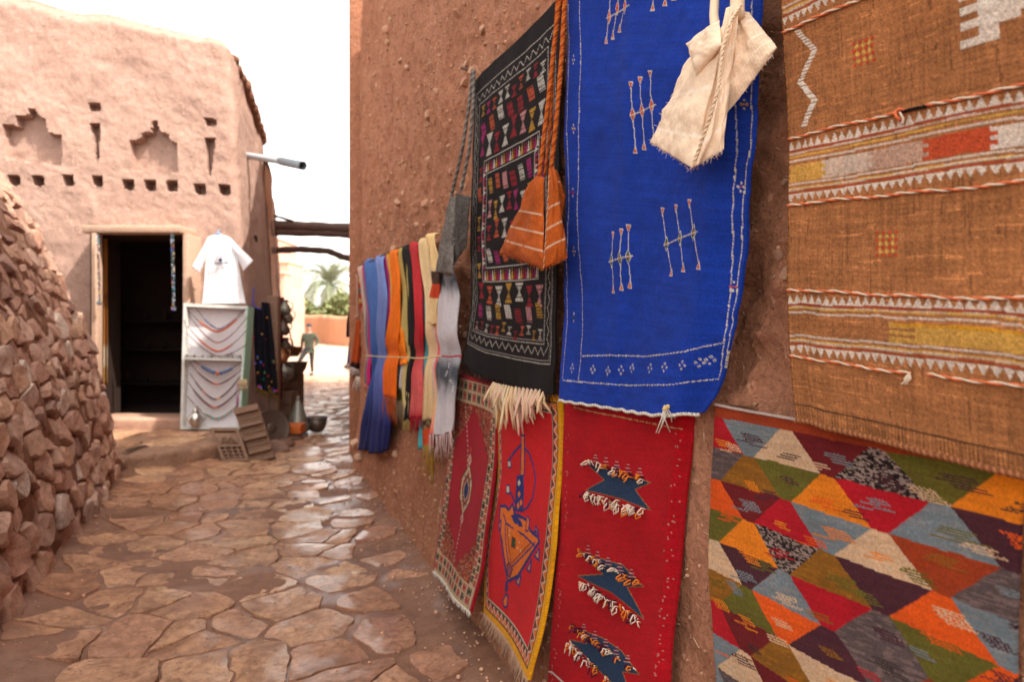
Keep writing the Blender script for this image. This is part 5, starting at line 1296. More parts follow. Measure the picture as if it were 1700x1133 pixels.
# ------------------------------------------------------------------ red runner, three indigo motifs with tufts
def build_runner():
    rr = lambda x, y: (890+x/2.397, 660+y/2.397)
    def off(a, b): return .035+.05*b+.008*np.sin(a*4+b*3)+.004*np.sin(b*13+a*5)-.02*sstep(.93, 1, a)
    c = Cloth([rr(116, 5), rr(106, 250), rr(90, 560), rr(68, 850), rr(45, 1133), rr(40, 1330)], [rr(622, 50), rr(612, 250), rr(575, 600), rr(548, 870), rr(526, 1133), rr(515, 1400)], 240, 380, off)
    R0 = lin(175, 10, 24); c.col[:] = R0; c.col *= (1+.10*fbm(c.X*10, c.Y*200, 0, 2, 3)+.1*fbm(c.X*4, c.Y*4, 0, 3, 4))[..., None]; BL = lin(38, 60, 88)
    Q = lambda pts: c.uvs([rr(*p) for p in pts])
    M_ = [[(198, 260), (330, 300), (457, 340), (395, 368), (457, 450), (330, 402), (198, 370), (272, 330)],
          [(170, 612), (300, 655), (345, 668), (427, 754), (362, 757), (430, 887), (300, 778), (165, 712), (268, 705)],
          [(145, 916), (262, 958), (340, 1010), (412, 1105), (345, 1095), (385, 1200), (250, 1090), (132, 966), (205, 982)]]
    for p in M_: q = Q(p); c.poly(q, BL, .001); c.line(q+[q[0]], .003, lin(150, 100, 60))
    c.line(Q([(150, 40), (330, 78), (580, 126)]), .004, lin(190, 150, 100), .001, dash=(.03, .026))
    c.line(Q([(48, 1092), (62, 1095), (112, 1140)]), .006, WHITE, .001)
    r2 = random.Random(3)
    for pts in ([(128, 110), (112, 520), (88, 870), (62, 1133)], [(568, 120), (548, 430), (518, 700), (490, 1000), (482, 1130)]):
        q = np.array(Q(pts)); t = np.linspace(0, 1, len(q))
        for i in range(46):
            tt = r2.random(); x, y = np.interp(tt, t, q[:, 0])+r2.gauss(0, .008), np.interp(tt, t, q[:, 1]); c.diamond(x, y, .006, .007, lin(190, 130, 120), .001)
    # fine triangles above the first motif's edge
    for p in M_:
        (x0, y0), (x1, y1) = Q([p[0], p[2] if len(p) == 8 else p[3]])
        for i in range(1, 6):
            x, y = x0+(x1-x0)*i/6, y0+(y1-y0)*i/6-.012
            for k in range(6): c.line([(x-.020+.0032*k, y-.0055*k), (x+.020-.0032*k, y-.0055*k)], .003, [lin(205, 150, 135), lin(110, 20, 60)][k % 2], .001)
    root = thing('rug', 'plain crimson runner with three dark blue notched motifs edged with loose yarn tufts', 'rug', center_of(c))
    c.build('woven_panel', M_WOOL, root, .009, jitter=.1)
    WHc, OGc, DKc = lin(205, 185, 165), lin(205, 112, 35), lin(70, 18, 40)
    for p in M_:
        for (a, b), dn in (((0, 2), -1), ((6, 5) if len(p) > 8 and False else (6, 4), 1)):
            m = MB(); (x0, y0), (x1, y1) = Q([p[0], p[2] if len(p) == 8 else p[3]]) if dn < 0 else Q([p[6] if len(p) == 8 else p[7], p[4] if len(p) == 8 else p[5]])
            if dn > 0 and len(p) == 9: (x0, y0), (x1, y1) = Q([p[7], p[5]])
            for i in range(44):
                t = r2.uniform(.03, .97); e = Vector(c.point(x0+(x1-x0)*t, y0+(y1-y0)*t+dn*.006+r2.uniform(-.008, .008)*1., .003)); col = r2.choice([WHc, OGc, OGc, DKc, DKc] if dn < 0 else [WHc, WHc, WHc, OGc, DKc]); l = r2.uniform(.010, .024)*(.45 if dn < 0 else 1); sx = r2.uniform(-.016, .016); w = Vector(WN)
                if r2.random() < .6: pts = [e, e+w*.010+Vector((sx*.3, 0, .004)), e+w*.014+Vector((sx, 0, -l*.5)), e+w*.010+Vector((sx*1.3, 0, -l)), e+w*.006+Vector((sx*.8+.006, 0, -l*.7)), e+w*.002+Vector((sx*.5, 0, -.003))]
                else: pts = [e, e+w*.012+Vector((sx*.5, 0, .006)), e+w*.010+Vector((sx, 0, -l*.6)), e+w*.006+Vector((sx*1.6, 0, -l*1.2))]
                m.tube(pts, .0024, 5, col)
            o = m.build('yarn_tufts', M_YARN, root); o['kind'] = 'stuff'
build_runner()
# ================================================================== SCARVES ON THE ROPE
def grad(stops):
    k = [s[0] for s in stops]; c = np.array([lin(*s[1]) for s in stops])
    return lambda b: np.stack([np.interp(b, k, c[:, j]) for j in range(3)], -1)
SC = lambda x, y: (570+x/2.697, 380+y/2.697)
def build_scarf(name, label, cat, st, o, g, folds=2, amp=.012, fr=None, frcol=None, seed=0, deco=None, nx=18, ny=70, grp='scarves hung side by side over the rope'):
    ph = seed*1.7
    tieb = np.clip((575-st[0][0])/(st[-1][0]-st[0][0]), .05, 2)
    def off(a, b):
        pinch = 1-.55*np.exp(-((b-tieb)/.05)**2)
        return o*(1-.25*np.exp(-((b-tieb)/.07)**2))+amp*.62*pinch*(.35+b)*(np.cos(2*PI*folds*a+ph+b*1.2)+.75*np.cos(2*PI*(folds*2.3)*a+ph*2+b*3.1)+.5*vnoise(a*6, b*5, seed*3.3))+.004*np.sin(b*17+a*5+ph)-.05*np.exp(-b/.012)
    rs = random.Random(seed); c = Cloth([SC(p[1], p[0]) for p in st], [SC(p[2], p[0]) for p in st], nx, ny, off, bot=[(0, rs.uniform(-.03, .03)), (.3, rs.uniform(-.02, .02)), (.6, rs.uniform(-.03, .02)), (1, rs.uniform(-.03, .04))])
    c.col[:] = g(c.B); c.col *= (1+.06*vnoise(c.X*80, c.Y*2, 0, seed))[..., None]
    if deco: deco(c)
    r = None
    root = thing(name, label, cat, center_of(c), grp)
    # lies over the rope: a little rolls to the back
    c.build('cloth', M_SCARF, root, .008, back=True, jitter=.03, seed=seed)
    if fr: fringe(root, 'fringe', row_pts(c, c.H, n=8), fr/2.697/F*5.2, .0028, frcol, 26, seed+3, spread=.008)
build_scarf('scarf', 'pale dusty pink scarf leftmost on the rope, hanging straight down', 'scarf', [(165,80,112),(350,88,116),(570,103,125),(720,98,116)], .05, grad([(0,(200,165,150)),(.5,(175,150,145)),(1,(190,120,110))]), 1, seed=1)
build_scarf('scarf', 'thin greyish teal scarf edge behind the magenta strip', 'scarf', [(160,102,116),(350,104,118),(570,112,124),(700,106,118)], .06, grad([(0,(100,120,125)),(1,(90,100,110))]), 1, seed=2)
build_scarf('scarf', 'narrow bright magenta strip just left of the blue scarf', 'scarf', [(150,108,120),(400,110,122),(560,116,127),(695,106,118)], .075, grad([(0,(190,30,110)),(1,(190,30,100))]), 1, .006, seed=3)
build_scarf('scarf', 'denim blue scarf turning dark navy at its wide hem', 'scarf', [(132,112,168),(350,110,167),(575,126,162),(750,108,160),(985,64,140)], .085, grad([(0,(72,112,178)),(.5,(48,84,150)),(.68,(40,60,125)),(.82,(24,32,90)),(1,(22,28,82))]), 3, .018, seed=4)
build_scarf('scarf', 'lavender blue scarf with a long navy lower end reaching lowest on the left', 'scarf', [(115,163,200),(300,160,197),(575,152,192),(780,134,205),(880,128,212),(1012,126,196)], .10, grad([(0,(120,140,195)),(.5,(100,118,180)),(.7,(72,84,150)),(.84,(26,32,95)),(1,(24,28,85))]), 3, .018, seed=5)
build_scarf('scarf', 'narrow brick brown scarf between lavender blue and orange', 'scarf', [(110,196,212),(400,189,204),(560,186,200),(820,168,190)], .07, grad([(0,(150,80,55)),(1,(130,70,45))]), 1, .006, seed=6)
build_scarf('scarf', 'thin purple pink strip left of the yellow scarf', 'scarf', [(105,207,219),(300,203,214),(560,198,208),(700,192,202)], .075, grad([(0,(170,40,115)),(1,(160,40,100))]), 1, .005, seed=7)
build_scarf('scarf', 'narrow golden yellow scarf left of the orange one', 'scarf', [(100,216,238),(300,212,232),(560,204,222),(700,200,216)], .08, grad([(0,(205,160,70)),(1,(200,140,50))]), 1, .006, seed=8)
build_scarf('scarf', 'pale grey blue scarf showing its end below the orange one', 'scarf', [(95,234,252),(300,234,254),(580,238,264),(775,226,252)], .075, grad([(0,(130,160,180)),(1,(150,165,185))]), 1, .008, seed=9, fr=70, frcol=lin(150,140,130))
build_scarf('scarf', 'vivid orange scarf with orange fringe in the left half of the rope', 'scarf', [(90,232,262),(250,220,252),(460,198,250),(575,192,247),(750,178,233)], .115, grad([(0,(225,110,20)),(.5,(235,115,15)),(1,(220,95,15))]), 2, .012, seed=10, fr=110, frcol=lin(170,80,35))
build_scarf('scarf', 'second orange scarf, a short narrow loop ending above the grey blue one', 'scarf', [(300,240,262),(470,240,266),(575,246,276),(610,252,280)], .10, grad([(0,(235,130,25)),(1,(230,120,20))]), 1, .008, seed=11)
build_scarf('scarf', 'narrow white scarf right of the orange one', 'scarf', [(85,254,282),(300,252,272),(575,262,278),(720,254,268)], .08, grad([(0,(205,200,205)),(1,(190,180,175))]), 1, .008, seed=12)
build_scarf('scarf', 'dark olive green scarf behind the khaki one', 'scarf', [(80,268,284),(300,256,275),(575,262,282),(775,243,270)], .075, grad([(0,(80,75,30)),(1,(75,70,20))]), 1, .008, seed=13, fr=90, frcol=lin(150,130,100))
build_scarf('scarf', 'khaki yellow scarf left of the black one', 'scarf', [(78,274,308),(300,268,294),(575,276,300),(790,268,292)], .095, grad([(0,(170,145,75)),(.6,(185,165,100)),(1,(195,175,120))]), 2, .010, seed=14, fr=80, frcol=lin(170,150,120))
build_scarf('scarf', 'plain black scarf in the middle of the rope', 'scarf', [(68,290,328),(300,286,324),(480,291,326),(575,290,322),(700,280,318),(855,270,305)], .10, grad([(0,(22,18,18)),(1,(20,16,16))]), 2, .012, seed=15, fr=50, frcol=lin(150,130,70))
build_scarf('scarf', 'coral red scarf with a darker crimson end right of the black one', 'scarf', [(52,322,362),(300,316,352),(480,324,358),(575,322,354),(700,304,358),(845,300,355)], .11, grad([(0,(175,40,45)),(.3,(200,50,55)),(.5,(170,30,40)),(.75,(205,85,85)),(.95,(205,95,90)),(1,(170,20,40))]), 2, .012, seed=16, fr=55, frcol=lin(150,20,40))
build_scarf('scarf', 'narrow turquoise scarf between the red and cream ones', 'scarf', [(42,350,380),(300,346,370),(575,356,374),(750,356,374),(992,340,358)], .085, grad([(0,(120,185,185)),(.5,(90,165,170)),(1,(80,170,175))]), 1, .008, seed=17)
def deco_cream(c):
    a = SC(370, 852); b = SC(370, 898); d = SC(370, 966)
    y0, y1, y2 = c.uv(*a)[1], c.uv(*b)[1], c.uv(*d)[1]
    m = (c.Y > y0) & (c.Y < y1); c.col[m] = lin(70, 48, 40); m = (c.Y > y1) & (c.Y < y2); c.col[m] = lin(205, 75, 35)
    z = np.abs(((c.X/c.W*1.4) % 1)*2-1); t = (c.Y-y0)/(y1-y0); c.col[(t > 0) & (t < 1) & (np.abs(t-z) < .15)] = lin(150, 125, 80)
build_scarf('scarf', 'cream scarf with brown zigzag and orange band near its end and mustard fringe', 'scarf', [(35,368,408),(300,364,404),(420,368,414),(575,376,412),(750,358,406),(970,356,394)], .11, grad([(0,(215,185,135)),(.5,(220,190,150)),(1,(205,170,120))]), 2, .012, seed=18, fr=120, frcol=lin(165,125,50), deco=deco_cream)
def deco_patch(c):
    y0, y1 = c.uv(*SC(400, 245))[1], c.uv(*SC(400, 312))[1]; c.col[(c.Y > y0) & (c.Y < y1)] = lin(200, 70, 40); y0, y1 = c.uv(*SC(400, 190))[1], c.uv(*SC(400, 243))[1]; c.col[(c.Y > y0) & (c.Y < y1)] = lin(70, 50, 40)
build_scarf('scarf', 'short folded yellowish cream scarf with an orange patch below the dark grey bag', 'scarf', [(18,402,440),(200,396,430),(330,385,420),(430,384,416)], .135, grad([(0,(225,190,130)),(1,(225,195,145))]), 2, .010, seed=19, deco=deco_patch)
def deco_batik(c):
    A_, B_ = c.A, c.B
    g = .62+.0*A_
    white = np.array(lin(200, 195, 198)); grey = np.array(lin(72, 74, 80)); pink = np.array(lin(215, 90, 90)); peach = np.array(lin(230, 180, 130))
    w = np.exp(-((B_-.14)/.07)**2)+np.exp(-((B_-.66)/.11)**2); n = .25*fbm(c.X*14, c.Y*14, 0, 3, 5); t = np.clip(w*1.0+n*w, 0, 1)[..., None]
    c.col[:] = white*(1-t)+grey*t
    m = A_ < .24; s_ = (.5+.5*np.sin(B_*13+.5))[..., None]; c.col[m] = (pink*s_+peach*(1-s_))[m]; m = A_ < .03; c.col[m] = white
    for k in range(7):
        x0, y0 = c.W*(.4+.5*((k*.37) % 1)), c.H*(.08+.13*k); c.line([(x0+.03*math.cos(t)*t/6, y0+.05*math.sin(t)*t/6) for t in np.linspace(0, 9, 24)], .005, lin(190, 185, 190))
build_scarf('scarf', 'white and grey batik scarf with a pink edge, rightmost on the rope', 'scarf', [(150,414,520),(300,414,518),(575,412,520),(700,402,504),(930,396,482)], .12, grad([(0,(200,200,200)),(1,(200,200,200))]), 2, .012, seed=20, fr=75, frcol=lin(200,170,165), deco=deco_batik, nx=50, ny=160)

def wall_rope(label, pts, r, col, o):
    P = [tuple(wpix(u, v, o)) for u, v in pts]; n = []
    for i in range(len(P)-1):
        for t in np.linspace(0, 1, 8)[:-1]: n.append(tuple(np.array(P[i])*(1-t)+np.array(P[i+1])*t))
    n.append(P[-1]); m = MB(); m.tube(n, r, 6, col); ob = m.build('rope', M_YARN); tag(ob, label, 'rope')
wall_rope('taut rope along the mud wall that carries all the scarves', [SC(68, 168), SC(200, 106), (686, 402.5), SC(440, 14), (745, 375)], .006, lin(120, 95, 70), .075)
wall_rope('thin beige string tied across the middle of the scarves', [SC(100, 568), SC(160, 573), SC(260, 577), SC(345, 581), SC(410, 574), SC(440, 570)], .0045, lin(200, 180, 130), .155)
wall_rope('short red cord tied across the rightmost batik scarf', [SC(440, 570), SC(475, 574), SC(520, 569), SC(528, 575)], .0045, lin(170, 25, 50), .152)

# ================================================================== WOVEN SHOULDER BAGS
def pillow(name, root, quad, th, nx, ny, mat, paint, seed=0, wr=.004, pw=4):
    """two cloth faces meeting at the seams; quad = TL, TR, BR, BL as (u, v, o)"""
    C_ = [wpix(*q) for q in quad]; a, b = np.meshgrid(np.linspace(0, 1, nx), np.linspace(0, 1, ny))
    P = ((1-a)*(1-b))[..., None]*C_[0]+(a*(1-b))[..., None]*C_[1]+(a*b)[..., None]*C_[2]+((1-a)*b)[..., None]*C_[3]
    nrm = np.cross(C_[1]-C_[0], C_[3]-C_[0]); nrm /= np.linalg.norm(nrm)
    if nrm @ WN < 0: nrm = -nrm
    prof = (1-np.abs(2*a-1)**pw)*(1-np.abs(2*b-1)**(pw+2)*.9)
    w = wr*fbm(a*5+seed, b*5, 0, 3, seed)
    W_, H_ = np.linalg.norm(C_[1]-C_[0]), np.linalg.norm(C_[3]-C_[0]); X, Y = a*max(W_, .02), b*H_
    edge = (.0025*vnoise(a*30, b*30, seed))[..., None]
    Vf = P+nrm*(th*prof+w)[..., None]+edge*0; Vb = P-nrm*(th*prof*.6-.0-w*.3+.001)[..., None]
    col = paint(a, b, X, Y); col2 = col
    V = np.concatenate([Vf.reshape(-1, 3), Vb.reshape(-1, 3)]); Cc = np.concatenate([col.reshape(-1, 3), col2.reshape(-1, 3)]); UV = np.stack([X, Y], -1).reshape(-1, 2)
    loop = np.concatenate([np.arange(nx), np.arange(1, ny)*nx+nx-1, (ny-1)*nx+np.arange(nx-2, -1, -1), np.arange(ny-2, -1, -1)*nx]); k = loop+nx*ny
    Fs = np.concatenate([grid_faces(ny, nx), grid_faces(ny, nx, nx*ny)[:, ::-1], np.stack([loop[:-1], loop[1:], k[1:], k[:-1]], -1)])
    o = mesh_obj(name, V, Fs, mat, root, cols=np.clip(Cc, 0, 1), uvs=np.concatenate([UV, UV]))
    bm = bmesh.new(); bm.from_mesh(o.data); bmesh.ops.recalc_face_normals(bm, faces=bm.faces[:]); bm.to_mesh(o.data); bm.free(); return P+nrm*(th*prof+w)[..., None]
def strap(root, pts, r, col, seed=0, mat=None):
    P = [wpix(*p) for p in pts]; q = []
    for i in range(len(P)-1):
        for t in np.linspace(0, 1, 7)[:-1]: q.append(P[i]*(1-t)+P[i+1]*t)
    q.append(P[-1]); return cord('strap', q, r, col, root, mat, strands=3, turns=26, seed=seed)
def build_bags():
    # grey
    root = thing('shoulder_bag', 'dark grey marled wool bag on twin cords beside the black rug', 'bag', tuple(wpix(752, 455, .12)))
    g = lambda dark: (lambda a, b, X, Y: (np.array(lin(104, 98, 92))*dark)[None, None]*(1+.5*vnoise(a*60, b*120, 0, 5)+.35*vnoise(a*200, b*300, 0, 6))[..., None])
    A2 = lambda x, y: (710+x/1.716, y/1.716)
    def q(x, y, o): u, v = A2(x, y); return (u, v, o)
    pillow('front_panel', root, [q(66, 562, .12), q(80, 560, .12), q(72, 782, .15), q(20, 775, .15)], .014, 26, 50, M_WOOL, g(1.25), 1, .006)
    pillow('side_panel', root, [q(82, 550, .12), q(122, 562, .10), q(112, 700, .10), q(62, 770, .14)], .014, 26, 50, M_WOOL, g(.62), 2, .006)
    strap(root, [q(128, 198, .05), q(118, 300, .08), q(100, 420, .10), q(66, 565, .12)], .0085, [lin(110, 104, 98), lin(80, 74, 70), lin(140, 132, 124)], 1)
    strap(root, [q(132, 198, .05), q(130, 300, .08), q(118, 430, .10), q(94, 548, .12)], .0085, [lin(110, 104, 98), lin(80, 74, 70), lin(140, 132, 124)], 2)
    m = MB(); e = Vector(wpix(785.5, 116, 0)); m.tube([e-Vector(WN)*.06, e+Vector(WN)*.07], .007, 8); o = m.build('peg', M_BEAM); tag(o, 'small wooden peg in the mud wall holding the grey bag', 'peg')
    # orange
    root = thing('shoulder_bag', 'burnt orange wool bag with thin white stripes hanging over the black rug', 'bag', tuple(wpix(890, 445, .15)))
    def po(seed, nst=3):
        def f(a, b, X, Y):
            c = np.array(lin(178, 84, 28))[None, None]*(1+.22*vnoise(a*50, b*90, 0, seed)+.15*fbm(a*4, b*4, 0, 3, seed+1))[..., None]
            for k in range(nst):
                t = np.abs(b-(.42+.20*k)); c = np.where((t < .009)[..., None] & (vnoise(a*60, k)[..., None] > -.75), np.array(lin(215, 180, 150)), c)
            return c
        return f
    P1 = pillow('left_panel', root, [q(312, 500, .14), q(330, 505, .15), q(330, 766, .19), q(202, 720, .14)], .028, 40, 60, M_WOOL, po(3), 3, .006)
    pillow('right_panel', root, [q(345, 480, .14), q(360, 476, .12), q(399, 732, .12), q(332, 764, .185)], .028, 36, 60, M_WOOL, po(4), 4, .006)
    pillow('back_panel', root, [q(352, 478, .11), q(368, 486, .10), q(392, 560, .08), q(376, 640, .09)], .02, 20, 30, M_WOOL, po(5, 1), 5, .004)
    oc = [lin(186, 92, 34), lin(150, 66, 20), lin(196, 104, 44)]
    strap(root, [q(378, -20, .09), q(362, 120, .10), q(340, 320, .12), q(318, 502, .14)], .0085, oc, 3); strap(root, [q(392, -20, .09), q(382, 160, .10), q(368, 330, .12), q(352, 480, .13)], .0085, oc, 4); strap(root, [q(371, -20, .085), q(358, 160, .09), q(352, 330, .09), q(334, 500, .10)], .006, oc, 8)
    seam = [wpix(*q(334+x, y, .20)) for x, y in ((12, 500), (8, 580), (2, 680), (-4, 764))]; cord('seam', seam, .0024, [lin(205, 170, 130), lin(180, 90, 40)], root, turns=40)
    r2 = random.Random(2); f = MB()
    for i in range(160):
        t = r2.random(); e = Vector(wpix(*q(204+126*t, 722+44*t, .15+.04*t))) if i % 2 else Vector(wpix(*q(332+66*t, 764-32*t, .18-.05*t))); f.tube([e, e+Vector((r2.gauss(0, .003), r2.gauss(0, .003), -r2.uniform(.004, .010)))], .0007, 3, oc[i % 3])
    o = f.build('hem_fuzz', M_YARN, root); o['kind'] = 'stuff'
    # cream
    root = thing('shoulder_bag', 'cream wool bag with raised ribs hanging twisted in front of the blue rug', 'bag', tuple(wpix(1146, 281, .14)))
    A3 = lambda x, y, o: (920+x/1.6175, y/1.6175, o)
    def pc(seed, lines, k=1.):
        def f(a, b, X, Y):
            c = np.array(lin(242, 216, 186))[None, None]*k*(1+.10*vnoise(a*70, b*120, 0, seed)+.08*fbm(a*4, b*4, 0, 3, seed))[..., None]
            for (l, wd) in lines: c = np.where((np.abs(b-l+.05*(a-.5)) < wd)[..., None], np.array(lin(248, 230, 208)), c)
            return c
        return f
    pillow('back_panel', root, [A3(470, 35, .09), A3(520, 30, .08), A3(599, 128, .07), A3(452, 315, .10)], .016, 44, 60, M_BAGWOOL, pc(5, [(.25, .012), (.6, .012), (.8, .008)], .98), 6, .006)
    pillow('front_panel', root, [A3(360, 160, .13), A3(466, 60, .15), A3(372, 452, .17), A3(258, 380, .13)], .014, 50, 70, M_BAGWOOL, pc(6, [(.45, .012), (.8, .012)]), 7, .006)
    pillow('side_panel', root, [A3(462, 20, .13), A3(500, 10, .10), A3(453, 402, .12), A3(366, 454, .17)], .015, 44, 70, M_BAGWOOL, pc(7, [(.3, .01), (.62, .012), (.84, .012)], 1.03), 8, .006)
    pillow('fold', root, [A3(357, 118, .135), A3(442, 52, .15), A3(450, 120, .17), A3(382, 205, .16)], .016, 30, 30, M_BAGWOOL, pc(8, [(.3, .02)], 1.02), 9, .003)
    cc = [lin(228, 204, 174), lin(212, 188, 158), lin(235, 212, 186)]
    for pp, r_ in (([A3(434, -40, .09), A3(431, 0, .095), A3(429, 40, .11), A3(432, 75, .135)], .0105), ([A3(486, -40, .09), A3(492, 0, .10), A3(492, 45, .11)], .016)):
        m = MB(); P_ = [wpix(*q_) for q_ in pp]; m.tube([P_[i]*(1-t)+P_[i+1]*t for i in range(len(P_)-1) for t in (0, .25, .5, .75)]+[P_[-1]], r_, 10, cc[0]); m.build('strap', M_BAGWOOL, root)
    cord('rolled_edge', [wpix(*A3(x, y, o)) for x, y, o in ((500, 15, .115), (472, 60, .155), (452, 130, .175), (440, 240, .19), (420, 310, .19), (375, 440, .185))], .0045, [cc[0], cc[0]], root, strands=2, turns=40)
    f = MB()
    for i in range(260):
        k = r2.randrange(4); t = r2.random()
        A_, B_ = [((258, 380), (365, 454)), ((365, 454), (452, 404)), ((360, 160), (258, 380)), ((599, 128), (452, 315))][k]; e = Vector(wpix(*A3(A_[0]+(B_[0]-A_[0])*t, A_[1]+(B_[1]-A_[1])*t, [.15, .15, .135, .08][k]))); d = Vector((r2.gauss(0, .004), r2.gauss(0, .003), r2.gauss(-.002, .004))); f.tube([e, e+d*.6, e+d*1.1], .0005, 3, cc[2])
    o = f.build('wool_fuzz', M_YARN, root); o['kind'] = 'stuff'
build_bags()

# ================================================================== THINGS HANGING AT THE FAR CORNER OF THE RIGHT WALL
def hang(label, name, cat, pts, y, col, th=.04, fr=None, mat=None, stripes=None):
    P = [pix(u, v, y) for u, v in pts]; root = thing(name, label, cat, (sum(p[0] for p in P)/len(P), y, min(p[2] for p in P)))
    # rows from left/right pairs
    n = len(pts)//2; Lp, Rp = P[:n], P[n:][::-1]; Lp, Rp = np.array(Lp), np.array(Rp); ny, nx = 22, 8
    t = np.linspace(0, 1, ny); k = np.linspace(0, 1, n); Lc = np.stack([np.interp(t, k, Lp[:, j]) for j in range(3)], -1); Rc = np.stack([np.interp(t, k, Rp[:, j]) for j in range(3)], -1)
    a = np.linspace(0, 1, nx)[None, :, None]; V = Lc[:, None]*(1-a)+Rc[:, None]*a; V = V+np.array([0, -1, 0])*(.02*np.sin(a*9+y)+.03*np.sin(a*PI)); V2 = V+np.array([0, th, 0])
    C_ = np.broadcast_to(np.array(lin(*col)), V.shape).copy()
    if stripes:
        for (t0, t1, c_) in stripes: C_[int(t0*ny):int(t1*ny)] = lin(*c_)
    A = V.reshape(-1, 3); loop = np.concatenate([np.arange(nx), np.arange(1, ny)*nx+nx-1, (ny-1)*nx+np.arange(nx-2, -1, -1), np.arange(ny-2, -1, -1)*nx]); q = loop+nx*ny
    Fs = np.concatenate([grid_faces(ny, nx), grid_faces(ny, nx, nx*ny)[:, ::-1], np.stack([loop[:-1], loop[1:], q[1:], q[:-1]], -1)])
    mesh_obj('cloth', np.concatenate([A, V2.reshape(-1, 3)]), Fs, mat or M_SCARF, root, cols=np.concatenate([C_.reshape(-1, 3)]*2))
    if fr: fringe(root, 'fringe', [tuple(p) for p in V[-1]], fr[0], .006, lin(*fr[1]), 26, int(y*10), spread=.02, clump=2)
    return root
hang('small black bag hanging lowest behind the post at the far wall corner', 'shoulder_bag', 'bag', [(581,508),(576,535),(575,560),(590,561),(592,535),(592,508)], 8.3, (22, 20, 24))
hang('pale pinkish striped strap of cloth at the far corner of the wall', 'scarf', 'scarf', [(588,457),(589,500),(590,528),(597,527),(597,500),(597,457)], 7.9, (185, 150, 135), fr=None)
hang('small multicoloured woven strip hanging at the wall corner above the orange bag', 'textile_strip', 'textile', [(595,445),(596,480),(597,515),(603,515),(602,480),(601,445)], 7.75, (170, 50, 40), stripes=((.1,.2,(60,90,150)),(.3,.4,(200,160,60)),(.5,.6,(60,110,90)),(.75,.85,(200,160,60))))
hang('rust orange bag with a dark base hanging at the far wall corner', 'shoulder_bag', 'bag', [(592,532),(588,570),(582,610),(596,614),(601,570),(601,532)], 7.85, (170, 72, 30), stripes=((.88,1,(40,25,25)),), fr=(.09,(190,170,160)))
hang('faded blue bag hanging behind the rust orange bag', 'shoulder_bag', 'bag', [(583,550),(579,575),(576,604),(584,606),(586,575),(588,550)], 8.2, (60, 90, 150), fr=(.06,(190,170,160)))
hang('long narrow red rug with cream fringe hanging lowest at the far wall corner', 'rug', 'rug', [(600,648),(597,690),(593,728),(602,731),(605,690),(607,648)], 7.5, (150, 16, 30), stripes=((0,.02,(190,170,160)),))
r_ = thing('yarn_tassels', 'bunch of cream tassels above the narrow red rug at the wall corner', 'tassels', pix(600, 645, 7.45)); fringe(r_, 'fringe', [pix(592, 626, 7.45), pix(606, 629, 7.4)], .13, .007, lin(200, 180, 165), 30, 5, spread=.03, clump=2)

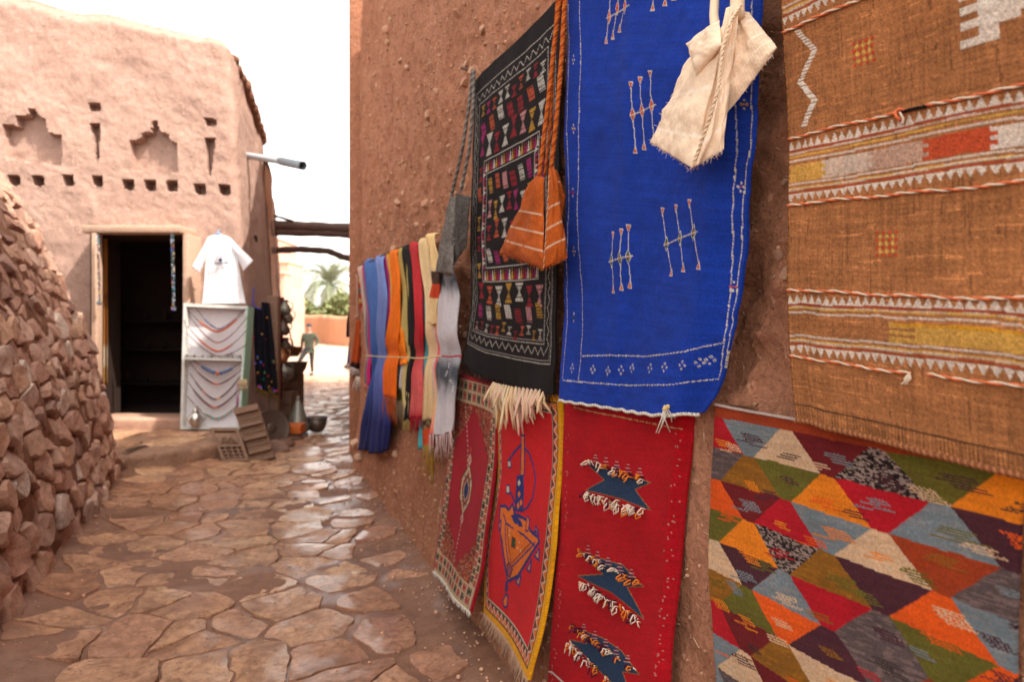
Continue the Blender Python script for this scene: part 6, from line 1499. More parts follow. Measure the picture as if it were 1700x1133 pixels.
# ================================================================== GOODS IN FRONT OF THE HOUSE
def build_shirt():
    y = 8.78; root = thing('t_shirt', 'white short sleeved t-shirt with a small dark blue print hanging on the house wall', 't-shirt', pix(370, 502, y))
    rows = [(391, 351, 373), (395, 345, 382), (404, 340, 391), (420, 340, 394), (440, 341, 396), (470, 340, 401), (500, 337, 407), (504, 336, 408)]
    k = np.array(rows, float); t = np.linspace(0, 1, 26); v = np.interp(t, np.linspace(0, 1, len(k)), k[:, 0]); ul = np.interp(v, k[:, 0], k[:, 1]); ur = np.interp(v, k[:, 0], k[:, 2]); nx = 16; a = np.linspace(0, 1, nx)
    def surf(vv, l, r, sgn, dy, ph=0., bulge=.05):
        U = l[:, None]*(1-a)+r[:, None]*a; V = np.broadcast_to(vv[:, None], U.shape)
        Y = y+dy-sgn*(bulge*np.sin(a*PI)[None]**.5+.008*np.sin(a*17+ph)[None]*np.linspace(.2, 1, len(vv))[:, None]); return np.stack([(U-CU)/F*Y, Y, H-(V-CV)/F*Y], -1)
    def shell(name, vv, l, r, dy=0., ph=0., bulge=.05, parent=root):
        f, b = surf(vv, l, r, 1, dy, ph, bulge), surf(vv, l, r, -1, dy, ph, bulge*.5); ny = len(vv); n = ny*nx
        loop = np.concatenate([np.arange(nx), np.arange(1, ny)*nx+nx-1, (ny-1)*nx+np.arange(nx-2, -1, -1), np.arange(ny-2, -1, -1)*nx]); q = loop+n
        return mesh_obj(name, np.concatenate([f.reshape(-1, 3), b.reshape(-1, 3)]), np.concatenate([grid_faces(ny, nx), grid_faces(ny, nx, n)[:, ::-1], np.stack([loop[:-1], loop[1:], q[1:], q[:-1]], -1)]), M_SHIRT, parent)
    shell('torso', v, ul, ur)
    def sleeve(pl):
        # pl: shoulder top, tip outer, tip inner, armpit
        s0, s1, s2, s3 = [np.array(p, float) for p in pl]; t = np.linspace(0, 1, 12)[:, None, None]; aa = a[None, :, None]
        top = s0*(1-aa)+s1*aa; bot = s3*(1-aa)+s2*aa; UV = top*(1-t)+bot*t; tt = np.broadcast_to(t[..., 0], UV.shape[:2])
        Y = y-.01-.045*np.sin(tt*PI); Yb = y+.02+.02*np.sin(tt*PI); mk = lambda Y: np.stack([(UV[..., 0]-CU)/F*Y, Y, H-(UV[..., 1]-CV)/F*Y], -1); f, b = mk(Y), mk(Yb); ny = 12; n = ny*nx
        loop = np.concatenate([np.arange(nx), np.arange(1, ny)*nx+nx-1, (ny-1)*nx+np.arange(nx-2, -1, -1), np.arange(ny-2, -1, -1)*nx]); q = loop+n
        mesh_obj('sleeve', np.concatenate([f.reshape(-1, 3), b.reshape(-1, 3)]), np.concatenate([grid_faces(ny, nx), grid_faces(ny, nx, n)[:, ::-1], np.stack([loop[:-1], loop[1:], q[1:], q[:-1]], -1)]), M_SHIRT, root)
    sleeve([(345, 395), (318, 444), (332, 454), (342, 428)]); sleeve([(381, 394), (421, 433), (404, 450), (394, 428)])
    ink = plain('print_ink', lin(40, 40, 80), .8); m = MB(); yy = y-.075; Q = lambda x, z: pix(130+x/2.636, 360+z/2.636, yy)
    m.tube([Q(617, 165), Q(598, 200)], .004, 4); m.tube([Q(617, 165), Q(655, 203)], .004, 4); m.build('print', plain('faded_print', lin(170, 120, 130), .8), root)
    m = MB(); m.slab([Q(612, 190), Q(622, 178), Q(632, 190), Q(628, 196), Q(616, 196)], (0, .003, 0)); x = 594
    for w in (4, 3, 5, 4, 6, 4, 5, 4): m.slab([Q(x, 199), Q(x+w, 199), Q(x+w, 206), Q(x, 206)], (0, .003, 0)); x += w+3
    m.build('print', ink, root)
    h = thing('clothes_hanger', 'light blue plastic hanger at the neck of the white t-shirt', 'hanger', pix(362, 392, y)); m = MB(); bl = plain('blue_plastic', lin(110, 150, 190), .4)
    m.tube([pix(352, 397, y+.01), pix(356, 391, y), pix(362, 387, y), pix(368, 391, y), pix(374, 396, y+.01)], .012, 8); m.build('bar', bl, h)
    m = MB(); m.tube([pix(362, 387, y), pix(362, 383.5, y+.01), pix(364.5, 382, y+.03), pix(366, 384, y+.06)], .007, 6); m.build('hook', bl, h)
build_shirt()

BC = lambda x, y: (130+x/2.636, 360+y/2.636)
def build_board():
    # upright display box: white back panel, pale frame, mint green outer side
    yb, yt = 8.50, 8.66
    BL_, BR_, TR_, TL_ = [Vector(pix(*p)) for p in ((299, 713.6, yb), (397, 713.6, yb), (411, 508, yt), (304.5, 503, yt))]
    root = thing('display_board', 'tall white box display board with mint green side leaning by the doorway', 'display board', tuple(BL_.lerp(BR_, .5)))
    ux = (BR_-BL_).normalized(); uz = (TL_-BL_).normalized(); nn = ux.cross(uz).normalized()
    if nn.y > 0: nn = -nn
    def q(s, t, d): return (BL_.lerp(BR_, s)).lerp(TL_.lerp(TR_, s), t)-nn*d
    def bar(name, s0, s1, t0, t1, d0, d1, mat):
        m = MB(); V = [q(s, t, d) for d in (d0, d1) for s, t in ((s0, t0), (s1, t0), (s1, t1), (s0, t1))]
        m.add(V, [(0, 1, 2, 3), (7, 6, 5, 4), (0, 4, 5, 1), (1, 5, 6, 2), (2, 6, 7, 3), (3, 7, 4, 0)]); return m.build(name, mat, root, smooth=False)
    bar('back_panel', .02, .98, .01, .99, .10, .12, M_WHITEP)
    fm = plain('aged_white_frame', (.60, .60, .56), .6)
    bar('frame_side', 0, .045, .001, .999, -.0, .118, fm); bar('frame_side', .965, .995, .001, .999, 0, .119, fm)
    bar('frame_rail', .046, .964, .0, .022, 0, .117, fm); bar('frame_rail', .046, .964, .972, .998, 0, .117, fm)
    bar('green_side', .996, 1.012, .0, 1.0, -.004, .20, M_MINT); bar('shelf', .046, .964, .548, .565, -.03, .098, fm)
    yy = 8.62
    def neck(label, l, c, r, bead_cols, t0, t1, rad=.011, cordc=(60, 35, 35), sag=1.0):
        L0, C0, R0 = np.array(BC(*l)), np.array(BC(*c)), np.array(BC(*r)); P = []
        for t in np.linspace(0, 1, 60):
            u = L0[0]+(R0[0]-L0[0])*t; tm = (C0[0]-L0[0])/(R0[0]-L0[0]); w = (1-abs((t-tm)/(tm if t < tm else 1-tm))**1.55)
            v = (L0[1]*(1-t)+R0[1]*t); v = v+(C0[1]-(L0[1]*(1-tm)+R0[1]*tm))*w; P.append(pix(u, v, yy-.02))
        root = thing('necklace', label, 'necklace', P[30], 'necklaces pinned on the display board'); m = MB(); m.tube(P, .0045, 4, lin(*cordc)); m.build('cord', M_YARN, root)
        m = MB(); pts = np.array(P); d = np.r_[0, np.cumsum(np.linalg.norm(np.diff(pts, axis=0), axis=1))]; s0, s1 = d[-1]*t0, d[-1]*t1; k = 0; s_ = s0
        while s_ < s1:
            p = [float(np.interp(s_, d, pts[:, j])) for j in range(3)]; f = (s_-s0)/(s1-s0); cc = bead_cols(f, k); rr_ = rad*(1+.35*math.sin(PI*f)); m.ball((p[0], p[1]-.008, p[2]), rr_, 8, 5, lin(*cc)); s_ += rr_*1.75; k += 1
        m.build('beads', M_BEAD, root)['kind'] = 'stuff'
    OR_, BLU, BRN, RD_, YE_, TQ, GY = (190, 88, 30), (60, 95, 140), (85, 50, 38), (110, 42, 38), (215, 150, 50), (70, 160, 150), (150, 140, 130)
    neck('topmost necklace with light blue beads above an orange strand', (512, 395), (615, 492), (722, 405), lambda f, k: BLU if k % 5 else GY, .22, .78, .010)
    neck('second necklace from the top, a thick curve of orange beads', (478, 408), (612, 503), (735, 402), lambda f, k: OR_, .24, .82, .014)
    neck('thin dark red necklace with three orange beads on the upper panel', (480, 425), (610, 552), (738, 440), lambda f, k: OR_ if .42 < f < .58 else (140, 90, 100), .25, .75, .008)
    neck('necklace of round orange beads just above the silver row', (478, 480), (612, 590), (738, 495), lambda f, k: OR_ if f < .85 else GY, .22, .80, .012)
    neck('faint dark necklace partly hidden by the silver row', (475, 510), (610, 610), (735, 560), lambda f, k: RD_ if k % 3 else GY, .2, .8, .008)
    neck('heavy blue beaded necklace with orange centre under the shelf', (500, 625), (614, 686), (722, 628), lambda f, k: OR_ if .42 < f < .58 else BLU, .22, .78, .020)
    neck('brown and red necklace with an orange centre bead, second under the shelf', (488, 640), (605, 734), (722, 660), lambda f, k: OR_ if .42 < f < .58 else (BRN if k % 3 else RD_), .18, .85, .010)
    neck('long brown necklace with a yellow centre bead', (488, 685), (602, 800), (725, 675), lambda f, k: YE_ if .46 < f < .54 else (OR_ if abs(f-.2) < .04 else BRN), .15, .9, .010)
    neck('dark red necklace with an orange centre bead low on the board', (478, 720), (595, 836), (712, 745), lambda f, k: OR_ if .46 < f < .56 else (RD_ if .2 < f < .85 else BRN), .15, .9, .011)
    neck('lowest necklace of turquoise and orange beads beside the silver teapot', (475, 785), (605, 884), (725, 795), lambda f, k: TQ if k % 3 else OR_, .3, .85, .011)
    rt = thing('silver_trinkets', 'row of small silver beads and rings lying along the board shelf', 'trinkets', tuple(q(.4, .565, .03))); r2 = random.Random(6)
    for i in range(26):
        s_ = .05+.036*i; m = MB(); p = q(s_, .568, r2.uniform(-.01, .05)); rr_ = r2.uniform(.010, .02)*(1.4 if s_ > .7 else 1)
        if s_ > .7: m.tube([p+Vector((math.cos(t)*rr_*1.3, 0, math.sin(t)*rr_*1.5+rr_)) for t in np.linspace(0, 2*PI, 12)], .006, 5)
        else: m.ball(p+Vector((0, 0, rr_)), rr_, 8, 5)
        m.build('ring' if s_ > .7 else 'bead', M_SILVER if i % 4 else M_DMETAL, rt)
    # comb-like beige card and pink tassel
    m = MB(); c0 = Vector(pix(*BC(720, 732), 8.55)); m.box(c0-Vector((.055, .01, .02)), c0+Vector((.055, .01, .055)), bev=.006)
    for i in range(7): m.box(c0+Vector((-.055+.017*i, -.006, -.085)), c0+Vector((-.046+.017*i, .006, -.02)))
    o = m.build('wooden_comb', plain('pale_wood', (.45, .33, .18), .6)); tag(o, 'pale wooden comb hanging at the right edge of the display board', 'comb')
    rt = thing('pink_tassel_necklace', 'thin mauve loop necklace with a pink tassel at the lower right of the board', 'necklace', pix(*BC(700, 835), 8.56)); m = MB(); m.tube([pix(*BC(*p), 8.56) for p in ((697, 730), (690, 770), (697, 800), (704, 770), (700, 730))], .005, 5, lin(140, 80, 110)); m.build('cord', M_YARN, rt)
    fringe(rt, 'tassel', [pix(*BC(692, 790), 8.56), pix(*BC(706, 790), 8.56)], .15, .005, lin(165, 110, 140), 14, 3, spread=.01)
    # silver teapot hung on the board
    c0 = Vector(pix(*BC(512, 918), 8.47)); rt = thing('teapot', 'small silver teapot with tall lid standing at the lower left of the display board', 'teapot', tuple(c0))
    m = MB(); m.lathe(c0, [(0, 0), (.045, .0), (.05, .012), (.07, .03), (.092, .075), (.088, .11), (.06, .145), (.036, .165), (.036, .175), (.042, .18)], 20); m.build('body', M_SILVER, rt)
    m = MB(); m.lathe(c0, [(.042, .181), (.036, .20), (.022, .225), (.010, .245), (.012, .255), (.006, .27), (.0, .275)], 16); m.build('lid', M_SILVER, rt)
    m = MB(); m.tube([c0+Vector(p) for p in ((-.08, 0, .07), (-.12, 0, .10), (-.135, 0, .15), (-.155, 0, .175))], [.02, .014, .010, .008], 8); m.build('spout', M_SILVER, rt)
    m = MB(); m.tube([c0+Vector(p) for p in ((.04, 0, .17), (.09, 0, .185), (.13, 0, .15), (.125, 0, .09), (.085, 0, .06))], .008, 6); m.build('handle', M_SILVER, rt)
build_board()

def build_strand(label, x0, x1, y0, y1, seed):
    """two cords of glass beads hanging from the lintel, joined below"""
    r2 = random.Random(seed); pal = [(150, 150, 160), (50, 70, 130), (130, 50, 45), (35, 90, 80), (150, 130, 80), (30, 30, 40), (25, 25, 30), (190, 190, 200), (60, 110, 130)]
    rt = thing('bead_strand', label, 'bead strand', pix(*BC((x0+x1)/2, y1), 8.70), 'glass bead strands in the doorway'); m = MB(); m2 = MB()
    for x, xb in ((x0, x0+9), (x1-3, x1+3)):
        P0, P1 = Vector(pix(*BC(x, y0), 8.70)), Vector(pix(*BC(xb, y1), 8.70)); n = 34; m2.tube([P0, P1], .003, 4, (.1, .1, .1))
        for i in range(n):
            p = P0.lerp(P1, (i+.5)/n); r = r2.uniform(.007, .013); m.ball(p, r, 8, 5, lin(*r2.choice(pal)), (1, 1, r2.uniform(.8, 1.3)))
    for i in range(5): t = PI*i/4; m.ball(pix(*BC((x0+x1)/2+5-8*math.cos(t), y1+8*math.sin(t)), 8.70), .015, 8, 5, lin(*r2.choice(pal)))
    m.build('beads', M_BEAD, rt)['kind'] = 'stuff'; m2.build('cord', M_YARN, rt)
build_strand('long strand of coloured glass beads at the left side of the doorway', 82, 92, 75, 375, 3)
build_strand('long strand of darker glass beads at the right side of the doorway', 406, 418, 70, 400, 9)

M_DJAR = plain('shade_dark_jar', (.02, .013, .01), .8, spec=.1); M_DJAR2 = plain('shade_dark_clay', (.03, .015, .01), .8, spec=.1)  # jars and shelf boards blackened, shop shade put into their colour
def build_interior():
    # mustard curtain inside the left jamb and a yellow valance
    def curtain(name, label, l, r, vt, vb, y, col, stripes=()):
        nx, ny = 24, 30; a, b = np.meshgrid(np.linspace(0, 1, nx), np.linspace(0, 1, ny)); U = l+(r-l)*a; Vv = vt+(vb-vt)*b; Y = y+.03*np.sin(a*16+b)*(.4+b); V = np.stack([(U-CU)/F*Y, Y, H-(Vv-CV)/F*Y], -1); C_ = np.broadcast_to(np.array(lin(*col)), V.shape).copy()
        for t0, t1, c_ in stripes: C_[(b >= t0) & (b < t1)] = lin(*c_)
        V2 = V+np.array([0, .008, 0]); n = nx*ny; loop = np.concatenate([np.arange(nx), np.arange(1, ny)*nx+nx-1, (ny-1)*nx+np.arange(nx-2, -1, -1), np.arange(ny-2, -1, -1)*nx]); q = loop+n
        o = mesh_obj(name, np.concatenate([V.reshape(-1, 3), V2.reshape(-1, 3)]), np.concatenate([grid_faces(ny, nx), grid_faces(ny, nx, n)[:, ::-1], np.stack([loop[:-1], loop[1:], q[1:], q[:-1]], -1)]), M_SCARF, cols=np.concatenate([C_.reshape(-1, 3)]*2)); tag(o, label, 'curtain')
    curtain('curtain', 'mustard curtain with pale bands hanging just inside the left door jamb', 162, 178, 388, 640, 9.06, (150, 95, 40), ((.38, .42, (120, 70, 30)), (.74, .88, (180, 160, 135)), (.88, 1, (150, 110, 60))))
    curtain('valance', 'narrow yellow cloth along the top of the dark doorway', 195, 284, 388, 394, 9.36, (170, 120, 40))
    # stock inside, its dimness put into near-black colours
    r2 = random.Random(2); w = thing('shop_shelf', 'wooden shelf with small jars, coloured shade-dark, at the back of the shop', 'shelf', (-5.3, 10.8, .3))
    for z in (.62, 1.15, 1.6):
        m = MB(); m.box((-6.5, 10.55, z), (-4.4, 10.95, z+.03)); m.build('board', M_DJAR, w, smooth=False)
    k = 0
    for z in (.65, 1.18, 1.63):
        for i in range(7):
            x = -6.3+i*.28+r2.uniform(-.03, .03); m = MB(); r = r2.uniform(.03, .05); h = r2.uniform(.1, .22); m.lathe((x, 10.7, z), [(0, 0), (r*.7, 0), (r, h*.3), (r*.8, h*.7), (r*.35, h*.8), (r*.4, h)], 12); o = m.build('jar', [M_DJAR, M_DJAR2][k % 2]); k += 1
            tag(o, ['dim jar on the bottom shelf inside the dark shop', 'dim jar on the middle shelf inside the dark shop', 'dim jar on the top shelf inside the dark shop'][(.65, 1.18, 1.63).index(z)], 'jar', ['jars on the bottom shelf of the shop', 'jars on the middle shelf of the shop', 'jars on the top shelf of the shop'][(.65, 1.18, 1.63).index(z)])
build_interior()

def build_carved():
    # small lattice frame leaning on the step
    def panel(label, c4, yb, yt, th, n, kind):
        TL, TR, BR, BL = [Vector(pix(*BC(*p), y)) for p, y in zip(c4, (yt, yt, yb, yb))]
        rt = thing('carved_panel', label, 'carved panel', tuple(BL.lerp(BR, .5))); nrm = (TR-TL).cross(BL-TL).normalized(); nrm = nrm if nrm.y < 0 else -nrm
        q = lambda s, t, d: (TL.lerp(TR, s)).lerp(BL.lerp(BR, s), t)+nrm*d
        def bar(name, s0, s1, t0, t1, d0, d1):
            m = MB(); V = [q(s, t, d) for d in (d0, d1) for s, t in ((s0, t0), (s1, t0), (s1, t1), (s0, t1))]; m.add(V, [(0, 1, 2, 3), (7, 6, 5, 4), (0, 4, 5, 1), (1, 5, 6, 2), (2, 6, 7, 3), (3, 7, 4, 0)]); return m.build(name, M_CARVED, rt, smooth=False)
        if kind == 'lattice':
            bar('frame_side', 0, .12, 0, 1, 0, th); bar('frame_side', .88, 1, 0, 1, 0, th); bar('frame_rail', .121, .879, 0, .09, 0, th); bar('frame_rail', .121, .879, .92, 1, 0, th); bar('frame_rail', .121, .879, .5, .56, 0, th*.9)
            m = MB()
            arch = [(.14, .48), (.2, .3), (.35, .2), (.5, .28), (.65, .2), (.8, .3), (.86, .48), (.8, .48), (.72, .33), (.6, .28), (.5, .36), (.4, .28), (.28, .33), (.2, .48)]; m.slab([q(s, t, th*.3) for s, t in arch], nrm*th*.4); m.build('arch_carving', M_CARVED, rt, smooth=False)
            for i in range(3): bar('slat', .26+.22*i, .31+.22*i, .561, .919, th*.2, th*.7)
            for i in range(3): bar('crossbar', .121, .879, .63+.1*i, .66+.1*i, th*.1, th*.6)
        else:
            bar('plank', 0, .49, 0, 1, 0, th); bar('plank', .5, 1, .0, 1, 0, th*.95)
            for t in (.12, .38, .62, .86): bar('batten', .02, .98, t-.03, t+.03, th, th*1.8)
            m = MB()
            for t in (.25, .5, .74):
                for i in range(9):
                    s_ = .08+.105*i
                    for (ds, dt) in ((0, -.05), (.035, 0), (0, .05), (-.035, 0)): m.ball(q(s_+ds, t+dt, th), .014, 5, 3)
            o_ = m.build('carved_rosettes', M_CARVED, rt); o_['kind'] = 'stuff'
    panel('small carved lattice window frame leaning on the platform edge', [(578, 935), (703, 935), (752, 1078), (637, 1085)], 7.62, 7.98, .04, 3, 'lattice')
    panel('old carved wooden shutter leaning beside the display board', [(686, 850), (790, 826), (866, 1060), (770, 1085)], 7.75, 8.25, .05, 3, 'plank')
    c0 = Vector(pix(*BC(848, 925), 8.75)); rt = thing('round_tray', 'dark round metal tray leaning on edge behind the carved shutter', 'tray', tuple(c0-Vector((0, 0, .25))))
    ax = Vector((.75, -.62, .30)); m = MB(); m.lathe(c0, [(0, 0), (.19, 0), (.23, .02), (.245, .025), (.235, .01), (.19, -.012), (0, -.012)], 30, ax=ax); m.build('dish', M_DMETAL, rt)
    m = MB(); m.lathe(c0+ax.normalized()*.003, [(0, .004), (.06, .004), (.065, .0)], 16, ax=ax); m.build('boss', M_DMETAL, rt)
    # tagine, basket beside it, orange drawer, stones
    t0 = Vector(pix(*BC(962, 945), 9.6)); t0.z = float(gz(t0.x, t0.y))+.03; rt = thing('tagine', 'grey green conical tagine pot standing on the wet path', 'tagine', tuple(t0))
    m = MB(); m.lathe(t0, [(0, 0), (.11, 0), (.155, .04), (.17, .085), (.165, .095)], 24); m.build('base', M_PEWTER, rt)
    m = MB(); m.lathe(t0, [(.155, .096), (.15, .13), (.115, .24), (.075, .36), (.04, .45), (.022, .48), (.03, .50), (.02, .52), (0, .525)], 24); m.build('lid', M_PEWTER, rt)
    b0 = t0+Vector((.22, .15, 0)); rt = thing('clay_bowl', 'brown metal bowl tilted behind the conical tagine', 'bowl', tuple(b0)); m = MB(); m.lathe(b0, [(0, 0), (.08, 0), (.13, .08), (.15, .2), (.14, .2), (.12, .09), (0, .02)], 20); m.build('bowl', M_DMETAL, rt); m = MB(); m.tube([b0+Vector((.15*math.cos(t), .15*math.sin(t), .2)) for t in np.linspace(0, 2*PI, 20)], .01, 6); m.build('rim', M_DMETAL, rt)
    d0 = Vector(pix(*BC(915, 925), 9.1)); g = float(gz(d0.x, d0.y)); rt = thing('orange_tray_box', 'small orange painted wooden box lying at the edge of the path', 'box', (d0.x, d0.y, g))
    op = plain('orange_paint', lin(190, 95, 35), .5); wx, wy, z0, h = .36, .2, g+.10, .12
    for nm, lo, hi in (('front', (-wx/2, -.01, 0), (wx/2, .01, h)), ('back', (-wx/2, wy-.01, 0), (wx/2, wy+.01, h)), ('side', (-wx/2, .011, 0), (-wx/2+.018, wy-.011, h)), ('side', (wx/2-.018, .011, 0), (wx/2, wy-.011, h)), ('bottom', (-wx/2+.02, .012, .004), (wx/2-.02, wy-.012, .018))):
        m = MB(); m.box((d0.x+lo[0], d0.y+lo[1], z0+lo[2]), (d0.x+hi[0], d0.y+hi[1], z0+hi[2]), bev=.002); m.build(nm, op, rt)
    m = MB(); m.ball((d0.x, d0.y-.02, z0+.06), .016, 8, 5); m.build('knob', M_DMETAL, rt)
    rk = make_rocks(4, 3, 55, .35); r2 = random.Random(5)
    for m_ in rk: m_.materials[0] = M_ROCK
    for i, (x, y, u_, lab) in enumerate(((905, 955, 8.9, 'rough stone under the orange drawer'), (880, 1010, 8.35, 'rounded stone beside the carved shutter foot'), (900, 985, 8.7, 'reddish stone between the tray and the drawer'), (945, 985, 9.2, 'flat stone just before the tagine'), (850, 1000, 8.5, 'stone wedged under the leaning round tray'))):
        p = Vector(pix(*BC(x, y), u_)); o = bpy.data.objects.new('loose_stone', rk[i % 4]); s_ = r2.uniform(.09, .14); place(o, (p.x, p.y, float(gz(p.x, p.y))+s_*.3)); o.scale = (s_*1.3, s_, s_*.6); o.rotation_euler = (0, 0, r2.uniform(0, 6)); tag(o, lab, 'stone')
build_carved()

def build_stall():
    # post, black shawls with pompoms, red cloth, metal ware on the ledge
    m = MB(); a = Vector(pix(*BC(850, 872), 9.15)); b = Vector(pix(*BC(848, 348), 9.35)); a.z = float(gz(a.x, a.y)); m.box((a.x-.07, 9.15, a.z-.05), (a.x+.07, 9.27, b.z), bev=.012); o = m.build('wooden_post', M_POST); tag(o, 'upright brown wooden plank standing between the black shawls and the metal ware', 'post')
    def shawl(label, l, c, r_, y, seed):
        ny, nx = 40, 22; t = np.linspace(0, 1, ny); kk = np.linspace(0, 1, len(l)); L_ = np.array([BC(*p) for p in l]); R_ = np.array([BC(*p) for p in r_])
        Lu, Lv = np.interp(t, kk, L_[:, 0]), np.interp(t, kk, L_[:, 1]); Ru, Rv = np.interp(t, kk, R_[:, 0]), np.interp(t, kk, R_[:, 1]); a = np.linspace(0, 1, nx)[None]
        U = Lu[:, None]*(1-a)+Ru[:, None]*a; V_ = Lv[:, None]*(1-a)+Rv[:, None]*a; Y = y+.05*np.sin(a*13+seed+t[:, None]*2)*(.3+.7*t[:, None]); V = np.stack([(U-CU)/F*Y, Y, H-(V_-CV)/F*Y], -1)
        rt = thing('shawl', label, 'shawl', tuple(V[-1, nx//2]), 'black shawls hung beside the board'); n = nx*ny; V2 = V+np.array([0, .02, 0]); C_ = np.broadcast_to(np.array(lin(20, 18, 28)), V.shape)
        loop = np.concatenate([np.arange(nx), np.arange(1, ny)*nx+nx-1, (ny-1)*nx+np.arange(nx-2, -1, -1), np.arange(ny-2, -1, -1)*nx]); q = loop+n
        mesh_obj('cloth', np.concatenate([V.reshape(-1, 3), V2.reshape(-1, 3)]), np.concatenate([grid_faces(ny, nx), grid_faces(ny, nx, n)[:, ::-1], np.stack([loop[:-1], loop[1:], q[1:], q[:-1]], -1)]), M_SCARF, rt, cols=np.concatenate([C_.reshape(-1, 3)]*2))
        r2 = random.Random(seed); pal = [(190, 30, 90), (30, 140, 80), (200, 60, 40), (60, 90, 180), (200, 150, 50), (170, 40, 140)]
        for i in range(16):
            p = V[int(r2.random()**.7*(ny-1)) if i < 9 else ny-2, r2.randrange(nx)]; m = MB(); s_ = r2.uniform(.010, .018); m.ball((p[0], p[1]-.02, p[2]), s_, 8, 5, lin(*r2.choice(pal))); m.ball((p[0]+.004, p[1]-.022, p[2]-s_), s_*.6, 6, 4, lin(*r2.choice(pal))); m.build('pompom', M_YARN, rt)
        fringe(rt, 'fringe', [tuple(p) for p in V[-1]], .08, .005, lin(120, 95, 40), 20, seed, spread=.01)
    shawl('black shawl with coloured pompoms hanging right against the mint green side', [(762, 395), (768, 560), (778, 745)], None, [(805, 400), (820, 560), (828, 770)], 8.98, 3)
    shawl('black shawl with pink and green pompoms hanging next to the wooden post', [(800, 372), (815, 560), (832, 750)], None, [(835, 378), (855, 560), (874, 785)], 9.08, 7)
    m = MB(); m.tube([pix(*BC(*p), 8.95) for p in ((768, 310), (764, 350), (768, 392), (788, 400), (800, 408))], .008, 6); m.tube([pix(*BC(*p), 8.95) for p in ((768, 352), (760, 385), (758, 400))], .007, 6); o = m.build('clothes_hanger', plain('violet_blue_plastic', lin(60, 60, 150), .4)); tag(o, 'violet blue hanger above the black shawls', 'hanger')
    hang('dark red cloth hanging behind the metal ware next to the wooden post', 'red_cloth', 'cloth', [BC(866, 352), BC(868, 520), BC(872, 800), BC(888, 800), BC(892, 520), BC(898, 352)], 9.7, (90, 14, 26), stripes=((.1, .16, (60, 30, 70)), (.3, .34, (130, 60, 30))))
    def pot(label, x, y, d, prof, mat, handle=None, cat='pot', grp=None, ladle=False):
        c0 = Vector(pix(*BC(x, y), d)); rt = thing('metal_pot', label, cat, tuple(c0), grp); m = MB(); m.lathe(c0, prof, 18); m.build('body', mat, rt)
        if handle: m = MB(); m.tube([c0+Vector(p) for p in handle], .008, 6); m.build('handle', mat, rt)
    jug = lambda k: [(0, 0), (.06*k, 0), (.10*k, .06*k), (.09*k, .12*k), (.045*k, .19*k), (.05*k, .24*k), (.06*k, .25*k)]
    hk = lambda k: [(.05*k, 0, .22*k), (.12*k, 0, .2*k), (.13*k, 0, .12*k), (.09*k, 0, .07*k)]
    pot('upper dull metal jug hanging against the red cloth', 905, 430, 9.6, jug(.85), M_PEWTER, hk(.85)); pot('middle dull metal jug hanging beside the red cloth', 896, 520, 9.5, jug(.95), M_DMETAL, hk(.95)); pot('lower brown metal jug hanging above the basins', 908, 590, 9.7, jug(.8), M_DMETAL, hk(.8)); pot('brass coloured jug above the round kettle', 893, 640, 9.5, jug(.85), M_COPPER, hk(.85)); pot('pale metal jug highest at the back of the stall', 914, 470, 9.9, jug(.9), M_PEWTER, hk(.9))
    basin = lambda k: [(0, 0), (.10*k, 0), (.15*k, .07*k), (.17*k, .15*k), (.185*k, .16*k), (.165*k, .15*k), (.14*k, .07*k), (0, .012)]
    pot('reddish copper basin stacked above the dark basin at the end of the stall', 935, 612, 11.2, basin(1.0), M_COPPER, cat='basin'); pot('large dark metal basin on the pile of pots at the path edge', 944, 690, 11.0, basin(1.25), M_DMETAL, cat='basin')
    kettle = lambda k: [(0, 0), (.09*k, 0), (.13*k, .05*k), (.13*k, .1*k), (.09*k, .16*k), (.03*k, .18*k), (.02*k, .21*k), (0, .215*k)]
    pot('round dull kettle on the ledge below the brass jug', 900, 712, 10.4, kettle(1.1), M_PEWTER, hk(1.1), 'kettle'); pot('small dark kettle at the foot of the red cloth', 882, 740, 9.9, kettle(.9), M_DMETAL, hk(.9), 'kettle'); pot('greenish metal bowl low on the ledge behind the kettle', 925, 725, 11.4, basin(.9), M_PEWTER, cat='bowl')
    m = MB(); c0 = Vector(pix(*BC(938, 570), 11.1)); m.tube([c0, Vector(pix(*BC(924, 498), 11.1))], .012, 6); m.ball(c0, .05, 10, 6, sc=(1, 1, .5)); o = m.build('ladle', M_DMETAL); tag(o, 'long handled dark ladle standing upright above the copper basin', 'ladle')
    # stacked boxes and stones holding the pile
    for i, (x, y, d, s_, lab) in enumerate(((935, 690, 11.3, .3, 'old wooden crate under the dark metal basin'), (905, 770, 10.1, .26, 'low wooden crate under the kettles'))):
        c0 = Vector(pix(*BC(x, y), d)); g = float(gz(c0.x, c0.y)); rt = thing('wooden_crate', lab, 'crate', (c0.x, c0.y, g)); top = pix(0, 360+(y-5)/2.636, d)[2]
        for sx, sy, w, dd in ((0, -s_/2, s_, .02), (0, s_/2, s_, .02)):
            for k in range(3):
                z0, z1 = g+(top-g)*k/3+.01, g+(top-g)*(k+1)/3-.01; m = MB(); m.box((c0.x-w/2, c0.y+sy-dd/2, z0), (c0.x+w/2, c0.y+sy+dd/2, z1)); m.build('board', M_POST, rt, smooth=False)
        for sx in (-s_/2+.012, s_/2-.012): m = MB(); m.box((c0.x+sx-.01, c0.y-s_/2+.011, g), (c0.x+sx+.01, c0.y+s_/2-.011, top)); m.build('side', M_POST, rt, smooth=False)
build_stall()

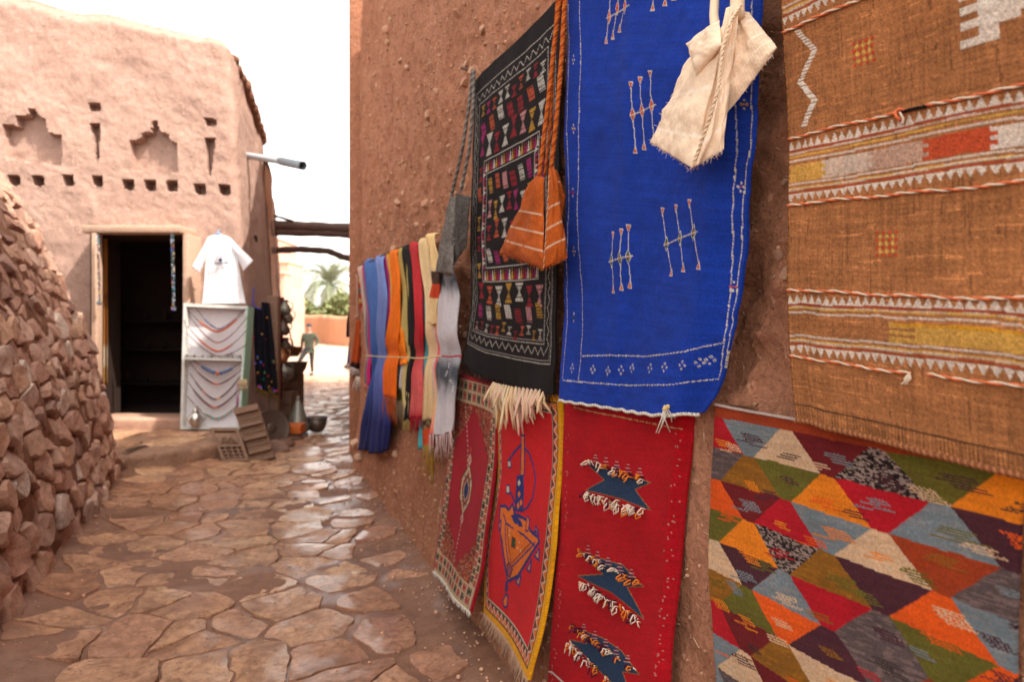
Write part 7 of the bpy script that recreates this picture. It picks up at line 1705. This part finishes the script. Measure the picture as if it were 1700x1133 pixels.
# ================================================================== PERSON
def skin_body(name, joints, edges, mat, parent, root=0, lv=2):
    me = bpy.data.meshes.new(name); me.from_pydata([j[0] for j in joints], edges, []); me.materials.append(mat)
    o = bpy.data.objects.new(name, me); COL.objects.link(o); WORLD[o.name] = Vector((0, 0, 0)); o.parent = parent
    md = o.modifiers.new('skin', 'SKIN'); md.use_smooth_shade = True
    for i, j in enumerate(joints): sv = me.skin_vertices[0].data[i]; sv.radius = j[1] if isinstance(j[1], tuple) else (j[1], j[1]); sv.use_root = (i == root)
    s_ = o.modifiers.new('sub', 'SUBSURF'); s_.levels = lv; s_.render_levels = lv; return o
def build_person():
    y0 = 23.6; u0 = 513; x0 = (u0-CU)/F*y0; g = float(gz(x0, y0))
    rt = thing('person', 'man in olive jacket and dark trousers standing at the sunny end of the alley', 'person', (x0, y0, g))
    # local coordinates, x to the picture's right, facing the camera (-y)
    J = [((0, 0, .94), (.15, .10)), ((0, 0, 1.15), (.135, .095)), ((0, 0, 1.36), (.16, .10)), ((0, 0, 1.47), (.07, .065)), ((0, -.02, 1.56), (.055, .058)), ((0, -.035, 1.66), (.078, .092)), ((0, -.02, 1.73), (.06, .07)),
         ((-.19, 0, 1.40), .055), ((-.25, .03, 1.15), .045), ((-.24, -.04, .90), .034), ((-.235, -.06, .80), (.04, .02)), ((.19, 0, 1.40), .055), ((.30, .04, 1.17), .045), ((.24, -.10, 1.02), .034), ((.17, -.13, .98), (.035, .025)),
         ((.10, 0, .86), .088), ((.10, -.01, .48), .058), ((.105, .02, .09), .042), ((.11, -.12, .04), (.045, .035)), ((-.12, -.02, .84), .09), ((-.27, -.16, .52), .06), ((-.42, -.05, .22), .042), ((-.46, -.16, .16), (.045, .035))]
    E = [(0, 1), (1, 2), (2, 3), (3, 4), (4, 5), (5, 6), (2, 7), (7, 8), (8, 9), (9, 10), (2, 11), (11, 12), (12, 13), (13, 14), (0, 15), (15, 16), (16, 17), (17, 18), (0, 19), (19, 20), (20, 21), (21, 22)]
    skin_body('body', J, E, M_SKIN, rt)
    jk = [(J[i][0], tuple(r*1.22 for r in J[i][1]) if isinstance(J[i][1], tuple) else J[i][1]*1.35) for i in (0, 1, 2, 7, 8, 9, 11, 12, 13)]; jk.append(((0, 0, 1.45), (.10, .08))); jk.append(((0, 0, .80), (.16, .12)))
    skin_body('jacket', jk, [(0, 1), (1, 2), (2, 3), (3, 4), (4, 5), (2, 6), (6, 7), (7, 8), (2, 9), (0, 10)], plain('olive_jacket', lin(66, 72, 58), .9), rt)
    tr = [(J[i][0], tuple(r*1.1 for r in J[i][1]) if isinstance(J[i][1], tuple) else J[i][1]*1.25) for i in (0, 15, 16, 17, 19, 20, 21)]+[((0, 0, 1.04), (.14, .10))]
    skin_body('trousers', tr, [(0, 1), (1, 2), (2, 3), (0, 4), (4, 5), (5, 6), (0, 7)], plain('dark_trousers', lin(48, 44, 46), .9), rt)
    sh = plain('dark_shoes', (.02, .018, .018), .5); hr = plain('dark_cap', lin(32, 38, 56), .8)
    for (px, py, pz, dx) in ((.11, -.08, .0, 0), (-.46, -.13, .11, -.01)):
        m = MB(); m.box((px-.05, py-.14, pz), (px+.05, py+.13, pz+.085), bev=.03); o = m.build('shoe', sh, rt, base=(px, py, pz)); o.location = (px, py, pz)
    m = MB(); m.ball((0, -.015, 1.70), .098, 14, 8, sc=(.95, 1.08, .85)); o = m.build('hair', hr, rt, base=(0, 0, 1.64)); o.location = (0, .015, 1.655)
    m = MB()
    for sx in (-.03, .03): m.ball((sx, -.128, 1.655), .011, 6, 4)
    o = m.build('eyes', sh, rt, base=(0, 0, 0)); o.location = (0, 0, 0)
    m = MB(); m.add([(-.014, -.12, 1.60), (.014, -.12, 1.60), (0, -.15, 1.605), (0, -.125, 1.66)], [(0, 1, 2), (0, 2, 3), (1, 3, 2), (0, 3, 1)]); o = m.build('nose', M_SKIN, rt, base=(0, 0, 0)); o.location = (0, 0, 0)
    # stone he steps on
    rk = make_rocks(1, 3, 91, .3)[0]; rk.materials[0] = M_ROCK; o = bpy.data.objects.new('loose_stone', rk); place(o, (x0-.47, y0-.12, g+.04)); o.scale = (.22, .22, .085); tag(o, 'low flat stone under the raised foot of the man', 'stone')
build_person()
